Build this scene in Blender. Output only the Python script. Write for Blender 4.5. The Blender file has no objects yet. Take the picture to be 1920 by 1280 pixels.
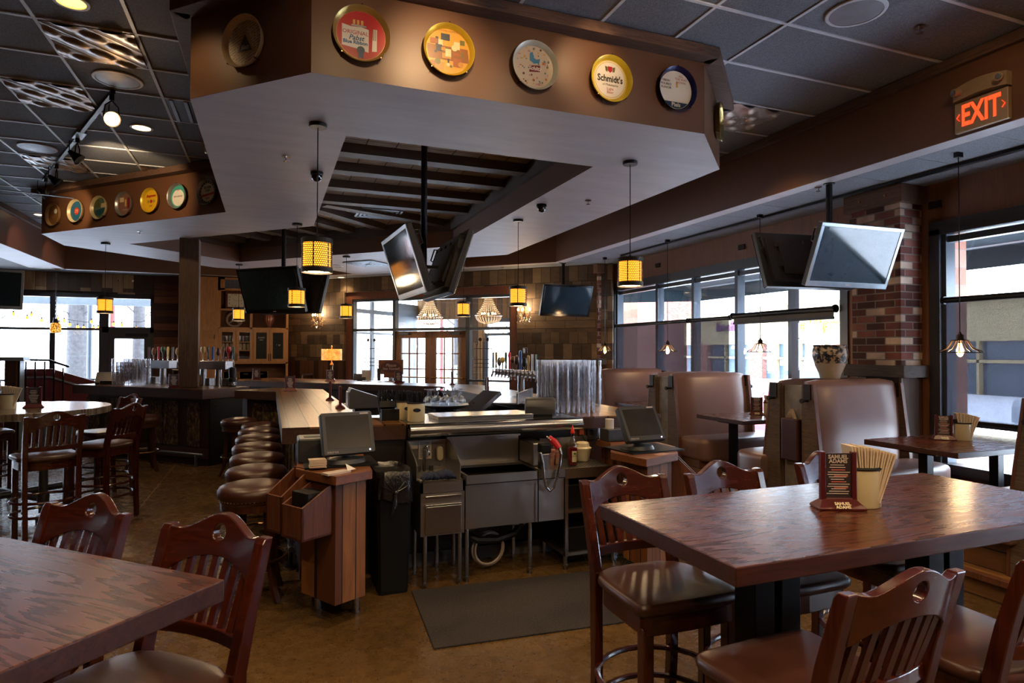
import bpy, bmesh, math, random
from math import sin, cos, pi, radians as rad, hypot, atan2
from mathutils import Vector, Matrix
C = bpy.context.scene.collection
SC = bpy.context.scene
rnd = random.Random(7)

# ---------------------------------------------------------------- camera
cd = bpy.data.cameras.new('camera'); cam = bpy.data.objects.new('camera', cd); C.objects.link(cam)
yaw, pitch, roll = rad(21.2297), rad(.8932), rad(.1535)
_f = Vector((sin(yaw)*cos(pitch), cos(yaw)*cos(pitch), sin(pitch)))
_r = Vector((cos(yaw), -sin(yaw), 0)); _u = _r.cross(_f)
_r2 = _r*cos(roll)+_u*sin(roll); _u2 = _u*cos(roll)-_r*sin(roll)
cam.matrix_world = Matrix(((_r2.x, _u2.x, -_f.x, 0), (_r2.y, _u2.y, -_f.y, 0), (_r2.z, _u2.z, -_f.z, 1.65), (0, 0, 0, 1)))
cd.sensor_width = 36; cd.lens = 1172.07/1920*36; cd.clip_start = .05; cd.clip_end = 300
SC.camera = cam

# ---------------------------------------------------------------- world, exposure, big lights
w = bpy.data.worlds.new('overcast'); SC.world = w; w.use_nodes = True
bg = w.node_tree.nodes['Background']; bg.inputs[0].default_value = (.76, .86, 1, 1); bg.inputs[1].default_value = 11.0
vs = SC.view_settings
vs.view_transform = 'Standard'; vs.look = 'None'; vs.gamma = 1; vs.use_curve_mapping = False; vs.exposure = 0.8
cy = SC.cycles
cy.use_denoising = True
cy.max_bounces = 7; cy.diffuse_bounces = 4; cy.glossy_bounces = 4; cy.transmission_bounces = 4; cy.transparent_max_bounces = 40
cy.sample_clamp_indirect = 6; cy.caustics_reflective = False; cy.caustics_refractive = False

def lamp(name, kind, loc, energy, col=(1, .72, .42), size=.1, look=None, spot=None, blend=.6, sy=None, portal=False):
    d = bpy.data.lights.new(name, kind); d.energy = energy; d.color = col
    if kind == 'AREA':
        d.size = size
        if sy: d.shape = 'RECTANGLE'; d.size_y = sy
        if portal: d.cycles.is_portal = True
    elif kind == 'SUN': d.angle = size
    else: d.shadow_soft_size = size
    if kind == 'SPOT': d.spot_size = rad(spot); d.spot_blend = blend
    o = bpy.data.objects.new(name, d); C.objects.link(o); o.location = loc
    if look is not None:
        o.rotation_euler = (Vector(look)-Vector(loc)).to_track_quat('-Z', 'Y').to_euler()
    return o

# daylight portals in the window openings: they only guide the sky's own light in
lamp('sky_portal', 'AREA', (6.3, 7.7, 1.7), 1, size=5, sy=2.3, look=(0, 7.7, 1.7), portal=True)
lamp('sky_portal', 'AREA', (6.3, 1.0, 1.7), 1, size=6.2, sy=2.3, look=(0, 1.0, 1.7), portal=True)
lamp('sky_portal', 'AREA', (-6.6, 16.2, 1.8), 1, size=8, sy=2.2, look=(-6.6, 0, 1.8), portal=True)
lamp('sky_portal', 'AREA', (3.3, 13.4, 1.5), 1, size=4, sy=2.8, look=(0, 10.1, 1.5), portal=True)

# ---------------------------------------------------------------- mesh builder
class B:
    def __init__(s): s.bm = bmesh.new(); s.M = Matrix.Identity(4)
    def at(s, loc=(0, 0, 0), rz=0, rx=0, ry=0):
        s.M = Matrix.Translation(loc) @ Matrix.Rotation(rz, 4, 'Z') @ Matrix.Rotation(ry, 4, 'Y') @ Matrix.Rotation(rx, 4, 'X'); return s
    def v(s, *p): return s.bm.verts.new(s.M @ Vector(p))
    def f(s, vs):
        try: return s.bm.faces.new(vs)
        except ValueError: return None
    def box(s, x0, x1, y0, y1, z0, z1):
        V = [s.v(x, y, z) for z in (z0, z1) for x, y in ((x0, y0), (x1, y0), (x1, y1), (x0, y1))]
        for q in ((3, 2, 1, 0), (4, 5, 6, 7), (0, 1, 5, 4), (1, 2, 6, 5), (2, 3, 7, 6), (3, 0, 4, 7)): s.f([V[i] for i in q])
        return s
    def cbox(s, x, y, z, sx, sy, sz): return s.box(x-sx/2, x+sx/2, y-sy/2, y+sy/2, z-sz/2, z+sz/2)
    def bar(s, p, q, a, b, up=(0, 0, 1)):
        p, q = Vector(p), Vector(q); d = (q-p).normalized(); u = Vector(up)
        if abs(d.dot(u)) > .98: u = Vector((0, 1, 0))
        x = d.cross(u).normalized(); y = x.cross(d)
        V = [s.v(*(e+x*i*a/2+y*j*b/2)) for e in (p, q) for i, j in ((-1, -1), (1, -1), (1, 1), (-1, 1))]
        for k in ((3, 2, 1, 0), (4, 5, 6, 7), (0, 1, 5, 4), (1, 2, 6, 5), (2, 3, 7, 6), (3, 0, 4, 7)): s.f([V[i] for i in k])
        return s
    def prism(s, poly, z0, z1):
        a = [s.v(x, y, z0) for x, y in poly]; b = [s.v(x, y, z1) for x, y in poly]; n = len(poly)
        s.f(a[::-1]); s.f(b)
        for i in range(n): s.f([a[i], a[(i+1) % n], b[(i+1) % n], b[i]])
        return s
    def quad(s, *ps): s.f([s.v(*p) for p in ps]); return s
    def rings(s, R, closed=True, caps=(1, 1)):
        for r0, r1 in zip(R, R[1:]):
            n = len(r0)
            for i in range(n if closed else n-1): s.f([r0[i], r0[(i+1) % n], r1[(i+1) % n], r1[i]])
        if caps[0]: s.f(R[0][::-1])
        if caps[1]: s.f(R[-1])
        return s
    def lathe(s, prof, n=24, o=(0, 0, 0), caps=(1, 1), sx=1, sy=1):
        R = [[s.v(o[0]+r*cos(2*pi*i/n)*sx, o[1]+r*sin(2*pi*i/n)*sy, o[2]+z) for i in range(n)] for r, z in prof]
        return s.rings(R, True, caps)
    def cyl(s, p, q, r0, r1=None, n=12, caps=(1, 1)):
        r1 = r0 if r1 is None else r1; p, q = Vector(p), Vector(q); d = (q-p).normalized()
        u = Vector((0, 0, 1)) if abs(d.z) < .95 else Vector((1, 0, 0)); x = d.cross(u).normalized(); y = d.cross(x)
        R = [[s.v(*(e+(x*cos(2*pi*i/n)-y*sin(2*pi*i/n))*r)) for i in range(n)] for e, r in ((p, r0), (q, r1))]
        return s.rings(R, True, caps)
    def tube(s, pts, r, n=8, closed=False, caps=(1, 1)):
        P = [Vector(p) for p in pts]; R = []; m = len(P); px = None
        for i, p in enumerate(P):
            a = P[(i-1) % m] if closed or i else p; b = P[(i+1) % m] if closed or i < m-1 else p
            d = (b-a).normalized()
            if px is None: px = d.cross(Vector((0, 0, 1)) if abs(d.z) < .9 else Vector((1, 0, 0))).normalized()
            else: px = (px-d*px.dot(d)).normalized()
            y = d.cross(px); rr = r[i] if isinstance(r, (list, tuple)) else r
            R.append([s.v(*(p+(px*cos(2*pi*k/n)+y*sin(2*pi*k/n))*rr)) for k in range(n)])
        if closed:
            R.append(R[0]); return s.rings(R, True, (0, 0))
        return s.rings(R, True, caps)
    def ball(s, c, r, n=12, m=8, sx=1, sy=1, sz=1):
        R = [[s.v(c[0]+r*sx*sin(pi*j/m)*cos(2*pi*i/n), c[1]+r*sy*sin(pi*j/m)*sin(2*pi*i/n), c[2]-r*sz*cos(pi*j/m)) for i in range(n)] for j in range(1, m)]
        b = s.v(c[0], c[1], c[2]-r*sz); t = s.v(c[0], c[1], c[2]+r*sz); k = len(R)-1
        for i in range(n):
            s.f([b, R[0][(i+1) % n], R[0][i]]); s.f([t, R[k][i], R[k][(i+1) % n]])
        return s.rings(R, True, (0, 0))
    def pad(s, poly, z0, z1, r=.02, dome=.0, n=3):
        """a soft cushion: outline with rounded top and bottom rims"""
        cx = sum(p[0] for p in poly)/len(poly); cy_ = sum(p[1] for p in poly)/len(poly); R = []
        def ring(ins, z):
            o = []
            for x, y in poly:
                l = hypot(x-cx, y-cy_); k = (l-ins)/l
                o.append(s.v(cx+(x-cx)*k, cy_+(y-cy_)*k, z))
            return o
        for i in range(n+1): a = pi/2*i/n; R.append(ring(r*(1-sin(a)), z0+r*(1-cos(a))))
        for i in range(n+1): a = pi/2*i/n; R.append(ring(r*(1-cos(a)), z1-r+r*sin(a)))
        if dome:
            rm = min(hypot(x-cx, y-cy_) for x, y in poly)
            for t in (.3, .6, .85): R.append(ring(r+(rm-r)*t, z1+dome*(1-(1-t)**2)))
        return s.rings(R)
    def ob(s, name, mat, parent=None, smooth=False, bevel=0, seg=2, ang=35):
        me = bpy.data.meshes.new(name); bmesh.ops.recalc_face_normals(s.bm, faces=s.bm.faces[:]); s.bm.to_mesh(me); s.bm.free()
        o = bpy.data.objects.new(name, me); C.objects.link(o)
        for m in (mat if isinstance(mat, (list, tuple)) else [mat]): me.materials.append(m)
        if parent: o.parent = parent
        if smooth:
            me.polygons.foreach_set('use_smooth', [True]*len(me.polygons)); me.set_sharp_from_angle(angle=rad(ang))
        if bevel:
            b = o.modifiers.new('bevel', 'BEVEL'); b.width = bevel; b.segments = seg; b.limit_method = 'ANGLE'; b.angle_limit = rad(40)
        return o
def tag(o, label=None, cat=None, group=None, kind=None):
    if label: o['label'] = label
    if cat: o['category'] = cat
    if group: o['group'] = group
    if kind: o['kind'] = kind
    return o
def T(name, label, cat, loc=(0, 0, 0), rz=0, group=None):
    o = bpy.data.objects.new(name, None); C.objects.link(o); o.location = loc; o.rotation_euler = (0, 0, rz); o.empty_display_size = .1
    return tag(o, label, cat, group)
KIDS = {}
def dup(o, loc, rz=None, label=None, group=None, parent=None):
    c = o.copy(); C.objects.link(c)
    if parent is not None: c.parent = parent
    else:
        c.location = loc
        if rz is not None: c.rotation_euler = (0, 0, rz)
        if label: c['label'] = label
        if group: c['group'] = group
    for ch in [x for x in bpy.data.objects if x.parent == o] if o not in KIDS else KIDS[o]: dup(ch, None, parent=c)
    return c
def freeze(o):
    """remember the children of a model that will be copied many times"""
    KIDS[o] = [x for x in bpy.data.objects if x.parent == o]
    for k in KIDS[o]: freeze(k)
    return o
def S(o): o['kind'] = 'structure'; return o
def text(s, size, mat, parent=None, loc=(0, 0, 0), rot=(0, 0, 0), depth=.001, name='lettering', align='CENTER', sx=1, shear=0, bold=0):
    cu = bpy.data.curves.new(name, 'FONT'); cu.body = s; cu.size = size; cu.extrude = depth; cu.align_x = align; cu.align_y = 'CENTER'; cu.resolution_u = 2; cu.shear = shear; cu.offset = bold
    t = bpy.data.objects.new('tmp', cu); me = bpy.data.meshes.new_from_object(t); bpy.data.objects.remove(t); bpy.data.curves.remove(cu)
    if sx != 1:
        for v in me.vertices: v.co.x *= sx
    me.materials.clear(); me.materials.append(mat); me.name = name
    o = bpy.data.objects.new(name, me); C.objects.link(o); o.location = loc; o.rotation_euler = rot
    if parent: o.parent = parent
    return o

# ---------------------------------------------------------------- materials
def lin(c):
    if isinstance(c, str):
        c = c.lstrip('#'); c = [int(c[i:i+2], 16)/255 for i in (0, 2, 4)]
        c = [x/12.92 if x <= .04045 else ((x+.055)/1.055)**2.4 for x in c]
    return (c[0], c[1], c[2], 1)
class N:
    def __init__(s, name):
        s.m = bpy.data.materials.new(name); s.m.use_nodes = True; s.t = s.m.node_tree; s.b = s.t.nodes['Principled BSDF']; s.out = s.t.nodes['Material Output']
    def n(s, kind, props=None, **inp):
        nd = s.t.nodes.new('ShaderNode'+kind)
        for k, v in (props or {}).items(): setattr(nd, k, v)
        for k, v in inp.items(): s.set(nd, k, v)
        return nd
    def set(s, nd, k, v):
        i = nd.inputs[int(k[1:])] if k[0] == 'i' and k[1:].isdigit() else nd.inputs[k.replace('_', ' ')]
        if isinstance(v, bpy.types.NodeSocket): s.t.links.new(v, i)
        elif isinstance(v, bpy.types.Node): s.t.links.new(v.outputs[0], i)
        else: i.default_value = v
    def P(s, **kw):
        for k, v in kw.items(): s.set(s.b, k, v)
        return s
    def math(s, op, a, b=0, c=0): return s.n('Math', {'operation': op}, i0=a, i1=b, i2=c).outputs[0]
    def co(s, kind='Object'): return s.n('TexCoord').outputs[kind]
    def uv(s, mode):
        """flat wall coordinates: sz = along either axis, dz = along the diagonal wall"""
        x = s.n('SeparateXYZ', i0=s.co()).outputs
        if mode == 'xy': u, v = x[0], x[1]
        elif mode == 'yx': u, v = x[1], x[0]
        elif mode == 'xz': u, v = x[0], x[2]
        elif mode == 'yz': u, v = x[1], x[2]
        elif mode == 'zx': u, v = x[2], x[0]
        elif mode == 'zy': u, v = x[2], x[1]
        elif mode == 'sz': u, v = s.math('ADD', x[0], x[1]), x[2]
        elif mode == 'zs': u, v = x[2], s.math('ADD', x[0], x[1])
        elif mode == 'dz': u, v = s.math('MULTIPLY', s.math('SUBTRACT', x[0], x[1]), .7071), x[2]
        elif mode == 'zd': u, v = x[2], s.math('MULTIPLY', s.math('SUBTRACT', x[0], x[1]), .7071)
        return s.n('CombineXYZ', i0=u, i1=v, i2=0.).outputs[0]
    def noise(s, vec, scale=5, detail=4, rough=.55, dist=0, vs=None):
        if vs: vec = s.n('Mapping', Vector=vec, Scale=vs).outputs[0]
        return s.n('TexNoise', Vector=vec, Scale=scale, Detail=detail, Roughness=rough, Distortion=dist).outputs[0]
    def ramp(s, fac, stops, mode='LINEAR'):
        r = s.n('ValToRGB', Fac=fac); e = r.color_ramp.elements; r.color_ramp.interpolation = mode
        while len(e) < len(stops): e.new(.5)
        for k, (p, c) in zip(e, stops): k.position = p; k.color = lin(c)
        return r.outputs[0]
    def mix(s, fac, a, b, mode='MIX'):
        nd = s.n('Mix', {'data_type': 'RGBA', 'blend_type': mode}); s.set(nd, 'i0', fac)
        for k, v in (('i6', a), ('i7', b)): s.set(nd, k, lin(v) if isinstance(v, (str, tuple, list)) else v)
        return nd.outputs[2]
    def bump(s, h, st=.3, dist=.01, n=None):
        b = s.n('Bump', Height=h, Strength=st, Distance=dist)
        if n: s.set(b, 'Normal', n)
        return b.outputs[0]
def mat(name, col, rough=.5, metal=0, var=.12, scale=8, vs=None, bump=.05, coat=0, spec=.5, detail=4, emit=None, es=0, rv=0, bd=.003, col2=None):
    k = N(name); f = k.noise(k.co(), scale, detail, vs=vs)
    c = lin(col)[:3]; a = [max(0, x*(1-var)) for x in c]; b = lin(col2)[:3] if col2 else [min(1, x*(1+var)) for x in c]
    k.P(Base_Color=k.ramp(f, [(.3, a), (.7, b)]), Roughness=rough, Metallic=metal)
    k.b.inputs['Specular IOR Level'].default_value = spec
    if rv: k.P(Roughness=k.math('MULTIPLY_ADD', f, rv*2, rough-rv))
    if bump: k.P(Normal=k.bump(f, bump, bd))
    if coat: k.P(Coat_Weight=coat, Coat_Roughness=.08)
    if emit: k.P(Emission_Color=lin(emit), Emission_Strength=es)
    return k.m
def wood(name, dark, light, axis='x', rough=.35, sc=1., coat=0, bump=.12, spec=.5, dings=0):
    """long grain along an object axis"""
    k = N(name); st = {'x': (1.2, 16, 16), 'y': (16, 1.2, 16), 'z': (16, 16, 1.2)}[axis]
    f = k.noise(k.co(), 2.2*sc, 6, .6, 1.2, vs=st); g = k.noise(k.co(), 9*sc, 3, .6, .4, vs=st)
    h = k.math('MULTIPLY_ADD', g, .35, k.math('MULTIPLY', f, .75))
    k.P(Base_Color=k.ramp(h, [(.32, dark), (.72, light)]), Roughness=k.math('MULTIPLY_ADD', h, .2, rough-.1))
    k.b.inputs['Specular IOR Level'].default_value = spec
    k.P(Normal=k.bump(h, bump, .004))
    if coat: k.P(Coat_Weight=coat, Coat_Roughness=.12)
    return k.m
def planks(name, uv, bw, rh, stops, rough=.6, mortar=.006, bump=.5, grain=(3, 40), off=.37, spec=.4, mcol='120c09', sq=1, fr=2, var=.45):
    """boards, shingles or bricks: one random tint per piece plus grain"""
    k = N(name); u = k.uv(uv)
    b = k.n('TexBrick', {'offset': off, 'offset_frequency': 2, 'squash': sq, 'squash_frequency': fr}, Vector=u, Color1=(0, 0, 0, 1), Color2=(1, 1, 1, 1), Mortar=(.5, .5, .5, 1), Scale=1., Mortar_Size=mortar, Mortar_Smooth=.1, Bias=0., Brick_Width=bw, Row_Height=rh)
    g = k.noise(u, 1, 6, .65, .6, vs=(grain[0], grain[1], 1)); big = k.noise(u, 1.3, 3)
    id_ = k.math('ADD', b.outputs[0], k.math('MULTIPLY', k.math('SUBTRACT', big, .5), .5))
    c = k.ramp(id_, stops); c = k.mix(1., c, k.ramp(g, [(.25, (1-var,)*3), (.75, (1+var*.4,)*3)]), 'MULTIPLY'); c = k.mix(b.outputs[1], c, mcol)
    h = k.math('SUBTRACT', k.math('MULTIPLY_ADD', b.outputs[0], .5, k.math('MULTIPLY', g, .35)), k.math('MULTIPLY', b.outputs[1], 1.2))
    k.P(Base_Color=c, Roughness=rough, Normal=k.bump(h, bump, .012)); k.b.inputs['Specular IOR Level'].default_value = spec
    return k.m
def emis(name, col, st, base=None):
    k = N(name); k.P(Base_Color=lin(base or col), Emission_Color=lin(col), Emission_Strength=st, Roughness=.5); return k.m
def glassy(name, tint=(1, 1, 1), gloss=.1, rough=.02, edge=.6):
    """thin clear sheet: lets light straight through, mirrors more at grazing angles"""
    k = N(name); tr = k.n('BsdfTransparent', Color=lin(tint)); gl = k.n('BsdfGlossy', Roughness=rough, Color=(1, 1, 1, 1))
    lw = k.n('LayerWeight', Blend=.35); f = k.math('MULTIPLY_ADD', lw.outputs[1], edge, gloss)
    k.t.links.new(k.n('MixShader', i0=f, i1=tr, i2=gl).outputs[0], k.out.inputs[0]); return k.m
# ================================================================ materials of the place
m_tile = mat('ceiling_tile', '74767e', .9, var=.35, scale=140, bump=.25, detail=2)
m_tbar = mat('grid_bar', 'ccced4', .45, bump=0)
m_soffit = mat('soffit_board', 'a39a9c', .55, var=.08, scale=1.6, vs=(1, 4, 1), bump=.05)
m_bronze = mat('bronze_paint', '5e3d28', .42, var=.06, scale=120, bump=.12, bd=.002, spec=.55)
m_rough = wood('rough_sawn_trim', '2a1a12', '6a4a38', 'x', .75, 1.4, bump=.4)
m_roughd = wood('rough_sawn_trim_diag', '2a1a12', '6a4a38', 'x', .75, 1.4, bump=.4)
m_roughy = wood('rough_sawn_trim_side', '2a1a12', '6a4a38', 'y', .75, 1.4, bump=.4)
m_beam = wood('ceiling_beam_wood', '20140d', '46301f', 'x', .6, 1.2, bump=.3)
m_dark = mat('dark_recess', '1c1512', .8, bump=0)
k = N('pressed_tin_ceiling'); c = k.uv('xy')
br = k.n('TexBrick', {'offset': 0.}, Vector=c, Color1=(.4, .4, .4, 1), Color2=(.6, .6, .6, 1), Mortar=(0, 0, 0, 1), Scale=1., Mortar_Size=.006, Brick_Width=.3, Row_Height=.3)
wv = k.n('TexWave', {'wave_type': 'RINGS', 'rings_direction': 'Z'}, Vector=k.n('Mapping', Vector=c, Scale=(1, .6, 1)).outputs[0], Scale=1.9, Distortion=1.5, Detail=1.)
ns = k.noise(c, 9, 4, .6, vs=(.5, 3, 1))
k.P(Base_Color=k.mix(br.outputs[1], k.ramp(ns, [(.3, '8f8276'), (.7, 'dccfc0')]), '2a1a12'), Roughness=.45, Metallic=.1, Normal=k.bump(k.math('ADD', k.math('MULTIPLY', wv.outputs[1], .6), k.math('MULTIPLY', br.outputs[1], -1.5)), .5, .02))
m_tin = k.m
m_tinp = mat('pressed_tin_panel', '8a7668', .35, .6, var=.25, scale=14, bump=.1)
# concrete floor: stained, speckled, waxed
k = N('polished_concrete'); o_ = k.co(); big = k.noise(o_, .9, 5, .6, .5); sp = k.noise(o_, 60, 3, .7); fine = k.noise(o_, 14, 4, .6)
base = k.ramp(k.math('MULTIPLY_ADD', fine, .4, k.math('MULTIPLY', big, .7)), [(.3, '3e2e1b'), (.55, '584124'), (.8, '6e5430')])
k.P(Base_Color=k.mix(k.ramp(sp, [(.3, (1, 1, 1)), (.42, (0, 0, 0))]), base, '1f160c'), Roughness=k.math('MULTIPLY_ADD', fine, .22, .16), Normal=k.bump(sp, .03, .002)); m_floor = k.m
m_shingle = planks('reclaimed_shingle', 'dz', .19, .30, [(.1, '43352a'), (.4, '574636'), (.6, '66533f'), (.9, '79644c')], .75, .004, .8, (3, 6), var=.4)
m_shinglew = planks('wide_shingle', 'dz', .62, .15, [(.2, '46372a'), (.5, '5a4838'), (.8, '705a42')], .75, .004, .8, (3, 12), var=.4)
m_wains = planks('dark_wainscot', 'dz', .14, 1.6, [(.2, '2a150c'), (.6, '4a2a18'), (.8, '5c3a22')], .6, .004, .5, (14, 2))
m_barn = planks('barn_board', 'zx', 3, .2, [(.2, '34251a'), (.45, '54402e'), (.6, '6a5440'), (.85, '8a7355')], .75, .004, .6, (2, 22))
m_barnh = planks('barn_board_level', 'xz', 2.4, .15, [(.2, '32190f'), (.5, '55301f'), (.8, '6d432a')], .7, .004, .6, (2, 22))
m_brick = planks('old_brick', 'sz', .215, .075, [(.15, '3e1c18'), (.45, '5c2c25'), (.65, '6d3a30'), (.78, '7a4a40'), (.86, 'a58c7c'), (1, 'b8a392')], .85, .006, .8, (9, 9), off=.5, mcol='6a625a', var=.3)
m_extbrick = planks('outside_block', 'sz', .40, .2, [(.2, 'a87462'), (.8, 'b98473')], .9, .006, .4, (9, 9), off=.5, mcol='8d8078', var=.15)
m_panel = wood('stained_panel', '55301a', '744726', 'z', .55, .8, bump=.05)
m_wframe = wood('black_stained_frame', '16161a', '2c2c34', 'z', .4, 1.2, bump=.15)
m_alu = mat('grey_window_metal', '3e444c', .35, .5, bump=0, var=.03)
m_glass = glassy('window_glass', (.97, .99, 1), .02, .02, .25)
m_wall = mat('wall_paint', '6b4530', .7, bump=.05)
m_steelblk = mat('black_steel', '131316', .42, .6, bump=.05, var=.1)
k = N('roller_shade'); u = k.uv('yz')
th = k.n('TexBrick', {'offset': 0.}, Vector=u, Color1=(1, 1, 1, 1), Color2=(1, 1, 1, 1), Mortar=(0, 0, 0, 1), Scale=1., Mortar_Size=.0015, Brick_Width=.008, Row_Height=.008)
df = k.n('BsdfDiffuse', Color=k.ramp(k.noise(u, 3, 5, .7, vs=(30, 1, 1)), [(.3, '34343a'), (.7, '504e54')])); tl = k.n('BsdfTranslucent', Color=lin('46464e')); tr = k.n('BsdfTransparent', Color=(.9, .92, 1, 1))
k.t.links.new(k.n('MixShader', i0=.26, i1=k.n('MixShader', i0=.10, i1=df, i2=tl), i2=tr).outputs[0], k.out.inputs[0]); m_shade = k.m

# ================================================================ the room
ISL = [(-.5, 4.6), (.22, 3.89), (3.08, 3.89), (3.81, 4.6), (3.81, 10.04), (2.82, 11.03), (3.62, 11.83), (1.66, 13.79), (.86, 12.99), (.02, 13.83), (-1.0, 13.83), (-3.05, 11.8), (-3.05, 10.75), (-.5, 8.22)]
COF = [(.54, 4.95), (2.70, 4.95), (2.70, 9.55), (-.53, 12.78), (-2.05, 11.26), (.54, 8.7)]
RING = [(4.95, -4), (4.95, 10.5), (.25, 15.2), (-3.91, 15.2), (-3.91, -4)]
ROOM = [(-9, -4), (6.1, -4), (6.1, 10.35), (.45, 16.0), (-9, 16.0)]
HI, LO = 3.94, 3.31
S(B().prism(ROOM, -.1, 0).ob('floor', m_floor))
g_ = B(); [g_.prism([(-1.254, 2), (-1.246, 2), (-1.246, 10.2), (-1.254, 10.2)], 0, .0006), g_.prism([(-1.25, 4.79), (-.2, 4.79), (-.2, 4.797), (-1.25, 4.797)], 0, .0006)]
S(g_.ob('floor_joint', mat('joint_filler', '8a6138', .6)))
S(B().prism([(-3.95, -4), (4.99, -4), (4.99, 10.52), (.27, 15.24), (-3.95, 15.24)], HI, HI+.05).ob('ceiling', m_tile))
# suspended ceiling bars
gb = B(); G = .6096; bw = .012
for i in range(-6, 9):
    x = -.668*2.29+i*G+.003
    if -3.9 < x < 4.94: gb.box(x-bw, x+bw, -4, min(15.19, 15.44-x), HI-.008, HI+.01)
for j in range(-15, 18):
    y = 2.256*2.29+j*G
    if -4 < y < 15.1: gb.box(-3.9, min(4.94, 15.44-y), y-bw, y+bw, HI-.009, HI+.01)
S(gb.ob('ceiling_grid', m_tbar))
# low ceiling round the edge
lc = B(); lc.prism([(5.12, -4), (6.1, -4), (6.1, 10.4), (5.12, 11.3), (5.12, 10.57)], LO, LO+.06); lc.prism([(5.12, 10.57), (5.12, 11.33), (.45, 16), (.32, 16), (.32, 15.37)], LO, LO+.06)
S(lc.ob('ceiling_low', m_tile))
gb = B()
for i in range(40):
    y = -3.6+i*G
    if y < 10.9: gb.box(5.12, min(6.1, 16.4-y), y-.006, y+.006, LO-.003, LO+.01)
gb.box(5.72, 5.732, -4, 10.7, LO-.003, LO+.01)
for i in range(12):
    t = 4.9-i*.45; gb.bar((t, 15.62-t, LO), (t+.52, 15.62-t+.52, LO), .012, .008)
S(gb.ob('ceiling_grid_low', mat('grey_grid_bar', '6e6e74', .5)))
S(B().prism([(-9, 15.38), (.32, 15.38), (.32, 16), (-9, 16)], LO+.002, LO+.06).ob('ceiling_low_dark', mat('ceiling_edge_dark', '3a3838', .8)))
S(B().prism([(-9, -4), (-4.5, -4), (-4.5, 15.38), (-9, 15.38)], LO-.001, LO+.05).ob('ceiling_left_dark', wood('ceiling_left_wood', '1e1210', '38241f', 'y', .7)))
# ring of dropped bulkhead: bronze face plus a light underside strip
def strip(p, q, z0, z1, t, m, name):
    p, q = Vector(p), Vector(q); d = (q-p).normalized(); n = Vector((d.y, -d.x))
    b = B(); L = (q-p).length; b.at((p.x, p.y, 0), atan2(d.y, d.x)).box(0, L, -t if t > 0 else 0, 0 if t > 0 else -t, z0, z1)
    return S(b.ob(name, m))
for p, q in zip(RING, RING[1:]): strip(p, q, LO, HI, .16, m_bronze, 'wall_bulkhead')
for (p, q), m in zip(zip(RING, RING[1:]), (m_soffit,)*5): strip(p, q, LO-.004, LO, .6 if p[0] < -3 else .165, m, 'trim_bulkhead')
strip((4.95, -4), (4.95, 10.5), 3.85, HI-.011, -.05, m_roughy, 'trim_1'); strip((4.95, 10.5), (.25, 15.2), 3.85, HI-.011, -.05, m_roughd, 'trim_2')
strip((-3.91, 15.2), (-3.91, -4), 3.85, HI-.011, -.05, m_roughy, 'trim_3')
# island soffit over the bar
def holed(outer, inner, z):
    b = B(); es = []
    for P in (outer, inner):
        V = [b.v(x, y, z) for x, y in P]; es += [b.bm.edges.new((V[i], V[(i+1) % len(V)])) for i in range(len(V))]
    bmesh.ops.triangle_fill(b.bm, edges=es, use_beauty=True, use_dissolve=True); return b
b = holed(ISL, COF, LO); 0
S(b.ob('ceiling_soffit', m_soffit))
b = B(); n = len(ISL)
for i in range(n):
    if i == 6: continue
    p, q = ISL[i], ISL[(i+1) % n]; b.quad((*p, LO), (*q, LO), (*q, HI), (*p, HI))
S(b.ob('wall_soffit_face', m_bronze))
b = B(); n = len(COF)
for i in range(n):
    p, q = COF[i], COF[(i+1) % n]; b.quad((*p, LO), (*q, LO), (*q, 3.78), (*p, 3.78))
S(b.ob('wall_coffer_face', m_bronze))
S(B().prism([(.5, 4.9), (2.75, 4.9), (2.75, 9.6), (-.53, 12.85), (-2.13, 11.26), (.5, 8.63)], 3.74, 3.78).ob('ceiling_coffer_tin', m_tin))
for i in range(len(COF)): strip(COF[(i+1) % 6], COF[i], 3.56, 3.735, .045, m_beam, 'trim_coffer')
for y in (5.1, 5.76, 6.5, 7.17, 7.93, 8.69):
    S(B().at((1.62, y, 3.69)).cbox(0, 0, 0, 2.1, .17, .1).ob('trim_coffer_beam', m_beam))
for i in range(6):
    s_ = .36+i*.62; c0 = Vector((.54-s_*.7071, 8.7+s_*.7071)); L = 2.1
    S(B().at((c0.x+.7071*1.02, c0.y+.7071*1.02, 3.69), pi/4).cbox(0, 0, 0, 2.0, .17, .1).ob('trim_coffer_beam', m_beam))
S(B().at((1.62, 9.3, 3.69), rad(22)).cbox(0, 0, 0, 2.0, .17, .1).ob('trim_coffer_beam', m_beam))
# rough boards round the top of the soffit
for i in range(n_ := len(ISL)):
    if i in (5, 6, 7): continue
    p, q = Vector(ISL[i]), Vector(ISL[(i+1) % n_]); d = (q-p).normalized(); a_ = atan2(d.y, d.x); L = (q-p).length; e = .05
    S(B().at((p.x, p.y, 0), a_).box(-e, L+e, -.12, 0, 3.85, HI-.011).ob('trim_soffit', m_rough, bevel=.004))

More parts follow.
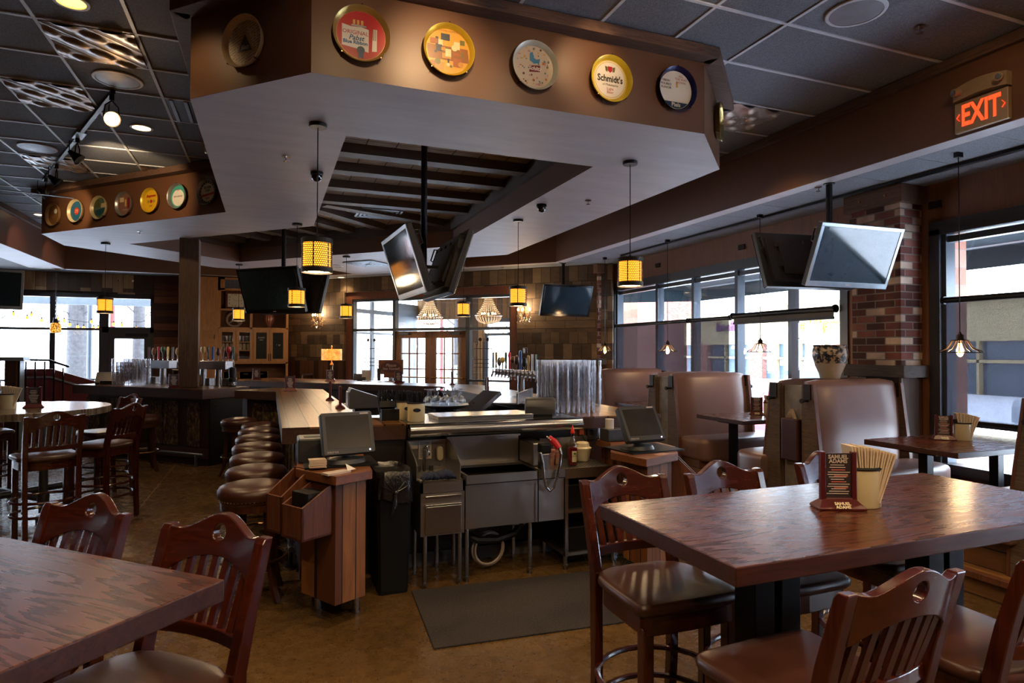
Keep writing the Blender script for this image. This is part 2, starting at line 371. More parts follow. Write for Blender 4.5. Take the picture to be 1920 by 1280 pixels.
# ---- walls
def wall_z(name, p, q, z0, z1, m, t=.12):
    return strip(p, q, z0, z1, t, m, name)
X6 = 6.1
wall_z('wall_right', (X6, -4), (X6, -2.2), 0, LO, m_panel, .12)
wall_z('wall_right_above_windows', (X6, -2.2), (X6, 10.35), 2.92, LO, m_panel, .14)
wall_z('wall_right_below_windows', (X6, -2.2), (X6, 10.35), 0, .55, m_wains, .14)
wall_z('wall_right_pier', (X6, 4.26), (X6, 5.2), .55, 2.92, m_panel, .14)
def far(a): return (a, 16.45-a)
wall_z('wall_far_shingle', far(4.72), far(6.1), 2.45, LO, m_shingle); wall_z('wall_far_shingle', far(4.72), far(6.1), 2.02, 2.45, m_shinglew); wall_z('wall_far_shingle', far(4.72), far(6.1), 1.42, 2.02, m_shingle)
wall_z('wall_far_wainscot', far(4.72), far(6.1), 0, 1.42, m_wains)
wall_z('wall_far_shingle', far(.45), far(1.68), 2.45, LO, m_shingle); wall_z('wall_far_shingle', far(.45), far(1.68), 2.02, 2.45, m_shinglew); wall_z('wall_far_shingle', far(.45), far(1.68), 1.42, 2.02, m_shingle)
wall_z('wall_far_wainscot', far(.45), far(1.68), 0, 1.42, m_wains)
wall_z('wall_far_above_entrance', far(1.68), far(4.72), 2.98, LO, m_shingle)
m_casing = wood('red_brown_casing', '3a1c10', '6a3a20', 'x', .5, 1.2)
m_casingz = wood('red_brown_casing_upright', '3a1c10', '6a3a20', 'z', .5, 1.2)
def fbox(name, a, b, n0, n1, z0, z1, m):
    """box on the far diagonal wall: a..b measured as x along it, n0..n1 out into the room"""
    r = 2**.5; return B().at((0, 16.45, 0), -pi/4).box(a*r, b*r, -n1, -n0, z0, z1)
S(fbox('', 1.66, 4.78, 0, .06, 2.82, 2.99, 0).ob('trim_4', m_casing)); S(fbox('', 1.66, 1.80, 0, .06, 0, 2.82, 0).ob('trim_5', m_casingz)); S(fbox('', 4.6, 4.78, 0, .06, 0, 2.82, 0).ob('trim_6', m_casingz))
S(fbox('', .45, 6.0, .0, .05, 3.22, LO-.005, 0).ob('trim_7', m_casing)); S(fbox('', 4.78, 5.7, 0, .05, 1.36, 1.46, 0).ob('trim_8', m_casing)); S(fbox('', .45, 1.66, 0, .05, 1.36, 1.46, 0).ob('trim_9', m_casing))
for a in (1.32, 4.98):
    o = fbox('', a-.05, a+.05, 0, .02, 3.1, 3.17, 0).ob('wall_vent', m_dark); S(o)
wall_z('wall_back_left', (-9, 16), (-1.8, 16), 2.92, LO, m_barn); wall_z('wall_back_left_low', (-9, 16), (-2.38, 16), 0, .5, m_wall)
wall_z('wall_back_boards', (-2.4, 15.99), (-1.75, 15.99), 0, LO, m_barnh); wall_z('wall_behind_hutch', (-1.8, 16), (.5, 16), 0, LO, m_wall)
wall_z('wall_left', (-9, 16), (-9, -4), 0, LO, m_wall, -.12)
S(B().box(-9, -6, -4.1, -4, 0, LO).ob('wall_front', m_wall)); S(B().box(4.6, 6.1, -4.1, -4, 0, LO).ob('wall_front', m_wall))
S(B().box(-6, 4.6, -4.1, -4, .9, 2.7).ob('wall_front', m_wall)); S(B().box(-6, 4.6, -4.1, -4, 0, .9).ob('wall_front', m_wall)); S(B().box(-9, 6.1, -4.1, -4, 2.7, HI+.05).ob('wall_front', m_wall))
# ---- brick pillars
def pillar(y0, y1, x0=5.80, x1=6.1):
    S(B().box(x0, x1, y0, y1, 1.5, 3.13).ob('wall_brick_pillar', m_brick))
    S(B().box(x0-.005, x1, y0-.003, y1+.003, 0, 1.42).ob('wall_pillar_base', planks('pillar_boards_%d' % int(y0), 'zs', 3, .09, [(.2, '3b2418'), (.5, '5b3b28'), (.7, '7b736c'), (.9, '6a4028')], .7, .003, .5, (2, 20))))
    S(B().box(x0-.05, x1, y0-.05, y1+.06, 3.13, LO-.004).ob('trim_pillar_top', m_roughy, bevel=.004)); S(B().box(x0-.06, x1, y0-.07, y1+.07, 1.40, 1.52).ob('trim_pillar_ledge', wood('grey_old_beam_%d' % int(y0), '241d1a', '4c433e', 'y', .8, 1.4, bump=.5), bevel=.006))
pillar(4.35, 4.9); pillar(10.42, 10.99, 5.80, 6.3)
for y in (4.47, 4.76): S(B().cyl((5.745, y, 3.22), (5.735, y, 3.22), .012).ob('trim_pillar_bolt', mat('bolt_brass', '8a6a3a', .4, .8, bump=0)))
for y in (5.1, 10.15, 6.9, 4.2, 8.9): S(B().cbox(6.09, y, 3.1, .03, .12, .07).ob('wall_vent', m_dark))
# ---- windows of the right wall
def winframe(name, y0, y1, muls, rails, sill=.55):
    W = T(name, '', ''); S(W)
    f = B(); f.box(X6-.02, X6+.14, y0-.10, y0, sill, 2.85); f.box(X6-.02, X6+.14, y1, y1+.10, sill, 2.85); f.box(X6-.02, X6+.14, y0-.1, y1+.1, 2.80, 2.93); f.box(X6-.03, X6+.14, y0-.1, y1+.1, sill-.06, sill+.03); f.ob('frame', m_wframe, W)
    a = B()
    for y in muls: a.box(X6+.03, X6+.16, y-.03, y+.03, sill, 2.80)
    a.box(X6+.02, X6+.15, y0, y0+.04, sill, 2.8); a.box(X6+.02, X6+.15, y1-.04, y1, sill, 2.8)
    for z in rails: a.box(X6+.05, X6+.13, y0, y1, z-.03, z+.03)
    a.ob('mullions', m_alu, W)
    e = [y0]+list(muls)+[y1]
    for p, q in zip(e, e[1:]): B().box(X6+.085, X6+.091, p+.03, q-.03, sill, 2.8).ob('pane', m_glass, W)
    return W
winframe('window_1', 5.3, 10.3, (9.0, 8.03, 7.06, 6.09), (2.75,)); winframe('window_2', -2.2, 4.16, (2.4, .6, -.9), (2.75, .98))
# ---- left rear wall: windows and glazed door
W = T('window_3', '', ''); S(W); Y = 16.0
f = B(); f.box(-9, -2.36, Y-.05, Y+.1, 2.79, 2.93); f.box(-2.48, -2.34, Y-.05, Y+.1, 0, 2.85); f.box(-9, -3.35, Y-.05, Y+.1, .45, .56)
for x in (-4.31, -5.3, -6.3, -7.3, -8.3): f.box(x-.05, x+.05, Y-.04, Y+.08, .5, 2.85)
f.box(-3.46, -3.28, Y-.05, Y+.1, 0, 2.85); f.box(-9, -3.4, Y-.04, Y+.08, 2.08, 2.13); f.box(-3.4, -2.4, Y-.05, Y+.1, 2.04, 2.16); f.ob('frame', m_wframe, W)
f = B(); f.box(-9, -3.3, Y+.02, Y+.026, .5, 2.8); f.ob('pane', m_glass, W); B().box(-3.3, -2.4, Y+.02, Y+.026, 2.1, 2.8).ob('pane', m_glass, W)
D = T('door_1', '', '', (0, Y, 0)); S(D)
f = B(); f.box(-3.28, -3.17, -.03, .03, 0, 2.04); f.box(-2.6, -2.48, -.03, .03, 0, 2.04); f.box(-3.17, -2.6, -.03, .03, 1.9, 2.04); f.box(-3.17, -2.6, -.03, .03, 0, .28); f.ob('door_frame', m_wframe, D)
B().box(-3.17, -2.6, -.004, .004, .28, 1.9).ob('pane', m_glass, D); B().box(-2.95, -2.52, -.09, -.03, 1.95, 2.02).ob('closer', m_steelblk, D); B().cyl((-3.12, -.08, .9), (-3.12, -.08, 1.15), .012).ob('handle', m_alu, D)
# ---- entrance glazing and the vestibule behind it
r2 = 2**.5
def FB(): return B().at((0, 16.45, 0), -pi/4)
W = T('window_4', '', ''); S(W); f = FB()
E_ = [1.80*r2, 2.60*r2, 3.90*r2, 4.60*r2]
for s_, w_ in ((E_[0], .07), (E_[1], .07), (E_[2], .09), (E_[3], .07)): f.box(s_-w_/2, s_+w_/2, -.05, .08, 0, 2.82)
f.box(E_[0], E_[3], -.05, .08, 2.76, 2.82); f.box(E_[0], E_[3], -.05, .08, 2.09, 2.15); f.box(E_[0], E_[1], -.04, .06, 0, .3); f.box(E_[2], E_[3], -.04, .06, 0, .3); f.box(E_[2], E_[3], -.1, .06, 1.02, 1.06); f.ob('frame', m_alu, W)
FB().box(E_[0], E_[1], .01, .016, .3, 2.1).ob('pane', m_glass, W); FB().box(E_[2], E_[3], .01, .016, .3, 2.1).ob('pane', m_glass, W); FB().box(E_[0], E_[3], .01, .016, 2.15, 2.77).ob('pane', m_glass, W)
m_doorw = wood('oak_door', '5a3216', '8a5a30', 'z', .45, 1)
for nm, a, b_, hx in (('door_2', E_[1]+.04, (E_[1]+E_[2])/2-.004, .12), ('door_3', (E_[1]+E_[2])/2+.004, E_[2]-.05, .5)):
    D = T(nm, '', ''); S(D); f = FB(); st = .13
    f.box(a, a+st, -.02, .03, 0, 2.08); f.box(b_-st, b_, -.02, .03, 0, 2.08); f.box(a, b_, -.02, .03, 1.93, 2.08); f.box(a, b_, -.02, .03, 0, .25)
    for i in (1, 2): x = a+st+(b_-a-2*st)*i/3; f.box(x-.012, x+.012, -.012, .02, .25, 1.93)
    for i in range(1, 5): z = .25+1.68*i/5; f.box(a+st, b_-st, -.012, .02, z-.012, z+.012)
    f.ob('door_frame', m_doorw, D); FB().box(a+st, b_-st, .002, .006, .25, 1.93).ob('pane', m_glass, D)
    FB().box(a+hx, a+hx+.24, -.09, -.02, 2.0, 2.05).tube([(a+hx+.1, -.06, 2.06), (a+hx+.12, -.08, 2.1), (a+hx+.28, -.1, 2.1)], .008).ob('closer', m_alu, D); FB().tube([(a+.05, -.02, 1.08), (a+.05, -.07, 1.08), (b_-.05, -.07, 1.08), (b_-.05, -.02, 1.08)], .014).ob('push_bar', mat('brass_bar', 'b08848', .3, .9, bump=0), D)
m_vest = planks('vestibule_boards', 'zd', 3, .14, [(.15, '4a3420'), (.4, '7a5a34'), (.65, '98723f'), (.9, '5d4630')], .7, .004, .5, (2, 20))
m_vests = planks('vestibule_boards_side', 'zs', 3, .14, [(.15, '4a3420'), (.4, '7a5a34'), (.65, '98723f'), (.9, '5d4630')], .7, .004, .5, (2, 20))
VD = 3.0
S(FB().box(1.6*r2, 4.75*r2, .15, VD, -.1, 0).ob('floor_vestibule', mat('entry_mat', '3a3634', .9)))
S(FB().box(1.6*r2, 4.75*r2, .13, VD+.1, 3.2, 3.26).ob('ceiling_vestibule', mat('vestibule_ceiling', '5a4a3a', .7)))
S(FB().box(4.72*r2, 4.78*r2, .13, VD, 0, 3.2).ob('wall_vestibule_right', m_vests))
f = FB(); f.box(1.66*r2, 4.75*r2, VD, VD+.1, 2.5, 3.2); f.box(2.55*r2, 3.14*r2, VD, VD+.1, 0, 2.5); S(f.ob('wall_vestibule_rear', m_vest))
m_greyalu = mat('pale_grey_metal', '7d858d', .4, .4, bump=0, var=.04)
f = FB()
for s_ in (1.0, 2.0, 2.85): f.box(1.66*r2-.06, 1.66*r2, s_-.05, s_+.05, 0, 2.9)
f.box(1.66*r2-.06, 1.66*r2, .13, VD, 2.55, 2.65); f.box(1.66*r2-.06, 1.66*r2, .13, VD, 2.05, 2.1); f.box(1.66*r2-.04, 1.66*r2, 2.0, VD, 0, 2.9)
S(f.ob('window_5', m_greyalu))
f = FB()
for s_ in (3.16, 3.95, 4.36, 4.7): f.box(s_*r2-.04, s_*r2+.04, VD-.04, VD+.06, 0, 2.5)
f.box(3.14*r2, 4.75*r2, VD-.04, VD+.06, 2.4, 2.5); f.box(3.14*r2, 4.75*r2, VD-.04, VD+.06, 2.05, 2.12); S(f.ob('window_6', m_alu))
for a, b_ in ((3.98*r2, 4.345*r2), (4.375*r2, 4.68*r2)):
    f = FB(); f.box(a, a+.09, VD-.02, VD+.02, 0, 2.04); f.box(b_-.09, b_, VD-.02, VD+.02, 0, 2.04); f.box(a, b_, VD-.02, VD+.02, 1.88, 2.04); f.box(a, b_, VD-.02, VD+.02, 0, .25)
    for i in (1, 2): x = a+.09+(b_-a-.18)*i/3; f.box(x-.01, x+.01, VD-.01, VD+.01, .25, 1.9)
    for i in range(1, 5): f.box(a, b_, VD-.01, VD+.01, .25+.33*i-.01, .25+.33*i+.01)
    S(f.ob('door_4', m_doorw))
# ================================================================ furniture
m_mah = wood('mahogany', '280e07', '4a1b0d', 'z', .22, 1.3, coat=.6, bump=.05)
m_mahx = wood('mahogany_level', '280e07', '4a1b0d', 'x', .22, 1.3, coat=.6, bump=.05)
m_leather = mat('brown_leather', '3d2018', .36, var=.15, scale=4, bump=.0, spec=.55, rv=.05)
k = N('grained_leather'); o_ = k.co(); v_ = k.n('TexVoronoi', Vector=o_, Scale=260.)
k.P(Base_Color=k.ramp(k.noise(o_, 5, 4), [(.3, '38201a'), (.7, '4d2d23')]), Roughness=.34, Normal=k.bump(v_.outputs[0], .12, .001)); m_seat = k.m
m_booth = mat('booth_leather', '745852', .38, var=.08, scale=3, bump=.06, bd=.004, spec=.5)
# table tops: flat-sawn grain with cathedral rings, dings
def tabletop(name, a, b, axis='x', rough=.28):
    k = N(name); o_ = k.co(); x = k.n('SeparateXYZ', i0=o_).outputs; u, v = (x[0], x[1]) if axis == 'x' else (x[1], x[0])
    pl = k.math('FLOOR', k.math('MULTIPLY', v, 1/.19)); sh = k.math('MULTIPLY', pl, 1.73)
    wv = k.n('CombineXYZ', i0=k.math('ADD', k.math('MULTIPLY', u, .55), sh), i1=k.math('MULTIPLY', k.math('SUBTRACT', k.math('FRACT', k.math('MULTIPLY', v, 1/.19)), .5), .62), i2=k.math('MULTIPLY', pl, 3.1)).outputs[0]
    nz = k.noise(wv, 1.5, 2, .5)
    rg = k.math('FRACT', k.math('MULTIPLY_ADD', nz, 18, k.math('MULTIPLY', k.noise(wv, 26, 2, .5, vs=(.25, 1, 1)), 1.1)))
    fb = k.noise(o_, 3, 5, .6, vs=(3, 90, 1) if axis == 'x' else (90, 3, 1)); mt = k.noise(o_, .8, 2)
    h = k.math('MULTIPLY_ADD', rg, .55, k.math('MULTIPLY', fb, .5)); h2 = k.math('ADD', h, k.math('MULTIPLY', k.math('SUBTRACT', k.n('TexWhiteNoise', {'noise_dimensions': '1D'}, W=pl).outputs[0], .5), .22))
    dg = k.n('TexVoronoi', Vector=k.n('Mapping', Vector=o_, Scale=(13, 26, 1) if axis == 'x' else (26, 13, 1)).outputs[0], Scale=1., Randomness=1.)
    ding = k.math('MULTIPLY', k.math('LESS_THAN', dg.outputs[0], .13), k.math('GREATER_THAN', k.noise(o_, 4, 1), .56))
    k.P(Base_Color=k.ramp(h2, [(.2, a), (.85, b)]), Roughness=k.math('MULTIPLY_ADD', h, .14, rough-.07), Normal=k.bump(k.math('SUBTRACT', k.math('MULTIPLY', h, .3), ding), .055, .004), Coat_Weight=.25, Coat_Roughness=.22)
    return k.m
m_top = tabletop('dark_stained_top', '32170d', '5c2e1a'); m_topy = tabletop('dark_stained_top_across', '2b130b', '6b341c', 'y')
m_edge = wood('table_edge', '1e0d07', '4a2514', 'x', .35, 1.2)
def topslab(x0, x1, y0, y1, z0, z1, t):
    o = B().box(x0, x1, y0, y1, z0, z1).ob('table_top', [m_top, m_edge], t, bevel=.004)
    for p in o.data.polygons: p.material_index = 0 if p.normal.z > .9 else 1
    return o
def pedestal(b, x, w=.10):
    for dx in (-.058, .058): b.cbox(x+dx, 0, .54, .085, w, .94)
    b.cbox(x, 0, .035, .5, .09, .05); b.cbox(x, 0, .035, .09, .55, .05); b.cbox(x, 0, 1.0, .3, .4, .02)
def pub_table(label, loc, rz, L, Wd, zt=1.07, th=.055):
    t = T('pub_table', label, 'table', loc, rz, 'bar height wooden tables')
    topslab(-L/2, L/2, -Wd/2, Wd/2, zt-th, zt, t)
    for x in (-L/2+.46, L/2-.46):
        b = B(); pedestal(b, x); b.ob('pedestal', m_steelblk, t, bevel=.003)
    return t
pub_table('dark stained rectangular bar table holding a menu holder and a napkin tin', (2.06, 1.73, 0), 0, 1.77, .75)
u = Vector((-.72, .694)); v = Vector((-.694, -.72)); c_ = Vector((-.1, 1.75))+u*.9+v*.38
pub_table('bare dark stained bar table cut off at the lower left edge', (c_.x, c_.y, 0), atan2(u.y, u.x), 1.8, .76)

# ---- slat-back bar chair, faces +y
def crest_rail():
    b = B(); W_ = .178; n = 22; top = []; bot = []
    for i in range(n+1):
        x = -W_+2*W_*i/n; q = abs(x)/W_
        top.append((x, 1.10+.042*math.exp(-(x/.085)**2)-.012*math.exp(-((abs(x)-.135)/.04)**2)))
        bot.append((x, .965+.055*max(0, 1-(x/.165)**2)**.8 if abs(x) < .165 else .965))
    out = top+bot[::-1]; hole = [(.026*cos(2*pi*i/14), 1.088+.026*sin(2*pi*i/14)) for i in range(14)]; es = []
    for P in (out, hole):
        V = [b.bm.verts.new((x, 0, z)) for x, z in P]; es += [b.bm.edges.new((V[i], V[(i+1) % len(V)])) for i in range(len(V))]
    bmesh.ops.triangle_fill(b.bm, edges=es, use_beauty=True)
    r = bmesh.ops.extrude_face_region(b.bm, geom=b.bm.faces[:])
    for v in [g for g in r['geom'] if isinstance(g, bmesh.types.BMVert)]: v.co.y += .03
    for v in b.bm.verts:
        z = v.co.z; v.co.y += -.235-.03*(1-(v.co.x/W_)**2)-.07*max(0, (z-.8))/.3+.0
    return b
def yb(z): return -.2-.07*max(0, z-.78)/.32
def make_chair():
    t = T('bar_chair', 'x', 'chair')
    seat = [(x*.225, y*.21) for x, y in ((-1, -.35), (-.96, -.62), (-.82, -.85), (-.55, -.98), (0, -1.03), (.55, -.98), (.82, -.85), (.96, -.62), (1, -.35), (1.02, .5), (1.02, .86), (.97, .97), (.86, 1.02), (0, 1.06), (-.86, 1.02), (-.97, .97), (-1.02, .86), (-1.02, .5))]
    B().pad(seat, .705, .752, .022, .012).ob('seat', m_seat, t, smooth=True, ang=60)
    f = B(); fr = [(x*.91, y*.91) for x, y in seat]; f.prism(fr, .635, .706); f.ob('seat_frame', m_mahx, t, bevel=.004)
    for s in (-1, 1):
        B().bar((s*.185, .165, 0), (s*.185, .165, .66), .044, .044).ob('leg', m_mah, t, bevel=.004)
        pts = [(s*.18, -.215, 0), (s*.184, -.195, .35), (s*.188, -.195, .74), (s*.192, -.232, .9), (s*.195, -.285, 1.085), (s*.195, -.292, 1.10)]
        l = B(); R = []
        for (x, y, z), wd in zip(pts, (.036, .042, .048, .044, .036, .028)):
            R.append([l.v(x+i*.019, y+j*wd/2, z) for i, j in ((-1, -1), (1, -1), (1, 1), (-1, 1))])
        l.rings(R).ob('leg', m_mah, t, bevel=.004)
    crest_rail().ob('crest_rail', m_mahx, t, smooth=True, bevel=.008, seg=3, ang=50)
    b = B(); n = 9; R = []
    for i in range(n):
        x = -.18+.36*i/(n-1); y = -.205-.03*(1-(x/.19)**2); R.append([b.v(x, y+a, z) for a, z in ((-.012, .80), (.012, .80), (.012, .84), (-.012, .84))])
    b.rings(R).ob('lower_rail', m_mahx, t, bevel=.003)
    b = B()
    for i in range(7):
        x = -.138+.046*i; y0 = -.205-.03*(1-(x/.19)**2); y1 = -.22-.03*(1-(x/.2)**2)-.05; b.bar((x, y0, .835), (x*1.04, y1, 1.03), .024, .012, (0, 1, 0))
    b.ob('back_slats', m_mah, t)
    for z in (.25, .37): B().tube([(.25*cos(2*pi*i/28), -.015+.235*sin(2*pi*i/28), z) for i in range(28)], .012, 8, closed=True).ob('foot_ring', m_mahx, t, smooth=True)
    return t
chair0 = freeze(make_chair()); first = [True]
def place(o0, flag, x, y, rz, label, group, z=0):
    if flag[0]:
        flag[0] = False; o0.location = (x, y, z); o0.rotation_euler = (0, 0, rz); o0['label'] = label; o0['group'] = group; return o0
    return dup(o0, (x, y, z), rz, label, group)
g1 = 'slat-back bar chairs at the wooden tables'
place(chair0, first, 1.455, 2.10, pi, 'leftmost slat-back bar chair on the far side of the table with the napkin tin', g1)
place(chair0, first, 1.965, 2.06, pi, 'second slat-back bar chair along far side of table with napkin tin', g1)
place(chair0, first, 2.66, 2.10, pi+.06, 'slat-back bar chair hidden behind menu holder and napkin tin', g1)
place(chair0, first, 1.42, 1.36, .04, 'slat-back bar chair with its back to us at near side of table with napkin tin', g1)
place(chair0, first, 2.08, 1.34, -.02, 'slat-back bar chair cut off at the right edge of the picture', g1)
rzN = atan2(-.694, -.72)-pi/2+.03
for s_, dn, lab in ((.30, -.02, 'slat-back bar chair at the corner of the bare table lower left, in full view'), (.93, .0, 'slat-back bar chair at the bare table lower left, its seat hidden by the table top')):
    p = Vector((-.1, 1.75))+u*s_-v*(.21+dn)+v*.24; place(chair0, first, p.x, p.y, rzN, lab, g1)
RT = Vector((-2.38, 7.68))
g2 = 'slat-back bar chairs at the round table'
for (x, y), lab in (((-1.80, 6.55), 'slat-back bar chair with its back to us at the near side of the round table'), ((-1.50, 7.17), 'slat-back bar chair right of the round table, seen from its side'), ((-1.72, 8.22), 'slat-back bar chair at the far right of the round table, half behind its top'), ((-2.95, 8.65), 'slat-back bar chair behind the round table at the left picture edge')):
    d = RT-Vector((x, y)); place(chair0, first, x, y, atan2(d.y, d.x)-pi/2, lab, g2)
# round table: planked top on pipe legs
t = T('round_table', 'round bar table with shiny grey planked top on metal pipe legs', 'table', (RT.x, RT.y, 0))
m_round = tabletop('grey_oak_top', '4a3a2a', '8a7a66', 'x', .2)
B().lathe([(.80, 1.0), (.82, 1.005), (.82, 1.066), (.815, 1.07)], 64).ob('table_top', m_round, t)
m_pipe = mat('galvanised_pipe', '5c6066', .35, .85, bump=.03)
for a in (0, 1, 2, 3):
    x, y = .52*cos(a*pi/2+.75), .52*sin(a*pi/2+.75)
    b = B(); b.cyl((x, y, .08), (x, y, 1.0), .038, n=16); b.cyl((x, y, .0), (x, y, .05), .06, n=16); b.cyl((x, y, .16), (x, y, .26), .05, n=16); b.cyl((x, y, .98), (x, y, 1.0), .09, n=16); b.ob('leg', m_pipe, t, smooth=True)
b = B(); b.cyl((.52*cos(.75), .52*sin(.75), .21), (-.52*cos(.75), -.52*sin(.75), .21), .034, n=14); b.cyl((.52*cos(.75+pi/2), .52*sin(.75+pi/2), .21), (-.52*cos(.75+pi/2), -.52*sin(.75+pi/2), .21), .034, n=14); b.ob('cross_pipe', m_pipe, t, smooth=True)

# ---- round swivel stools along the bar
m_stoolwood = wood('dark_stool_wood', '1c0d07', '4a2512', 'z', .3, 1.2, coat=.4)
m_chrome = mat('chrome', 'c8c8cc', .14, 1, bump=0, var=.02); m_bronzering = mat('worn_metal_ring', '9a7a58', .25, 1, bump=0)
def make_stool():
    t = T('bar_stool', 'x', 'stool')
    B().lathe([(.215, .665), (.222, .675), (.226, .70), (.224, .725), (.205, .748), (.15, .762), (.07, .768), (.001, .77)], 40).ob('seat', m_leather, t, smooth=True, ang=80)
    B().tube([(.222*cos(2*pi*i/40), .222*sin(2*pi*i/40), .70) for i in range(40)], .004, 6, closed=True).ob('piping', m_leather, t, smooth=True)
    b = B()
    for i in range(56): a = 2*pi*i/56; b.ball((.219*cos(a), .219*sin(a), .672), .0045, 6, 4)
    b.ob('nailheads', m_bronzering, t)
    B().lathe([(.17, .595), (.205, .60), (.205, .645), (.213, .655), (.213, .668), (.1, .668)], 40).ob('seat_ring', m_stoolwood, t, smooth=True)
    for q in range(4):
        a = pi/4+q*pi/2; l = B(); R = []
        for r, z, wd in ((.150, .61, .055), (.155, .45, .05), (.168, .25, .044), (.195, .1, .038), (.235, 0, .034)):
            cx, cyy = r*cos(a), r*sin(a); ux, uy = cos(a), sin(a); R.append([l.v(cx+ux*i*wd/2-uy*j*wd/2, cyy+uy*i*wd/2+ux*j*wd/2, z) for i, j in ((-1, -1), (1, -1), (1, 1), (-1, 1))])
        l.rings(R).ob('leg', m_stoolwood, t, bevel=.004)
    B().tube([(.212*cos(2*pi*i/36), .212*sin(2*pi*i/36), .27) for i in range(36)], .011, 8, closed=True).ob('foot_ring', m_bronzering, t, smooth=True)
    return t
stool0 = freeze(make_stool()); fs = [True]
names = ['nearest', 'second', 'third', 'fourth', 'fifth', 'sixth', 'seventh']
for i, y in enumerate((4.57, 5.2, 5.83, 6.47, 7.12, 7.72, 8.33)):
    place(stool0, fs, -.085+rnd.uniform(-.015, .015), y, rnd.uniform(-.1, .1), '%s round brown leather bar stool in the row along the left side of the bar' % names[i], 'bar stools along the counter')
place(stool0, fs, -.36, 8.98, .5, 'round brown leather bar stool at the cut end of the bar, beyond the row', 'bar stools along the counter')
place(stool0, fs, -1.62, 9.86, .3, 'round brown leather bar stool against the old door panels of the left bar', 'bar stools along the counter')

# ---- booths by the windows
m_endp = wood('rough_end_plank', '2c211b', '6a5546', 'y', .8, 2.2, bump=.6)
m_edgeb = wood('booth_edge_strip', '3a1c10', '6b3d22', 'z', .5)
m_platf = planks('platform_boards', 'sz', 1.2, .14, [(.2, '6a4422'), (.6, '8d6234'), (.85, '5a3a1e')], .55, .005, .4, (3, 18))
S(B().box(4.5, 6.1, -2, 10.3, 0, .15).ob('floor_platform', m_platf)); S(B().box(4.46, 4.52, -2, 10.3, .12, .165).ob('trim_platform', m_edgeb, bevel=.004))
def bench(label, y, face, hw=.55, xc=5.215):
    t = T('booth_bench', label, 'booth', (xc, y, .15), 0 if face < 0 else pi, 'brown leather booth benches by the windows')
    b = B(); n = 9; prof = [(-.19, .40), (-.175, .8), (-.12, 1.17), (-.10, 1.21), (-.06, 1.235), (0, 1.24), (0, .1), (-.15, .1)]; R = []
    for i in range(n):
        x = -hw+2*hw*i/(n-1); q = 1-max(0, (abs(x)-hw+.07)/.07)**2*.35
        R.append([b.v(x, yy*q if z > .2 else yy, z-(1-q)*.05 if z > 1 else z) for yy, z in prof])
    b.rings(R).ob('backrest', m_booth, t, smooth=True, ang=50)
    b = B(); P = [(-hw+.02, -.58), (-hw, -.5), (-hw, -.16), (hw+.12, -.16), (hw+.12, -.45), (hw+.05, -.57), (hw-.1, -.62), (-hw+.1, -.62)]
    b.pad(P, .22, .475, .05, .012, 4).ob('seat_cushion', m_booth, t, smooth=True, ang=60)
    B().box(-hw+.02, hw, -.54, -.02, 0, .24).ob('base', m_platf, t)
    for s in (-1, 1):
        b = B(); b.prism([(s*hw, -.0), (s*(hw+.035), -.0), (s*(hw+.035), -.10), (s*hw, -.10)], 0, .01)
        b.bm.clear(); a0, a1 = sorted((s*hw, s*(hw+.035)))
        V = [b.v(x, yy, z) for x in (a0, a1) for yy, z in ((0, 0), (-.22, 0), (-.205, .5), (-.115, 1.2), (0, 1.2))]
        b.f(V[:5]); b.f(V[5:][::-1])
        for i in range(5): b.f([V[i], V[(i+1) % 5], V[5+(i+1) % 5], V[5+i]])
        b.ob('end_panel', m_endp, t)
        B().bar((s*(hw+.018), -.222, 0), (s*(hw+.018), -.208, .5), .04, .02, (0, 1, 0)).bar((s*(hw+.018), -.208, .5), (s*(hw+.018), -.118, 1.2), .04, .02, (0, 1, 0)).ob('edge_strip', m_edgeb, t)
        B().cyl((s*(hw+.03), -.07, 1.05), (s*(hw+.10), -.07, 1.05), .012, n=8).cyl((s*(hw+.10), -.07, 1.05), (s*(hw+.115), -.07, 1.05), .022, n=8).box(a0-.012, a1+.012, -.11, -.03, 1.06, 1.2).ob('spike_hook', mat('old_iron', '2a2624', .6, .7, bump=.2) if 'old_iron' not in bpy.data.materials else bpy.data.materials['old_iron'], t)
    return t
bench('near booth bench back facing us, behind the table at the right, under the patterned vase', 4.46, -1)
bench('booth bench facing away, back to back with the one under the patterned vase', 4.73, 1)
bench('middle booth bench facing us with a pale lit leather back, beyond the second booth table', 6.56, -1)
bench('booth bench back to back behind the middle pale lit bench, mostly hidden', 6.83, 1)
bench('farthest booth bench facing us beside the brick corner and stacked glasses', 8.38, -1)
bench('booth bench at the right picture edge, only its plank end showing', 2.5, 1)
for y in (4.595, 6.695):
    tag(B().box(4.68, 5.74, y-.12, y+.12, .15, 1.33).ob('booth_divider', mat('grey_divider_panel_%d' % int(y), '7d7670', .6, var=.25, scale=10)), 'grey panel between the two benches of the %s booth partition' % ('near' if y < 5 else 'middle'), 'divider')
t = T('leather_pocket', 'brown leather pocket on the near booth partition end with folded papers', 'holder', (4.63, 4.595, .62))
B().box(-.02, .04, -.10, .10, 0, .40).ob('pocket', mat('pocket_leather', '3a1612', .5), t, bevel=.012)
b = B()
for i in range(6): b.at((.01, -.05+.02*i, .40), 0, rad(-25+11*i)).box(-.015, .015, -.003, .003, -.05, .09)
b.ob('folded_papers', mat('crumpled_paper', 'b09a86', .8), t)
def booth_table(y, label):
    t = T('booth_table', label, 'table', (5.36, y, .15), 0, 'booth tables by the windows')
    topslab(-.63, .68, -.39, .39, .715, .76, t)
    for x in (-.42, .45):
        b = B(); b.cbox(x, 0, .37, .075, .075, .7); b.cbox(x, 0, .02, .06, .5, .03); b.cbox(x, 0, .70, .2, .3, .02); b.ob('pedestal', m_steelblk, t, bevel=.003)
    return t
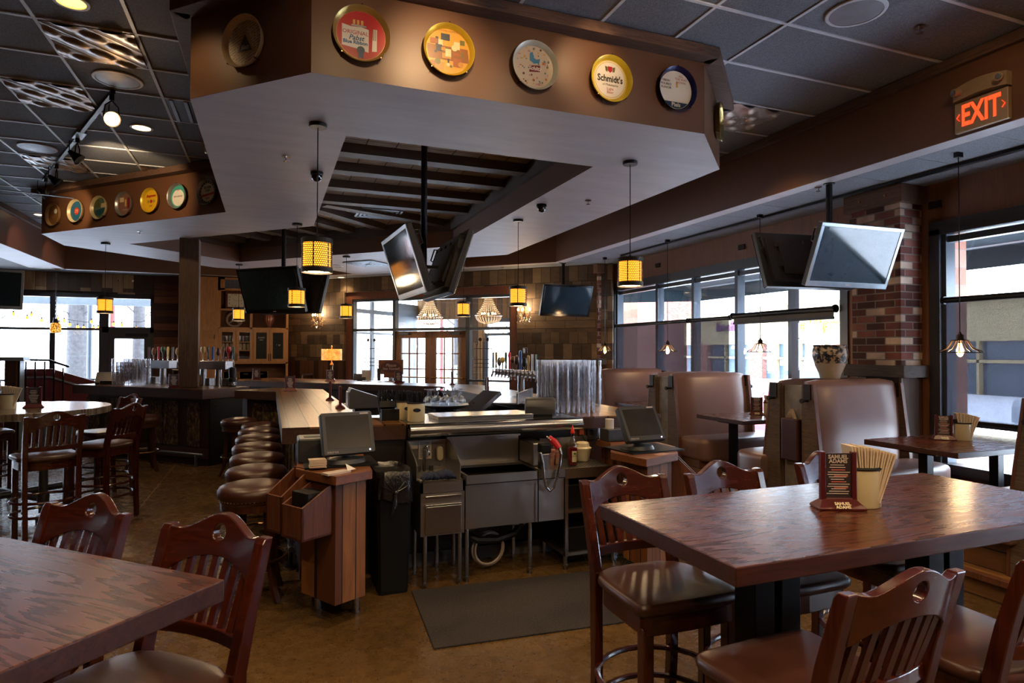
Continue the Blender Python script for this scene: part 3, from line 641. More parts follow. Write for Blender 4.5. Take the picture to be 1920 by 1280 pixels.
booth_table(3.50, 'nearest booth table, in front of the bench under the patterned vase'); booth_table(5.74, 'middle booth table, in front of the pale lit bench'); booth_table(7.62, 'farthest booth table, mostly hidden behind the middle bench')
# ================================================================ the bar
k = N('old_bar_top'); o_ = k.co(); x = k.n('SeparateXYZ', i0=o_).outputs
def bartop(name, uv):
    return planks(name, uv, 2.6, .135, [(.15, '3a2413'), (.4, '573619'), (.65, '6d4723'), (.9, '7d552c')], .29, .008, .6, (2, 26), mcol='140b06', var=.35, spec=.6)
m_bart = bartop('old_bar_top', 'yx'); m_bartx = bartop('old_bar_top_side', 'yx')
m_slab = wood('bar_edge_timber', '1d0f08', '4a2a17', 'y', .5, 1.5, bump=.4); m_slabx = wood('bar_edge_timber_end', '1d0f08', '4a2a17', 'x', .5, 1.5, bump=.4)
m_die = planks('bar_front_boards', 'zs', 3, .16, [(.2, '2c150c'), (.5, '4d2816'), (.8, '6a3b20')], .55, .003, .4, (2, 20))
k = N('peeling_door_paint'); o_ = k.co(); pn = k.noise(o_, 26, 6, .75, .5, vs=(1, 1, .45))
k.P(Base_Color=k.ramp(pn, [(.42, '1e110a'), (.52, '55391c'), (.62, '8a7440')]), Roughness=.7, Normal=k.bump(pn, .5, .01)); m_peel = k.m
m_blackp = mat('black_panel', '0b0b0d', .5, bump=0, spec=.3)
k = N('speckled_black_stone'); sp = k.noise(k.co(), 160, 2, .6); k.P(Base_Color=k.ramp(sp, [(.5, '0f0a08'), (.72, '2c1f18'), (.8, '5a4430')]), Roughness=.5); m_stone = k.m
k = N('brushed_steel'); o_ = k.co(); br = k.noise(o_, 3, 4, .6, vs=(120, 120, 1)); wb = k.noise(o_, 2.2, 2, .4, .4)
k.P(Base_Color=k.ramp(br, [(.2, 'a5a19c'), (.8, 'b0aca8')]), Metallic=1., Roughness=k.math('MULTIPLY_ADD', br, .06, .30), Normal=k.bump(wb, .5, .04)); m_steel = k.m
m_steelf = mat('flat_steel', 'a8a8aa', .26, 1, bump=0, var=.04)
ZT = 1.10
def bar_unit(name, label, top, th, dies, mtop, medge):
    t = T(name, label, 'bar', (0, 0, 0))
    B().prism(top, ZT-.012, ZT).ob('bar_top', mtop, t); B().prism(top, ZT-th, ZT-.0121).ob('top_edge', medge, t)
    for z0, z1, poly, m, nm in dies: B().prism(poly, z0, z1).ob(nm, m, t)
    return t
def doorpanel(b, p, q, z0, z1):
    """one old door panel laid on the bar front between plan points p and q"""
    p, q = Vector(p), Vector(q); L = (q-p).length; b.at((p.x, p.y, 0), atan2(q.y-p.y, q.x-p.x)); w_ = .045
    b.box(0, L, -.012, .01, z0, z0+w_*1.6); b.box(0, L, -.012, .01, z1-w_, z1); b.box(0, w_, -.012, .01, z0, z1); b.box(L-w_, L, -.012, .01, z0, z1); b.box(w_, L-w_, -.003, .01, z0+.05, z1-.03)
main = [(.09, 4.74), (.97, 4.70), (.97, 5.2), (.72, 5.25), (.72, 9.30), (.06, 9.96), (-.44, 9.46), (.09, 8.93)]
dmain = [(.22, 4.80), (.95, 4.78), (.95, 5.15), (.66, 5.2), (.66, 9.22), (.06, 9.82), (-.28, 9.48), (.22, 8.98)]
t = bar_unit('bar_counter', 'long plank-topped bar counter with stools along its left side', main, .115, [(0, ZT-.115, dmain, m_die, 'bar_front')], m_bart, m_slab)
for y in (8.0, 6.9, 5.8): b = B(); doorpanel(b, (.22, y+.75), (.22, y), .22, .92); b.ob('door_panel', m_peel, t)
b = B(); doorpanel(b, (-.2, 9.40), (.16, 9.04), .22, .92); b.ob('door_panel', m_peel, t)
B().tube([(.165, 4.95, .17), (.165, 8.85, .17), (-.33, 9.38, .17)], .022, 10).ob('foot_rail', m_pipe, t, smooth=True)
for y in (5.1, 6.4, 7.7):
    B().cyl((.165, y, 0), (.165, y, .17), .018, n=8).cyl((.165, y, 0), (.165, y, .02), .045, n=12).ob('rail_bracket', m_pipe, t)
left = [(-.87, 9.80), (-.28, 10.39), (-2.33, 12.44), (-2.92, 11.85)]
dl = [(-.80, 9.93), (-.40, 10.33), (-2.30, 12.23), (-2.70, 11.83)]
t = bar_unit('bar_counter', 'left bar section faced with peeling old doors, with two tap towers on top', left, .14, [(0, ZT-.14, dl, m_die, 'bar_front')], bartop('old_bar_top_left', 'xy'), m_slab)
u45 = Vector((-.7071, .7071))
for s_, L in ((.18, .24), (.62, .30), (.95, .30), (1.5, .3), (1.95, .3), (2.4, .3)):
    p = Vector((-.80, 9.93))+u45*s_; b = B(); doorpanel(b, p+u45*L, p, .26, .90); b.ob('door_panel', m_peel, t)
b = B(); b.at((-.79, 9.92, 0), pi/4).box(0, .58, -.02, 0, 0, .95)
e = b.ob('end_panel', m_blackp, t); b = B().at((-.79, 9.92, 0), pi/4)
for x in (.08, .28, .48):
    for z in (.3, .6, .85): b.cyl((x, -.022, z), (x, -.02, z), .008, n=8)
b.ob('panel_screws', m_steelf, t)
B().tube([(-.86, 9.82, .17), (-2.7, 11.66, .17)], .022, 10).cyl((-.95, 9.9, 0), (-.95, 9.9, .17), .02, n=8).cyl((-1.9, 10.85, 0), (-1.9, 10.85, .17), .02, n=8).ob('foot_rail', m_pipe, t, smooth=True)
B().at((-.74, 9.93, .10), 0).prism([(-.07, -.03), (-.02, .02), (-1.9, 1.9), (-1.95, 1.85)], 0, .14).ob('kick_board', m_slab, t)
S(B().cbox(-1.11, 10.43, 2.205, .26, .26, 2.2).ob('column', wood('old_post', '1f130c', '553a26', 'z', .7, 1.3, bump=.5), bevel=.006))
back = [(2.42, 4.70), (3.22, 4.66), (3.22, 9.73), (-.30, 13.25), (-.80, 12.75), (2.50, 9.45), (2.50, 5.3), (2.42, 5.3)]
db = [(2.5, 4.78), (3.10, 4.78), (3.10, 9.68), (-.30, 13.08), (-.68, 12.70), (2.58, 9.44), (2.58, 5.3), (2.5, 5.3)]
t = bar_unit('bar_counter', 'far and right bar counter that bends round behind the taps and glasses', back, .10, [(0, ZT-.10, db, m_die, 'bar_front')], bartop('old_bar_top_back', 'yx'), m_slab)
# steel service counter between the two bars, with a round nosing
t = T('service_counter', 'stainless service counter with a round nosing between the two wooden bars', 'counter', (0, 0, 0))
b = B(); b.box(.975, 2.415, 4.60, 5.40, ZT-.03, ZT); b.ob('steel_top', m_steelf, t)
b = B(); R = []
for x in (.975, 2.40):
    R.append([b.v(x, 4.60-.045*sin(pi*i/10), ZT-.045+.045*cos(pi*i/10)) for i in range(11)]+[b.v(x, 4.66, ZT-.09), b.v(x, 4.66, ZT)])
b.rings(R).ob('nosing', m_steelf, t, smooth=True)
B().box(.975, 2.5, 4.78, 4.86, 0, ZT-.035).ob('back_panel', m_stone, t); B().box(.66, 2.5, 4.75, 4.78, 0, .1).ob('base_board', mat('grey_cove_base', '4a4744', .6), t)
B().box(.30, .965, 4.735, 4.795, .0, ZT-.12).ob('end_panel', m_stone, t)
tag(B().box(1.24, 2.05, 4.78, 5.12, ZT+.001, ZT+.035).ob('steel_cover', m_steelf, bevel=.004), 'flat stainless lid lying on the service counter behind the nosing', 'lid')
# ---- hand sink
def legs(t, pts, h, r=.017):
    for x, y in pts: B().cyl((x, y, .03), (x, y, h), r, n=14).cyl((x, y, 0), (x, y, .03), r*.6, n=10).cyl((x, y, .03), (x, y, .045), r*1.25, n=14).ob('leg', m_steelf, t, smooth=True)
t = T('hand_sink', 'small stainless hand sink with splash sides, a blue towel on its rim', 'sink', (1.145, 4.5, 0)); t.location = (0, 0, 0)
b = B(); b.box(.985, 1.30, 4.26, 4.285, .665, .735); b.box(.985, 1.0, 4.26, 4.75, .665, .735); b.box(1.285, 1.30, 4.26, 4.75, .665, .735); b.box(1.0, 1.285, 4.66, 4.75, .665, .735); b.box(1.0, 1.285, 4.285, 4.66, .58, .60); b.ob('basin', m_steel, t)
for x in (.975, 1.292):
    b = B(); V = [b.v(xx, y, z) for xx in (x, x+.008) for y, z in ((4.75, .735), (4.75, .965), (4.68, .965), (4.42, .88), (4.36, .84), (4.36, .735))]
    b.f(V[:6]); b.f(V[6:][::-1]); [b.f([V[i], V[(i+1) % 6], V[6+(i+1) % 6], V[6+i]]) for i in range(6)]; b.ob('side_splash', m_steel, t)
B().box(.975, 1.30, 4.742, 4.75, .7, .965).ob('back_splash', m_steel, t)
b = B(); b.box(.985, 1.30, 4.27, 4.72, .365, .66); b.ob('cabinet', m_steel, t)
b = B(); b.box(1.015, 1.275, 4.255, 4.272, .38, .57); b.box(1.015, 1.275, 4.25, 4.272, .575, .585); b.box(1.015, 1.275, 4.25, 4.272, .63, .645); b.ob('towel_door', m_steelf, t, bevel=.003)
legs(t, [(1.02, 4.29), (1.27, 4.29), (1.02, 4.62), (1.2, 4.66)], .37)
b = B(); b.tube([(1.105, 4.68, .735), (1.105, 4.68, .90), (1.107, 4.66, .925), (1.115, 4.62, .93), (1.12, 4.60, .90), (1.12, 4.60, .87)], .012, 10); b.cyl((1.06, 4.68, .74), (1.06, 4.68, .78), .018, n=10); b.cyl((1.16, 4.68, .74), (1.16, 4.68, .78), .018, n=10); b.bar((1.155, 4.68, .785), (1.22, 4.64, .785), .02, .01); b.ob('faucet', m_chrome, t, smooth=True)
b = B(); b.pad([(1.235+.028*cos(a*pi/8), 4.70+.0*a) for a in range(2)]+[(0, 0)], 0, .1) if 0 else None
b.at((1.235, 4.742, .86), 0, pi/2).pad([(.026*cos(2*pi*i/20), .055*(1 if sin(2*pi*i/20) > 0 else -1)*.45+.032*sin(2*pi*i/20)) for i in range(20)], 0, .05, .012)
tag(b.ob('soap_dispenser', mat('cream_plastic', 'd8c8a8', .35, bump=0), smooth=True, ang=50), 'cream soap dispenser on the hand sink back splash', 'dispenser')
o = tag(B().box(1.075, 1.175, 4.739, 4.741, .82, .955).ob('notice_sheet', mat('notice_paper', 'd8ccb8', .8, bump=0)), 'printed notice sheet behind the hand sink tap', 'notice')
b = B()
for i in range(11): b.box(1.085, 1.165-.012*(i % 3), 4.7375, 4.7385, .944-.011*i, .948-.011*i)
b.ob('print_lines', mat('grey_print', '5a5450', .8, bump=0), o)
tag(B().box(.99, 1.07, 4.7385, 4.741, .90, .958).ob('notice_sheet', bpy.data.materials['notice_paper']), 'small notice sheet left of the hand sink tap', 'notice')
b = B(); rr = random.Random(3); R = []
for i in range(25):
    q = i/24; x = 1.0+.235*q; h = .012+.034*sin(pi*min(1, q*1.9))**.5*(q < .52)+.042*sin(pi*max(0, q-.45)/.55)**.5*(q >= .47); R.append([b.v(x+.004*sin(3*a+i), 4.30+(.052+.008*sin(2.3*i+a*2))*cos(a), .748+h*(1+sin(a))*.62+.004*sin(4*a+1.7*i)) for a in [2*pi*j/16 for j in range(16)]])
tag(b.rings(R).ob('blue_towel', mat('navy_towel', '1c2440', .95, var=.3, scale=60, bump=.4), smooth=True, ang=80), 'crumpled navy blue towel on the hand sink rim', 'towel')
# ---- ice bin
t = T('ice_bin', 'stainless ice bin with open well and soda lines hanging below', 'sink', (0, 0, 0))
b = B(); b.box(1.31, 2.085, 4.255, 4.275, .695, .765); b.box(1.31, 1.33, 4.27, 4.75, .695, .765); b.box(1.90, 2.085, 4.27, 4.75, .745, .76); b.box(1.33, 1.90, 4.66, 4.75, .745, .765); b.box(1.31, 2.085, 4.275, 4.29, .385, .70); b.box(1.31, 2.085, 4.29, 4.72, .385, .42); b.box(2.07, 2.085, 4.28, 4.72, .385, .75); b.ob('bin_body', m_steel, t)
B().box(1.33, 1.90, 4.29, 4.66, .44, .60).ob('well', m_blackp, t)
B().box(1.86, 1.866, 4.248, 4.257, .385, .765).box(1.31, 2.085, 4.25, 4.257, .70, .706).ob('seam', m_blackp, t)
b = B(); b.box(1.29, 1.90, 4.742, 4.755, .765, .985); b.box(1.29, 1.90, 4.70, 4.755, .972, .985); b.ob('back_splash', m_steel, t)
b = B(); b.box(1.905, 2.02, 4.45, 4.74, .765, .94); b.ob('cover_box', m_steel, t, bevel=.01)
legs(t, [(1.33, 4.31), (1.82, 4.31), (1.33, 4.65), (1.82, 4.65)], .39)
b = B()
for i in range(4): b.tube([(1.34, 4.5, .30+.012*i), (1.42, 4.45, .33+.012*i), (1.55, 4.42, .365+.012*i), (1.70, 4.45, .34+.012*i), (1.85, 4.5, .31+.014*i), (1.95, 4.55, .36)], .007, 6)
b.tube([(1.55+.115*cos(2*pi*i/28), 4.46+.02*cos(2*pi*i/28), .17+.115*sin(2*pi*i/28)) for i in range(28)], .009, 6, closed=True); b.tube([(1.55+.125*cos(2*pi*i/28), 4.48, .165+.125*sin(2*pi*i/28)) for i in range(28)], .009, 6, closed=True)
b.ob('soda_lines', mat('pale_tube', '9a8a7c', .45, bump=0), t, smooth=True)
B().tube([(1.36, 4.47, .30), (1.45, 4.44, .25), (1.6, 4.44, .235), (1.75, 4.46, .26), (1.83, 4.5, .31)], .028, 8).ob('black_sleeve', m_blackp, t, smooth=True)
# soda gun
t = T('soda_gun', 'soda gun with red and white nozzle on a braided steel hose', 'soda gun', (0, 0, 0))
B().box(1.895, 1.965, 4.27, 4.34, .765, .885).ob('holder', m_steelf, t, bevel=.006); B().box(1.90, 1.985, 4.28, 4.36, .885, .955).ob('holster', m_blackp, t, bevel=.01)
hp = [(1.885, 4.262, .90), (1.893, 4.235, .82), (1.90, 4.228, .72), (1.915, 4.226, .65), (1.945, 4.225, .618), (1.975, 4.225, .64), (2.005, 4.225, .71), (2.03, 4.23, .80), (2.045, 4.24, .88), (2.035, 4.26, .93), (2.012, 4.28, .955)]
b = B(); P = []
for i in range(len(hp)-1):
    for j in range(9): P.append(Vector(hp[i]).lerp(Vector(hp[i+1]), j/9))
b.tube(P, [.0125 if i % 2 else .0105 for i in range(len(P))], 10).ob('hose', m_chrome, t, smooth=True, ang=80)
B().tube([(2.035, 4.255, .925), (2.01, 4.28, .965), (1.97, 4.30, 1.005)], [.022, .026, .018], 10).ob('gun_body', mat('red_plastic', 'b01c28', .35, bump=0), t, smooth=True)
b = B()
for i in range(8): b.ball((1.955+.013*(i % 4)-.008, 4.275+.008*(i//4), .998-.011*(i % 4)+.012), .006, 6, 4)
b.ob('gun_buttons', mat('white_plastic', 'd8d4d0', .4, bump=0), t)
# ---- drain board on a shelf frame
t = T('drain_board', 'perforated stainless drain board with open shelves below', 'counter', (0, 0, 0))
b = B(); b.box(2.09, 2.53, 4.255, 4.275, .69, .765); b.box(2.09, 2.53, 4.27, 4.75, .735, .75); b.ob('board', m_steel, t)
b = B()
for i in range(13):
    for j in range(12): b.cyl((2.115+.033*i, 4.30+.036*j, .7505), (2.115+.033*i, 4.30+.036*j, .7515), .008, n=8)
b.ob('hole_pattern', m_blackp, t); B().box(2.09, 2.53, 4.742, 4.752, .75, .93).ob('back_splash', m_steel, t)
for z in (.45, .13): B().box(2.09, 2.53, 4.27, 4.72, z-.025, z).ob('shelf', m_steel, t)
B().box(2.09, 2.115, 4.262, 4.29, .1, .70).ob('upright', m_steelf, t); B().box(2.505, 2.53, 4.262, 4.29, .1, .70).ob('upright', m_steelf, t); legs(t, [(2.103, 4.29), (2.515, 4.29), (2.103, 4.68), (2.515, 4.68)], .11)
tag(B().box(2.14, 2.5, 4.32, 4.66, .451, .63).ob('storage_tub', m_blackp, bevel=.01), 'black tub on the upper shelf under the drain board', 'tub'); tag(B().box(2.13, 2.5, 4.3, 4.66, .131, .31).ob('storage_tub', m_blackp, bevel=.01), 'black tub on the lower shelf under the drain board', 'tub')
# bottle of red syrup
t = T('syrup_bottle', 'bottle of red syrup with a red pourer on the drain board', 'bottle', (2.245, 4.45, .752))
m_clear = glassy('clear_glass', (.93, .95, .97), .06, .03, .55)
prof = [(.038, 0), (.039, .01), (.039, .125), (.036, .15), (.022, .19), (.015, .21), (.0135, .25), (.015, .255)]
B().lathe(prof, 24, caps=(1, 0)).ob('glass', m_clear, t, smooth=True); B().lathe([(.0365, .004), (.0375, .012), (.0375, .135)], 24).ob('syrup', mat('red_syrup', '6a0a14', .15, bump=0), t, smooth=True)
b = B(); R = [[b.v(.0395*cos(a), .0395*sin(a), z) for a in [-pi/2-.55+1.1*i/10 for i in range(11)]] for z in (.03, .115)]
b.rings(R, closed=False, caps=(0, 0)).ob('label', mat('cream_label', 'c8bc98', .6, bump=0), t); B().at((0, -.0402, .095)).ball((0, 0, 0), .012, 8, 6, 1, .1, .7).ob('label_emblem', mat('label_green', '4a6a20', .6, bump=0), t)
text('ROSE', .016, bpy.data.materials['grey_print'], t, (0, -.0402, .075), (pi/2, 0, 0), .0002)
B().lathe([(.016, .25), (.018, .258), (.013, .275), (.006, .30), (.003, .315)], 14).ob('pourer', mat('red_pourer', 'd0281c', .4, bump=0), t, smooth=True)
# paper cups, white tub
def cup_stack(label, x, y, n):
    t = T('paper_cup_stack', label, 'cups', (x, y, .752))
    b = B(); b.lathe([(.024, 0), (.034, .085), (.036, .087), (.034, .089)], 20)
    for i in range(n): b.lathe([(.0335, .09+.011*i), (.036, .098+.011*i), (.034, .101+.011*i)], 20)
    b.ob('cups', mat('printed_cup', 'c8b4a4', .6, var=.5, scale=30, bump=0, col2='a03a30') if 'printed_cup' not in bpy.data.materials else bpy.data.materials['printed_cup'], t, smooth=True)
cup_stack('left stack of printed paper cups beside the soda gun', 2.08, 4.50, 3); cup_stack('right stack of printed paper cups beside the syrup bottle', 2.16, 4.55, 4)
b = B(); b.at((2.41, 4.60, .752)).lathe([(.05, 0), (.056, .01), (.07, .09), (.072, .095)], 20); t = T('plastic_tub', 'cream plastic tub stacked upside down at the right end of the drain board', 'tub', (0, 0, 0)); b.ob('tub', bpy.data.materials['cream_plastic'], t, smooth=True); B().at((2.41, 4.60, .848)).lathe([(.074, 0), (.076, .012), (.06, .022), (.055, .05), (.045, .058)], 20).ob('tub_lid', bpy.data.materials['cream_plastic'], t, smooth=True)
# ---- trash can with bag
t = T('trash_can', 'tall black trash can with a knotted black bag beside the wooden register stand', 'trash can', (.80, 4.44, 0))
b = B(); R = []
for z, k_ in ((0, .82), (.02, .84), (.80, 1.0)): R.append([b.v(x*k_, y*k_, z) for x, y in ((-.12, -.19), (-.10, -.21), (.10, -.21), (.12, -.19), (.12, .19), (.10, .21), (-.10, .21), (-.12, .19))])
b.rings(R).ob('can', m_blackp, t)
m_bag = mat('black_bag', '16151a', .28, bump=.5, scale=18, bd=.02, spec=.7)
b = B(); R = []; rr = random.Random(5); n = 48
P = [(.10*cos(2*pi*i/n)**1, .19*sin(2*pi*i/n)) for i in range(n)]
def sq(a, p=.45): c, s = cos(a), sin(a); return (abs(c)**p*(1 if c > 0 else -1), abs(s)**p*(1 if s > 0 else -1))
for z, k_, am in ((.70, .93, .0), (.78, 1.0, .006), (.64, 1.12, .012), (.73, 1.14, .01), (.81, 1.09, .008), (.835, 1.02, .006), (.80, .9, .004), (.6, .84, .004)):
    if z == .70 or z == .78: continue
    R.append([b.v(.118*k_*sq(2*pi*i/n)[0]+rr.uniform(-am, am), .208*k_*sq(2*pi*i/n)[1]+rr.uniform(-am, am), z+rr.uniform(-am, am)+(.025*cos(2*pi*i/n*3) if z < .7 else 0)) for i in range(n)])
b.rings(R, caps=(0, 1)).ob('bag', m_bag, t, smooth=True, ang=70)
b = B(); b.ball((.0, -.245, .70), .018, 10, 7); b.tube([(0, -.245, .70), (-.01, -.25, .62), (-.03, -.245, .55)], [.008, .02, .012], 8)
for i in range(7): a = -1.1+2.2*i/6; b.tube([(0, -.245, .70), (.10*sin(a), -.235, .70+.10*cos(a))], [.006, .002], 5)
b.ob('bag_knot', m_bag, t, smooth=True)
# ---- mat
tag(B().at((1.64, 3.78, 0), rad(-4)).pad([(-.75, -.435), (.75, -.435), (.75, .435), (-.75, .435)], 0.0005, .011, .006).ob('floor_mat', mat('dark_carpet_mat', '262122', .95, var=.35, scale=90, bump=.6, col2='3a3330')), 'dark rectangular floor mat in front of the steel sinks', 'mat')
# ---- equipment inside the bar
t = T('glass_rack', 'dark angled rack and tray for glasses in the middle of the bar', 'rack', (0, 0, 0))
B().box(1.25, 2.05, 5.75, 6.35, 0, 1.0).ob('cabinet', m_blackp, t); b = B(); b.at((1.62, 6.0, 1.09)).lathe([(.20, 0), (.235, .02), (.24, .035), (.22, .035)], 32); b.ob('round_tray', mat('dark_tray', '2a2522', .35, .4), t, smooth=True); B().cyl((1.62, 6.0, 1.0), (1.62, 6.0, 1.09), .12).ob('tray_stand', m_blackp, t)
b = B().at((1.36, 5.85, 1.07), rad(15), 0, rad(14)).box(-.12, .16, -.18, .1, -.03, .02); b.ob('slotted_guard', mat('dark_grille', '2c2e34', .4, .5), t); B().at((2.02, 6.15, 1.10), rad(20), 0, rad(-32)).box(-.22, .22, -.14, .14, -.02, .02).ob('slanted_lid', m_steelf, t)
t = T('drain_trough', 'slotted stainless trough along the right bar under the tap row', 'trough', (0, 0, 0))
b = B().at((2.44, 6.5, 1.10), rad(-32)); b.box(-.24, .24, -.5, .5, 0, .02); b.box(.22, .24, -.5, .5, .02, .12); b.box(-.24, -.22, -.5, .5, -.06, .02); b.ob('trough', m_steelf, t, bevel=.003)
b = B().at((2.44, 6.5, 1.10), rad(-32))
for i in range(26): b.box(-.243, -.241, -.48+.037*i, -.46+.037*i, -.05, .01)
b.ob('slots', m_blackp, t); B().box(2.12, 2.5, 5.9, 7.3, 0, 1.02).ob('base', m_blackp, t)
tag(B().box(.76, 1.2, 6.3, 9.0, 0, .92).ob('back_counter', m_steelf), 'low stainless work counter inside the bar behind the long bar top', 'counter')
# ================================================================ things on the bars and tables
m_maroon = mat('maroon_wood', '4a1216', .35, var=.1, bump=.02); m_card = mat('dark_menu_card', '2c2226', .5, bump=0, var=.3, scale=30); m_print = mat('pale_print', 'b8a8a0', .7, bump=0); m_redp = mat('red_print', 'b0584c', .7, bump=0)
def make_menu(full):
    t = T('menu_holder', 'x', 'menu')
    b = B(); V = [b.v(x, y, z) for z, a, c in ((0, .085, .045), (.008, .085, .045), (.035, .062, .012), (.04, .062, .010)) for x, y in ((-a, -c), (a, -c), (a, c), (-a, c))]
    b.rings([V[0:4], V[4:8], V[8:12], V[12:16]]).ob('base', m_maroon, t, bevel=.002)
    for s in (-1, 1): B().box(s*.056-.009, s*.056+.009, -.012, .012, .03, .21).ob('post', m_maroon, t, bevel=.003)
    o = B().box(-.048, .048, -.004, .004, .036, .203).ob('card', m_card, t)
    for s in (-1, 1):
        b = B(); rr = random.Random(4)
        for i in range(13 if full else 8):
            z = .16-.0088*i if full else .17-.016*i; wd = rr.uniform(.02, .042); x0 = rr.uniform(-.004, .004); b.cbox(x0, s*.0045, z, wd*2, .0006, .003 if full else .006)
        b.ob('print_lines', m_print, o)
        if full:
            r_ = (pi/2, 0, 0 if s < 0 else pi); text('SAMUEL', .020, m_print, o, (0, s*.0046, .190), r_, .0003, bold=.0006); text('ADAMS', .020, m_print, o, (0, s*.0046, .174), r_, .0003, bold=.0006)
            b = B(); [b.cbox(.01*(i % 2), s*.0046, .142-.022*i, .05, .0006, .004) for i in range(4)]; b.ob('red_lines', m_redp, o)
            text('SAMUEL', .016, mat('cream_print', 'd8cca8', .6, bump=0) if 'cream_print' not in bpy.data.materials else bpy.data.materials['cream_print'], t, (0, s*.038, .0245), (rad(50) if s < 0 else rad(50), 0, 0 if s < 0 else pi), .0004, bold=.0006)
            text('ADAMS', .016, bpy.data.materials['cream_print'], t, (0, s*.0455, .0135), (rad(50), 0, 0 if s < 0 else pi), .0004, bold=.0006)
    return t
mA = freeze(make_menu(True)); mB = freeze(make_menu(False)); fA = [True]; fB = [True]; gm = 'menu holders on the bars and tables'
place(mA, fA, 1.975, 1.735, rad(-24), 'maroon menu holder beside the napkin tin on the near dark table', gm, 1.071)
place(mA, fA, 5.33, 3.62, rad(-42), 'maroon menu holder on the nearest booth table under the cage lamp', gm, .911)
place(mA, fA, 5.35, 5.82, rad(-36), 'maroon menu holder on the middle booth table', gm, .911)
place(mB, fB, 5.33, 7.72, rad(-34), 'maroon menu holder on the farthest booth table beside the register screen', gm, .911)
place(mB, fB, -2.20, 7.60, rad(10), 'maroon menu holder on the round table, cut by the left picture edge', gm, 1.071)
for x, y, rz, lab in ((.27, 9.02, .1, 'maroon menu holder standing at the far end of the plank bar top'), (.64, 7.25, 1.45, 'edge-on maroon menu holder at the inner plank bar edge, farther of two'), (.64, 6.2, 1.5, 'maroon menu holder seen edge-on on the plank bar top behind the nearest register screen'),
        (-.22, 12.80, .1, 'maroon menu holder on the far bar in front of the wicker baskets'), (1.02, 11.6, .1, 'maroon menu holder on the far bar below the drum table lamp'), (2.05, 10.6, .05, 'maroon menu holder on the far bar in front of the oak doors'), (2.78, 9.85, 1.4, 'maroon menu holder seen edge-on at the far bar bend behind the wine glasses'),
        (2.66, 7.75, 1.5, 'maroon menu holder seen edge-on on the right bar in front of the tap row'), (-1.28, 10.20, .3, 'maroon menu holder on the left bar by the old post')):
    place(mB, fB, x, y, rz, lab, gm, ZT+.001)
m_enamel = mat('cream_enamel', 'cfc09a', .2, bump=0, var=.03, coat=.3); m_nap = mat('paper_napkin', 'c8b49c', .85, var=.06, bump=.1, scale=30)
def oval(rx, ry, n=36): return [(rx*cos(2*pi*i/n), ry*sin(2*pi*i/n)) for i in range(n)]
def make_tin(fill):
    t = T('napkin_tin' if fill == 'n' else 'straw_tin', 'x', 'tin')
    b = B(); R = [[b.v(x*k_, y*k_, z) for x, y in oval(.068, .048)] for z, k_ in ((0, .95), (.004, 1), (.145, 1), (.145, .96), (.01, .95))]; b.rings(R).ob('tin', m_enamel, t, smooth=True)
    B().tube([(x, y, .146) for x, y in oval(.069, .049)], .0055, 8, closed=True).ob('rim', m_blackp, t, smooth=True)
    if fill == 'n':
        b = B(); rr = random.Random(9)
        for i in range(15):
            x = -.022+.0048*i
            b.at((x, 0, .02), 0, 0, rad(-9+2.0*i)).box(-.0026, .0030, -.038+.003*(i % 2), .041-.003*(i % 3), 0, .212-.0016*i+rr.uniform(-.002, .002))
        b.ob('napkins', m_nap, t); B().at((-.045, -.01, .13), .3).box(-.013, .013, -.02, .02, 0, .045).ob('sauce_packets', mat('dark_packet', '2a1a14', .5) if 'dark_packet' not in bpy.data.materials else bpy.data.materials['dark_packet'], t, bevel=.003)
    else:
        b = B(); rr = random.Random(2)
        for i in range(70): a = rr.uniform(0, 2*pi); q = rr.uniform(0, .9)**.5; x, y = .055*q*cos(a), .038*q*sin(a); b.cyl((x*.8, y*.8, .02), (x*1.1, y*1.1, .205+rr.uniform(0, .03)), .0033, n=6)
        b.ob('straws', m_blackp, t); b = B().at((.005, -.0476, .09), 0, pi/2).lathe([(.022, 0), (.022, .0012)], 24, sx=1.35, sy=.7); b.ob('oval_badge', mat('dark_badge', '1c2230', .4, bump=0), t); text('BAR MIX', .009, m_print, t, (.005, -.0492, .09), (pi/2, 0, 0), .0002) if 0 else None
    return t
tN = freeze(make_tin('n')); fN = [True]; gt = 'cream napkin tins with black rims'
place(tN, fN, 2.085, 1.725, rad(-22), 'cream napkin tin with white napkins beside the menu holder on the near dark table', gt, 1.071)
place(tN, fN, 5.45, 3.54, rad(-40), 'cream napkin tin on the nearest booth table under the cage lamp', gt, .911)
place(tN, fN, 5.47, 5.74, rad(-36), 'cream napkin tin on the middle booth table', gt, .911)
place(tN, fN, 5.46, 7.64, rad(-34), 'cream napkin tin on the farthest booth table', gt, .911)
place(tN, fN, -2.38, 7.50, rad(10), 'cream napkin tin on the round table, cut by the left picture edge', gt, 1.071)
tS = make_tin('s'); tS.location = (1.075, 4.83, ZT+.001); tS.rotation_euler = (0, 0, rad(-12)); tag(tS, 'cream tin full of black straws on the service counter, in front of its twin', None, 'cream straw tins on the service counter')
dup(tS, (1.02, 5.0, ZT+.001), .2, 'cream tin of black straws half hidden behind the front one', 'cream straw tins on the service counter')
t = T('straw_caddy', 'black bar caddy with wrapped straws and stirrers left of the cream straw tins', 'caddy', (.90, 5.03, ZT))
b = B(); b.box(-.07, .07, -.07, .05, 0, .09); b.ob('box', m_blackp, t, bevel=.004); b = B().at((-.02, .0, .09), 0, rad(-18)).box(-.06, .06, -.05, .05, 0, .05); b.ob('tilted_tray', m_blackp, t); b = B(); rr = random.Random(8)
for i in range(30): x, y = rr.uniform(-.08, .05), rr.uniform(-.03, .05); b.cyl((x, y, .06), (x+rr.uniform(-.03, .02), y, rr.uniform(.19, .24)), .004, n=6)
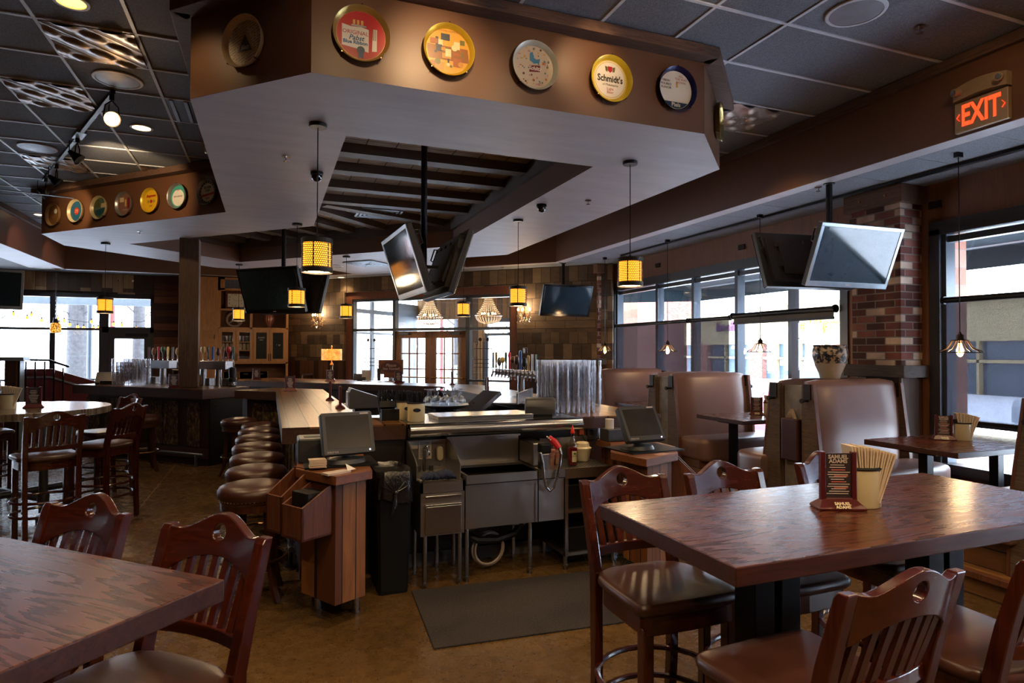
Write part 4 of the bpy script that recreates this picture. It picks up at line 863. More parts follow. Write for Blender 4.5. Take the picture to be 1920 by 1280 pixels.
b.ob('straws', m_blackp, t); B().box(.0, .05, -.072, -.02, .06, .16).ob('clear_cup', m_clear, t)

# ---- stacked plastic tumblers
m_cupm = glassy('clear_plastic', (.965, .965, .972), .07, .08, .6)
def make_cup():
    b = B(); b.lathe([(.001, .004), (.031, .004), (.033, .0), (.0345, .03), (.0435, .135), (.0445, .138), (.0445, .148), (.043, .148), (.033, .012), (.001, .012)], 16, caps=(0, 0)); o = b.ob('plastic_tumbler', m_cupm, smooth=True, ang=50)
    return tag(o, 'x', 'tumbler')
cup0 = make_cup(); fc = [True]; rr = random.Random(12)
for i in range(5):
    for j in range(4):
        for k_ in range(7): place(cup0, fc, 2.345+.097*i+rr.uniform(-.003, .003), 4.995+.097*j-.012*i, rr.uniform(0, 6), 'clear plastic tumbler in the tall nested stacks at the right end of the bar', 'stacked tumblers right', ZT+.001+.0535*k_ + (.0 if k_ else 0))
cs, sn = cos(3*pi/4), sin(3*pi/4)
for i in range(6):
    for j in range(3):
        for k_ in range(6):
            a, q = .097*i, .097*j; place(cup0, fc, -1.78+a*cs-q*.7071+rr.uniform(-.003, .003), 11.22+a*sn-q*.7071, rr.uniform(0, 6), 'clear plastic tumbler in the nested stacks on the left bar by the window', 'stacked tumblers left', ZT+.001+.0535*k_)
# ---- upturned wine glasses on the round tray
b = B(); b.lathe([(.033, 0), (.040, .03), (.042, .05), (.034, .075), (.012, .09), (.004, .095), (.0035, .15), (.006, .155), (.033, .160), (.033, .1625)], 16, caps=(0, 1)); wg0 = tag(b.ob('wine_glass', m_clear, smooth=True, ang=70), 'x', 'glass'); fw = [True]
for rr_, n in ((.0, 1), (.085, 6), (.168, 12)):
    for i in range(n): a = 2*pi*i/n+rr_; place(wg0, fw, 1.62+rr_*cos(a), 6.0+rr_*sin(a), 0, 'upturned stemmed glass in the cluster on the round tray inside the bar', 'upturned stemmed glasses', 1.112)
t = T('small_glasses', 'row', 'glasses'); bpy.data.objects.remove(t)

# ---- beer taps
cols = ['5a6068', '3a2226', '1e3a2a', 'a01822', 'b8984a', 'c8b060', '2858a8', '8a6a2a', '5a3418', 'b8c0c4', '1e4028', '1a1a1e']
def tapcol(i): nm = 'tap_paint_%d' % i; return bpy.data.materials.get(nm) or mat(nm, cols[i % 12], .3, bump=0)
def faucet(parent, x, y, z, dx, dy, i, style=0, h=.2):
    f = B(); f.cyl((x, y, z), (x+dx*.06, y+dy*.06, z), .012, n=10); f.ball((x+dx*.02, y+dy*.02, z), .02, 10, 6); f.tube([(x+dx*.06, y+dy*.06, z+.02), (x+dx*.065, y+dy*.065, z-.02), (x+dx*.08, y+dy*.08, z-.07)], [.013, .014, .009], 8); f.cyl((x+dx*.06, y+dy*.06, z+.01), (x+dx*.06, y+dy*.06, z+.06), .007, n=8); o = f.ob('faucet', m_chrome, parent, smooth=True)
    hx, hy, hz = x+dx*.06, y+dy*.06, z+.055; b = B()
    if style == 0: b.lathe([(.011, 0), (.015, .02), (.012, .06), (.019, h*.8), (.016, h), (.005, h+.005)], 12, (hx, hy, hz))
    elif style == 1: b.at((hx, hy, hz), atan2(dx, -dy)).prism([(-.02, -.009), (.02, -.009), (.02, .009), (-.02, .009)], 0, h)
    elif style == 2: b.ball((hx, hy, hz+h*.62), .04, 12, 8, .8, .8, 1.6); b.cyl((hx, hy, hz), (hx, hy, hz+h*.3), .009)
    else: b.lathe([(.01, 0), (.012, h*.5), (.03, h*.62), (.036, h*.8), (.03, h), (.004, h+.01)], 12, (hx, hy, hz))
    b.ob('tap_handle', tapcol(i), o, smooth=True, ang=40)
t = T('tap_tower', 'long chrome tap rail on two posts on the right bar beside the stacked tumblers', 'beer tap', (0, 0, 0))
for y in (7.52, 6.86): B().cyl((3.05, y, ZT), (3.05, y, 1.32), .048, n=24).cyl((3.05, y, ZT), (3.05, y, ZT+.02), .07, n=24).ob('post', m_steelf, t, smooth=True)
B().box(3.0, 3.10, 6.62, 8.40, 1.315, 1.405).ob('tap_rail', m_steelf, t, bevel=.01)
for i in range(13): faucet(t, 3.0, 8.30-.128*i, 1.36, -1, 0, (i*5+2) % 12, (1, 0, 2, 3, 0, 0, 3, 2, 0, 2, 0, 1, 1)[i], (.22, .22, .15, .15, .22, .22, .16, .2, .24, .16, .18, .2, .2)[i])
b = B().at((2.94, 7.12, 1.64)).lathe([(.05, -.008), (.05, .008)], 6) if 0 else B().cbox(2.94, 7.12, 1.66, .03, .10, .07); b.ob('tap_sign', mat('dark_tap_sign', '2a1414', .4, bump=0), t, bevel=.012)
def tower(label, p, q, n, sd):
    t = T('tap_tower', label, 'beer tap', (0, 0, 0)); p, q = Vector(p), Vector(q); d = (q-p).normalized(); nrm = Vector((.7071, .7071))
    for s_ in (p, q): B().cyl((s_.x, s_.y, ZT), (s_.x, s_.y, 1.36), .046, n=20).cyl((s_.x, s_.y, ZT), (s_.x, s_.y, ZT+.015), .065, n=20).ob('post', m_steelf, t, smooth=True)
    a, b_ = p-d*.22, q+d*.22; B().bar((a.x, a.y, 1.425), (b_.x, b_.y, 1.425), .14, .13).ob('tap_rail', m_steelf, t, bevel=.006)
    for i in range(n):
        c = a.lerp(b_, (i+.5)/n)+nrm*.07; faucet(t, c.x, c.y, 1.45, .7071, .7071, (i*7+sd) % 12, (0, 1, 2, 0, 3)[(i+sd) % 5], .2)
tower('left of the two steel tap towers on the left bar, beside the stacked tumblers', (-1.84, 11.69), (-1.59, 11.44), 7, 1); tower('right of the two steel tap towers on the left bar, at its cut end', (-.95, 10.80), (-.72, 10.57), 7, 4)
for i, (x, y) in enumerate(((-1.72, 11.66), (-1.46, 11.40), (-.86, 10.80), (-.60, 10.55))):
    tag(B().at((x, y, ZT), pi/4).box(-.055, .055, -.05, .05, 0, .12).ob('steel_canister', m_steelf, bevel=.008), ('leftmost steel canister under the left tap tower', 'steel canister under the right half of the left tap tower', 'steel canister under the right tap tower near the post', 'steel canister at the cut end of the left bar under the right tap tower')[i], 'canister')
t = T('table_sign', 'black board in a pale metal frame on the left bar by the old post', 'sign', (-1.23, 10.62, ZT)); B().box(-.125, .125, -.01, .01, 0, .265).ob('frame', m_steelf, t, bevel=.003); B().box(-.105, .105, -.013, -.009, .02, .245).ob('board', m_blackp, t)
t = T('amber_jar', 'jar of amber drink on the left bar between post and right tap tower', 'jar', (-1.02, 10.82, ZT)); B().lathe([(.04, 0), (.042, .12), (.04, .17)], 16).ob('jar', mat('amber_drink', 'c87a20', .2, bump=0), t, smooth=True)

# ---- register screens and their stands
m_reg = mat('dark_grey_plastic', '34363a', .4, bump=.02, scale=200, var=.05); m_scr = mat('dull_screen', '2e2a26', .22, var=.25, scale=5, bump=0)
def register(label, loc, yaw_, tilt, base=True):
    t = T('register_screen', label, 'register', loc, yaw_)
    e = B(); e.at((0, 0, 0), 0, tilt); w_, h_ = .17, .138
    R = [[e.v(x*k_, y, z*k_) for x, z in ((-w_, -h_+.01), (-w_+.01, -h_), (w_-.01, -h_), (w_, -h_+.01), (w_, h_-.01), (w_-.01, h_), (-w_+.01, h_), (-w_, h_-.01))] for y, k_ in ((0, .97), (.012, 1.0), (.05, .99), (.09, .75))]
    e.rings(R).ob('housing', m_reg, t, smooth=True, ang=30)
    e = B().at((0, 0, 0), 0, tilt); e.box(-.142, .142, -.0015, .003, -.098, .112); s_ = e.ob('screen', m_scr, t)
    e = B().at((0, 0, 0), 0, tilt); e.box(.085, .142, -.002, .001, .118, .127); e.ob('sticker', m_print, t)
    e = B().at((0, 0, 0), 0, tilt); M_ = Matrix.Rotation(tilt, 4, 'X'); p = M_ @ Vector((-.112, -.0025, -.118)); text('micros', .024, m_print, t, p, (pi/2+tilt, 0, 0), .0004, sx=1.1)
    e.ball((.13, -.002, -.118), .006, 8, 6); e.ob('power_light', emis('white_led', 'dfe8ff', 1.2), t) if 'white_led' not in bpy.data.materials else e.ob('power_light', bpy.data.materials['white_led'], t)
    b = B(); b.cyl((0, .07, -.20), (0, .06, -.05), .035, .03, n=16); b.lathe([(.13, -.205), (.135, -.195), (.12, -.17), (.06, -.155)], 28, (0, .06, 0), sy=.8); b.ob('foot', m_reg, t, smooth=True); return t
ST = .915
register('register screen on the wooden stand at the left front end of the bar', (.48, 4.13, 1.125), rad(11.5), rad(-19)); register('register screen on the right wooden stand beside the steel sinks', (2.565, 3.95, 1.125), rad(5), rad(-30))
m_stand = planks('stand_boards', 'zs', 3, .13, [(.2, '5a3218'), (.5, '744522'), (.85, '8a5a30')], .5, .005, .3, (3, 22)); m_sttop = wood('stand_top', '4a2814', '7d4a28', 'x', .4, 1.2)
def stand(label, top, body, lg, zb=.14):
    t = T('register_stand', label, 'stand', (0, 0, 0)); B().prism(top, ST-.055, ST).ob('stand_top', m_sttop, t, bevel=.004); B().prism(body, zb, ST-.055).ob('body', m_stand, t)
    for x, y in lg: B().cyl((x, y, .02), (x, y, zb), .022, n=16).cyl((x, y, 0), (x, y, .02), .026, n=16).ob('leg', m_steelf, t, smooth=True)
    return t
stand('wooden register stand on steel legs at the left front end of the bar', [(.16, 4.13), (.37, 3.79), (.60, 3.92), (.64, 4.68), (.2, 4.68)], [(.20, 4.14), (.375, 3.85), (.565, 3.95), (.60, 4.66), (.24, 4.66)], [(.305, 4.2), (.525, 4.06), (.3, 4.55), (.55, 4.55)])
stand('wooden register stand right of the steel sinks', [(2.56, 4.40), (2.34, 4.02), (2.41, 3.66), (2.77, 3.80), (2.95, 4.08), (2.97, 4.64), (2.56, 4.64)], [(2.60, 4.40), (2.44, 4.0), (2.45, 3.71), (2.735, 3.83), (2.90, 4.1), (2.92, 4.62), (2.60, 4.62)], [(2.52, 3.85), (2.7, 3.95), (2.65, 4.5), (2.85, 4.5)])
m_rack = wood('menu_box_wood', '351a0e', '6a3820', 'z', .5, 1.3)
def slantbox(label, loc, rz, w_, dpt, zb, zf, zr, fill=True):
    """open box with a slanted top: local front at -y"""
    t = T('slanted_box', label, 'box', loc, rz); th = .014
    B().box(-w_/2, w_/2, -dpt, -dpt+th, zb, zf).ob('front_panel', m_rack, t); B().box(-w_/2, w_/2, -dpt, 0, zb, zb+th).ob('bottom', m_rack, t); B().box(-w_/2, w_/2, -th, 0, zb, zr).ob('back_panel', m_rack, t)
    for s in (-1, 1):
        b = B(); x0, x1 = sorted((s*w_/2, s*(w_/2-th))); V = [b.v(x, y, z) for x in (x0, x1) for y, z in ((0, zb), (-dpt, zb), (-dpt, zf), (0, zr))]
        b.f(V[:4]); b.f(V[4:][::-1]); [b.f([V[i], V[(i+1) % 4], V[4+(i+1) % 4], V[4+i]]) for i in range(4)]; b.ob('side_panel', m_rack, t)
    return t
n1 = Vector((-.85, -.527)); m1 = Vector((.375, 3.85)).lerp(Vector((.20, 4.14)), .36)
slantbox('slanted wooden box holding black bill folders on the left register stand', (m1.x, m1.y, 0), atan2(n1.y, n1.x)+pi/2, .20, .215, .56, .75, .86)
m2 = Vector((.375, 3.85)).lerp(Vector((.20, 4.14)), .985); slantbox('empty slanted wooden box behind the one with black folders on the left register stand', (m2.x, m2.y, 0), atan2(n1.y, n1.x)+pi/2, .16, .2, .56, .78, .92)
rz_ = atan2(n1.y, n1.x)+pi/2
b0 = tag(B().cbox(0, 0, .0, .018, .12, .17).ob('bill_folder', mat('black_vinyl', '121216', .35), bevel=.003), 'x', 'folder'); f0 = [True]
for i in range(8):
    p = m1+n1*.10+Vector((-n1.y, n1.x))*(-.075+.0205*i); place(b0, f0, p.x, p.y, rz_, 'black bill folder in the slanted box on the left register stand', 'black bill folders', .735)
n3 = Vector((.84, -.54)); m3 = Vector((2.735, 3.83)).lerp(Vector((2.90, 4.1)), .55); slantbox('slanted wooden box on the right side of the right register stand', (m3.x, m3.y, 0), atan2(n3.y, n3.x)+pi/2, .17, .22, .5, .70, .92)
t = T('receipt_printer', 'dark receipt printer behind the left register screen', 'printer', (.27, 4.42, ST)); B().box(-.09, .09, -.12, .1, 0, .16).ob('case', m_reg, t, bevel=.012); B().box(-.05, .06, -.06, .02, .158, .163).ob('paper_slot', m_blackp, t)
tag(B().at((.46, 4.26, ST)).box(-.25, .2, -.2, .15, 0, .012).ob('rubber_mat', m_blackp), 'black rubber mat under the left register screen', 'mat'); tag(B().at((2.60, 4.02, ST), .1).box(-.2, .28, -.16, .2, 0, .010).ob('rubber_mat', m_blackp), 'black rubber mat under the right register screen', 'mat')
t = T('card_stack', 'stack of printed cards left of the left register screen base', 'cards', (.285, 4.05, ST+.013)); b = B(); rr = random.Random(6)
for i in range(9): b.at((rr.uniform(-.004, .004), rr.uniform(-.004, .004), .006*i), rr.uniform(-.05, .05)).box(-.05, .05, -.032, .032, 0, .0052)
b.ob('cards', mat('card_paper', 'c0aa92', .8, bump=0), t)
t = T('note_pad', 'white order pad on the front of the left register stand', 'pad', (.39, 3.89, ST)); B().at((0, 0, 0), .5).box(-.09, .07, -.035, .035, 0, .012).ob('pad', m_print, t); b = B().at((.06, .03, .012), .5); V = [b.v(*p) for p in ((-.02, -.03, 0), (.05, -.02, .0), (.0, .02, .035))]; b.f(V); b.ob('curled_sheet', mat('white_paper', 'd8d0cc', .8, bump=0), t)
tag(B().at((2.62, 3.80, ST+.001), .35).box(-.06, .06, -.035, .03, 0, .001).ob('sticker_card', mat('spotted_card', 'a87a6a', .4, var=.5, scale=90, bump=0)), 'worn printed card stuck on the front corner of the right register stand', 'card')
t = T('receipt_roll', 'white roll of receipt paper behind the right register screen', 'roll', (2.70, 4.66, 1.0)); t.location = (2.62, 4.52, 1.015); B().lathe([(.012, 0), (.036, 0), (.036, .08), (.012, .08)], 24).ob('paper', mat('roll_paper', 'c8c2bc', .8, bump=0), t, smooth=True)
tag(B().box(2.57, 2.75, 4.45, 4.60, ST, 1.014).ob('black_box', m_reg, bevel=.006), 'black box under the receipt paper roll', 'box')
for i, (x, z, lab) in enumerate(((2.47, .965, 'power outlet with an orange plug on the right bar end'), (2.60, .95, 'power outlet behind the right register stand'))):
    t = T('outlet', lab, 'outlet', (x, 4.765, z)); B().box(-.06, .06, -.012, .012, -.055, .055).ob('plate', m_steelf, t, bevel=.003); B().box(-.02, .02, -.04, -.012, -.02, .03).ob('plug', mat('orange_plug', 'b0502a', .4, bump=0) if i == 0 else m_blackp, t)
b = B(); b.tube([(2.47, 4.72, .95), (2.5, 4.70, .88), (2.46, 4.68, .84), (2.53, 4.69, .90), (2.56, 4.66, .82), (2.50, 4.70, .80), (2.57, 4.62, .93)], .006, 6); tag(b.ob('power_cables', m_blackp, smooth=True), 'tangle of black power cables beside the right register stand', 'cables')
# other machines on the bar
t = T('register_terminal', 'black back of a register on the bar top behind the left register screen', 'register', (.80, 5.50, ZT)); b = B(); V = [b.v(x, y, z) for x in (-.15, .17) for y, z in ((-.1, 0), (.1, 0), (.1, .13), (-.1, .13))]
b.bm.clear(); R = [[b.v(x, y, z) for y, z in ((-.1, .06), (.1, .06), (.1, zt), (-.1, zt))] for x, zt in ((-.17, .19), (-.15, .235), (-.05, .20), (.16, .13), (.17, .10))]; b.rings(R).ob('housing', m_reg, t, bevel=.006); B().box(-.12, .2, -.08, .08, 0, .07).ob('foot', m_blackp, t); B().box(-.176, -.168, -.08, .08, .08, .2).ob('screen_edge', m_steelf, t)
t = T('ticket_printer', 'rounded black ticket printer on the service counter before the stacked tumblers', 'printer', (2.145, 4.86, ZT)); b = B(); R = []
for x, k_ in ((-.13, .92), (-.12, 1), (.11, 1), (.13, .94)): R.append([b.v(x, y*k_, .02+z*k_) for y, z in ((-.085, 0), (.085, 0), (.085, .08), (.06, .125), (.0, .14), (-.05, .125), (-.085, .07))])
b.at((0, 0, 0)); b.rings(R).ob('case', m_reg, t, smooth=True, bevel=.008); t.rotation_euler = (0, 0, rad(-22)); B().cyl((.128, 0, .085), (.14, 0, .085), .03, n=20).ob('roll_hole', m_blackp, t); B().box(-.1, .1, -.07, .07, 0, .03).ob('foot', m_blackp, t)
t = T('register_terminal', 'dark back of a register on the far end of the left bar by the window', 'register', (-2.38, 11.73, ZT)); b = B().at((0, 0, .09), 0, rad(-40)); b.box(-.2, .2, -.03, .03, -.10, .12); b.ob('housing', m_reg, t, bevel=.01); B().box(-.12, .12, -.1, .1, 0, .06).ob('foot', m_blackp, t)
t = T('coffee_grinder', 'black machine at the cut end of the left bar', 'machine', (-.52, 10.45, ZT)); B().lathe([(.06, 0), (.06, .12), (.045, .14), (.05, .2), (.05, .28), (.02, .3)], 18).ob('body', m_blackp, t, smooth=True); B().lathe([(.062, .02), (.062, .07)], 18).ob('steel_band', m_steelf, t, smooth=True)
# vase on the partition
k = N('blue_floral_glaze'); o_ = k.co(); v1 = k.n('TexVoronoi', {'feature': 'SMOOTH_F1'}, Vector=k.n('Mapping', Vector=o_, Scale=(1, 1, 1)).outputs[0], Scale=26.); nz = k.noise(o_, 22, 4, .7, 1.5)
k.P(Base_Color=k.ramp(k.math('ADD', k.math('MULTIPLY', v1.outputs[0], .7), nz), [(.78, '1c2230'), (.84, 'a08c74')], 'LINEAR'), Roughness=.3); m_flor = k.m
t = T('patterned_vase', 'large beige vase with dark floral pattern on the booth partition', 'vase', (5.12, 4.58, 1.392))
B().lathe([(.085, 0), (.09, .005), (.10, .05), (.135, .13), (.14, .15)], 36, caps=(1, 0)).ob('lower_body', mat('bisque_clay', 'a39482', .7, var=.1, bump=.1), t, smooth=True); B().lathe([(.14, .15), (.158, .21), (.162, .25), (.155, .29), (.147, .305), (.15, .312), (.156, .325), (.148, .328), (.135, .31)], 36, caps=(0, 0)).ob('glazed_body', m_flor, t, smooth=True)
for s in (-1, 1): B().tube([(s*.145, 0, .30), (s*.175, 0, .305), (s*.185, 0, .285), (s*.175, 0, .265), (s*.16, 0, .26)], .010, 8).ob('handle', bpy.data.materials['bisque_clay'], t, smooth=True)
# ================================================================ lamps
m_amber = emis('lit_amber_shade', 'ff9a2a', 2.2, 'c07a30'); m_bulb = emis('warm_bulb', 'ffc880', 14); m_hot = emis('lamp_glow', 'ffd9a0', 5)
k = N('perforated_metal'); x = k.n('SeparateXYZ', i0=k.co()).outputs
ang = k.math('ARCTAN2', x[1], x[0]); uu = k.math('MULTIPLY', ang, 44/(2*pi)); vv = k.math('MULTIPLY', x[2], 66.)
row = k.math('MULTIPLY', k.math('MODULO', k.math('FLOOR', k.math('ADD', vv, 100)), 2), .5)
fu = k.math('SUBTRACT', k.math('FRACT', k.math('ADD', k.math('ADD', uu, 100), row)), .5); fv = k.math('SUBTRACT', k.math('FRACT', k.math('ADD', vv, 100)), .5)
hole = k.math('LESS_THAN', k.math('ADD', k.math('MULTIPLY', fu, fu), k.math('MULTIPLY', fv, fv)), .155)
seam = k.math('GREATER_THAN', k.math('ABSOLUTE', k.math('SUBTRACT', k.math('FRACT', k.math('MULTIPLY', ang, 6/(2*pi))), .5)), .04)
tr = k.n('BsdfTransparent'); k.P(Base_Color=lin('2a2422'), Metallic=.6, Roughness=.5)
k.t.links.new(k.n('MixShader', i0=k.math('MULTIPLY', hole, seam), i1=k.b.outputs[0], i2=tr).outputs[0], k.out.inputs[0]); m_perf = k.m
m_band = mat('hammered_band', '2c2826', .5, .6, var=.3, scale=120, bump=.5, bd=.003)
def make_drum(z0=2.217, z1=2.467):
    t = T('drum_pendant', 'x', 'pendant lamp'); r = .108; zc = LO
    B().lathe([(.062, zc-.028), (.065, zc-.02), (.065, zc-.001)], 24).ob('canopy', m_steelblk, t, smooth=True); B().cyl((0, 0, z1), (0, 0, zc-.02), .004, n=8).ob('rod', m_steelblk, t)
    B().lathe([(r, z1-.038), (r+.004, z1-.036), (r+.004, z1-.003), (r, z1), (.02, z1+.004), (.012, z1+.02)], 40, caps=(0, 1)).ob('top_band', m_band, t, smooth=True)
    B().lathe([(r, z0+.038), (r+.004, z0+.036), (r+.004, z0+.003), (r, z0), (r-.004, z0+.002), (r-.004, z0+.03)], 40, caps=(0, 0)).ob('bottom_band', m_band, t, smooth=True)
    b = B(); b.at((0, 0, 0)).lathe([(r, z0+.036), (r, z1-.036)], 48, caps=(0, 0)); b.ob('perforated_shade', m_perf, t, smooth=True)
    B().lathe([(r-.012, z0+.03), (r-.012, z1-.03)], 32, caps=(0, 0)).ob('inner_shade', m_amber, t, smooth=True); B().lathe([(.001, z0+.012), (r-.006, z0+.012)], 32, caps=(0, 0)).ob('diffuser', m_hot, t)
    b = B()
    for i in range(3): a = i*2.1+.5; b.ball((.07*cos(a), .07*sin(a), z0+.006), .005, 8, 5)
    b.ob('diffuser_screws', m_steelblk, t); return t
dr = freeze(make_drum()); fd = [True]; gd = 'perforated drum pendants under the bar soffit'
for x, y, lab in ((.32, 4.76, 'largest perforated drum pendant, hanging left of the television pair'), (2.93, 4.70, 'perforated drum pendant before the window row at the right front soffit corner'), (2.92, 7.31, 'perforated drum pendant in front of the right crystal sconce'), (.33, 8.61, 'perforated drum pendant overlapping the lower right corner of the dark television'),
                  (-.55, 13.08, 'perforated drum pendant in front of the wall clock in the hutch'), (1.25, 11.25, 'perforated drum pendant just left of the entrance glazing'), (2.99, 9.92, 'perforated drum pendant between the two beaded chandeliers'), (-2.37, 11.27, 'perforated drum pendant in front of the left windows by the exit sign')):
    place(dr, fd, x, y, rnd.uniform(0, 6), lab, gd); lamp('drum_light', 'POINT', (x, y, 2.17), 9, size=.06)
m_wire = mat('aged_bronze_wire', '2e2018', .4, .8, bump=0); m_bglass = glassy('bulb_glass', (1, .95, .85), .04, .02, .4)
def make_cage():
    t = T('cage_pendant', 'x', 'pendant lamp'); zt = 1.80
    B().box(-.03, .03, -.02, .02, LO-.04, LO-.001).ob('canopy', m_steelblk, t); B().cyl((0, 0, zt), (0, 0, LO-.03), .004, n=6).ob('cord', m_steelblk, t); B().lathe([(.006, zt+.02), (.014, zt), (.028, zt-.01), (.03, zt-.05), (.02, zt-.06)], 16).ob('socket', m_wire, t, smooth=True)
    b = B()
    for i in range(12):
        a = 2*pi*i/12; P = [(.03, zt-.045), (.055, zt-.05), (.075, zt-.085), (.10, zt-.12), (.14, zt-.135), (.157, zt-.15)]; b.tube([(r*cos(a), r*sin(a), z) for r, z in P], .0035, 6)
    b.tube([(.157*cos(2*pi*i/36), .157*sin(2*pi*i/36), zt-.15) for i in range(36)], .004, 6, closed=True); b.tube([(.06*cos(2*pi*i/24), .06*sin(2*pi*i/24), zt-.05) for i in range(24)], .0035, 6, closed=True); b.ob('cage', m_wire, t, smooth=True)
    B().lathe([(.014, zt-.06), (.018, zt-.085), (.033, zt-.13), (.033, zt-.155), (.02, zt-.18), (.004, zt-.19)], 16).ob('bulb', m_bglass, t, smooth=True); b = B()
    for i in range(6): a = 2*pi*i/6; b.tube([(.008*cos(a), .008*sin(a), zt-.075), (.02*cos(a), .02*sin(a), zt-.13), (.007*cos(a), .007*sin(a), zt-.165)], .003, 5)
    b.ob('filament', emis('filament', 'ffb050', 30), t); return t
cg = freeze(make_cage()); fg = [True]
for x, y, lab in ((5.33, 3.48, 'nearest wire cage pendant with glowing bulb, over the nearest booth table'), (5.52, 5.94, 'dark wire cage pendant in front of the open window panes'), (5.49, 7.78, 'wire cage pendant with glowing bulb in front of the lowered shades'), (5.5, 9.65, 'farthest wire cage pendant, before the far brick corner')):
    place(cg, fg, x, y, 0, lab, 'wire cage pendants over the booths'); lamp('cage_light', 'POINT', (x, y, 1.66), 5, size=.05)
t = T('jar_pendant', 'amber mottled glass jar pendant on a chain before the left windows', 'pendant lamp', (-4.05, 15.2, 0)); B().lathe([(.06, LO-.03), (.08, LO-.001)], 16).ob('canopy', m_chrome, t); b = B()
for i in range(22): b.at((0, 0, 2.30+.044*i), (i % 2)*pi/2).tube([(.012*cos(a), 0, .026*sin(a)) for a in [2*pi*j/8 for j in range(8)]], .004, 5, closed=True)
b.ob('chain', m_steelblk, t); B().lathe([(.05, 2.20), (.055, 2.22), (.03, 2.29)], 16).tube([(-.05, 0, 2.22), (-.045, 0, 2.31), (.045, 0, 2.31), (.05, 0, 2.22)], .005, 6).ob('jar_lid', m_steelblk, t); k = N('mottled_amber_glass'); nz = k.noise(k.co(), 40, 3, .7); k.P(Base_Color=k.ramp(nz, [(.35, '5a3410'), (.65, 'e0a040')]), Emission_Color=k.ramp(nz, [(.45, '401c00'), (.65, 'ffb040')]), Emission_Strength=1.2, Roughness=.15); B().lathe([(.08, 2.0), (.095, 2.02), (.095, 2.17), (.07, 2.20)], 24).ob('jar', k.m, t, smooth=True)
# track light on the left ceiling
def head(t, p, d, lit):
    p, d = Vector(p), Vector(d).normalized(); b = B(); b.cyl(p, p-Vector((0, 0, .05)), .02, n=10); q = p-Vector((0, 0, .05)); c = q-Vector((0, 0, .16)); side = d.cross(Vector((0, 0, 1))).normalized()
    for s in (-1, 1): b.tube([q, q+side*s*.05-Vector((0, 0, .05)), c+side*s*.062], .006, 6)
    b.cyl(c-d*.10, c-d*.05, .02, .032, n=14); b.cyl(c-d*.05, c+d*.03, .032, .066, n=18, caps=(1, 0)); b.tube([q, q-d*.1-Vector((0, 0, .05)), c-d*.1], .005, 6); o = b.ob('lamp_head', m_steelblk, t, smooth=True)
    B().cyl(c+d*.012, c+d*.02, .058, n=18).ob('lens', m_bulb if lit else m_blackp, o)
t = T('track_light', 'black ceiling track with four swivel spot heads, its front head glowing', 'track light', (0, 0, 0)); a_, b_ = Vector((-1.29, 6.33, HI-.03)), Vector((-2.77, 9.87, HI-.03)); d_ = (b_-a_).normalized(); B().bar(a_, b_+d_*.1, .035, .03).ob('track', m_steelblk, t); B().bar(a_.lerp(b_, .36), a_.lerp(b_, .43), .09, .035).ob('power_feed', m_greyalu, t)
head(t, a_+d_*.05-Vector((0, 0, .015)), (.45, -1, -.5), 1); head(t, a_.lerp(b_, .42)-Vector((0, 0, .015)), (1, -.1, -.9), 0); head(t, a_.lerp(b_, .76)-Vector((0, 0, .015)), (1, .1, -.8), 0); head(t, a_.lerp(b_, .98)-Vector((0, 0, .015)), (.9, .3, -.6), 0)
lamp('track_spot', 'SPOT', (-1.75, 7.6, 3.72), 48, spot=75, look=(-1.5, 9.2, 3.55), size=.03); lamp('track_spot', 'SPOT', (-2.6, 9.3, 3.72), 26, spot=50, look=(-2.5, 10.25, 3.55), size=.03); lamp('track_spot', 'SPOT', (-1.25, 6.25, 3.7), 10, spot=80, look=(-.2, 3.4, 2.6), size=.05)
for p, q, e in (((1.0, 2.95, 3.84), (1.02, 3.89, 3.5), 40), ((.45, 2.6, 3.84), (.6, 3.89, 3.5), 14), ((2.05, 3.25, 3.88), (2.1, 3.89, 3.66), 13), ((1.75, 2.6, 3.8), (1.7, 3.89, 3.45), 16), ((2.7, 2.4, 3.8), (2.6, 3.89, 3.5), 14), ((-.9, 4.2, 3.84), (-.42, 4.5, 3.4), 8), ((4.1, 2.3, 3.85), (4.94, 3.04, 3.5), 9)): lamp('track_spot', 'SPOT', p, e, col=(1, .66, .34), spot=58, look=q, size=.03, blend=1)
for p, q, e in (((-3.2, 13.6, 3.8), (-3.91, 14.3, 3.3), 14), ((-3.2, 12.0, 3.8), (-3.91, 12.6, 3.3), 14)): lamp('track_spot', 'SPOT', p, e, col=(1, .55, .3), spot=50, look=q, size=.03)
# recessed lights
def downlight(label, x, y, z, r=.085, e=0, glow=None, spread=115):
    t = T('recessed_light', label, 'ceiling light', (x, y, z), 0, 'recessed ceiling lights'); B().lathe([(r+.022, -.006), (r+.02, -.012), (r, -.012), (r, .001)], 32, caps=(0, 0)).ob('trim_ring', m_tbar, t, smooth=True); B().lathe([(.001, -.003), (r, -.003)], 28, caps=(0, 0)).ob('lens', glow or m_hot, t)
    if e: lamp('downlight', 'SPOT', (x, y, z-.03), e, col=(1, .70, .38), spot=spread, blend=.8, size=.06, look=(x, y, 0))
m_hot2 = emis('yellow_lamp_glow', 'ffc050', 3.2); zc = HI-.001
downlight('bright yellow recessed light in the ceiling at the top left corner', -1.23, 4.84, zc, e=60, glow=m_hot2); downlight('recessed light beside the slotted vent left of the soffit', -1.24, 7.33, zc, e=60); downlight('yellow recessed light right of the soffit by the small side tray', 4.30, 4.91, zc, e=60, glow=m_hot2)
downlight('recessed light in the ceiling strip seen left of the left row of trays', -3.62, 12.7, zc); downlight('small recessed light in the low ceiling before the shingle wall, right of the television pair', 3.0, 12.8, LO-.001, .07, 25); downlight('small recessed light in the low ceiling at the left of the shingle wall', 1.5, 14.5, LO-.001, .07, 25)
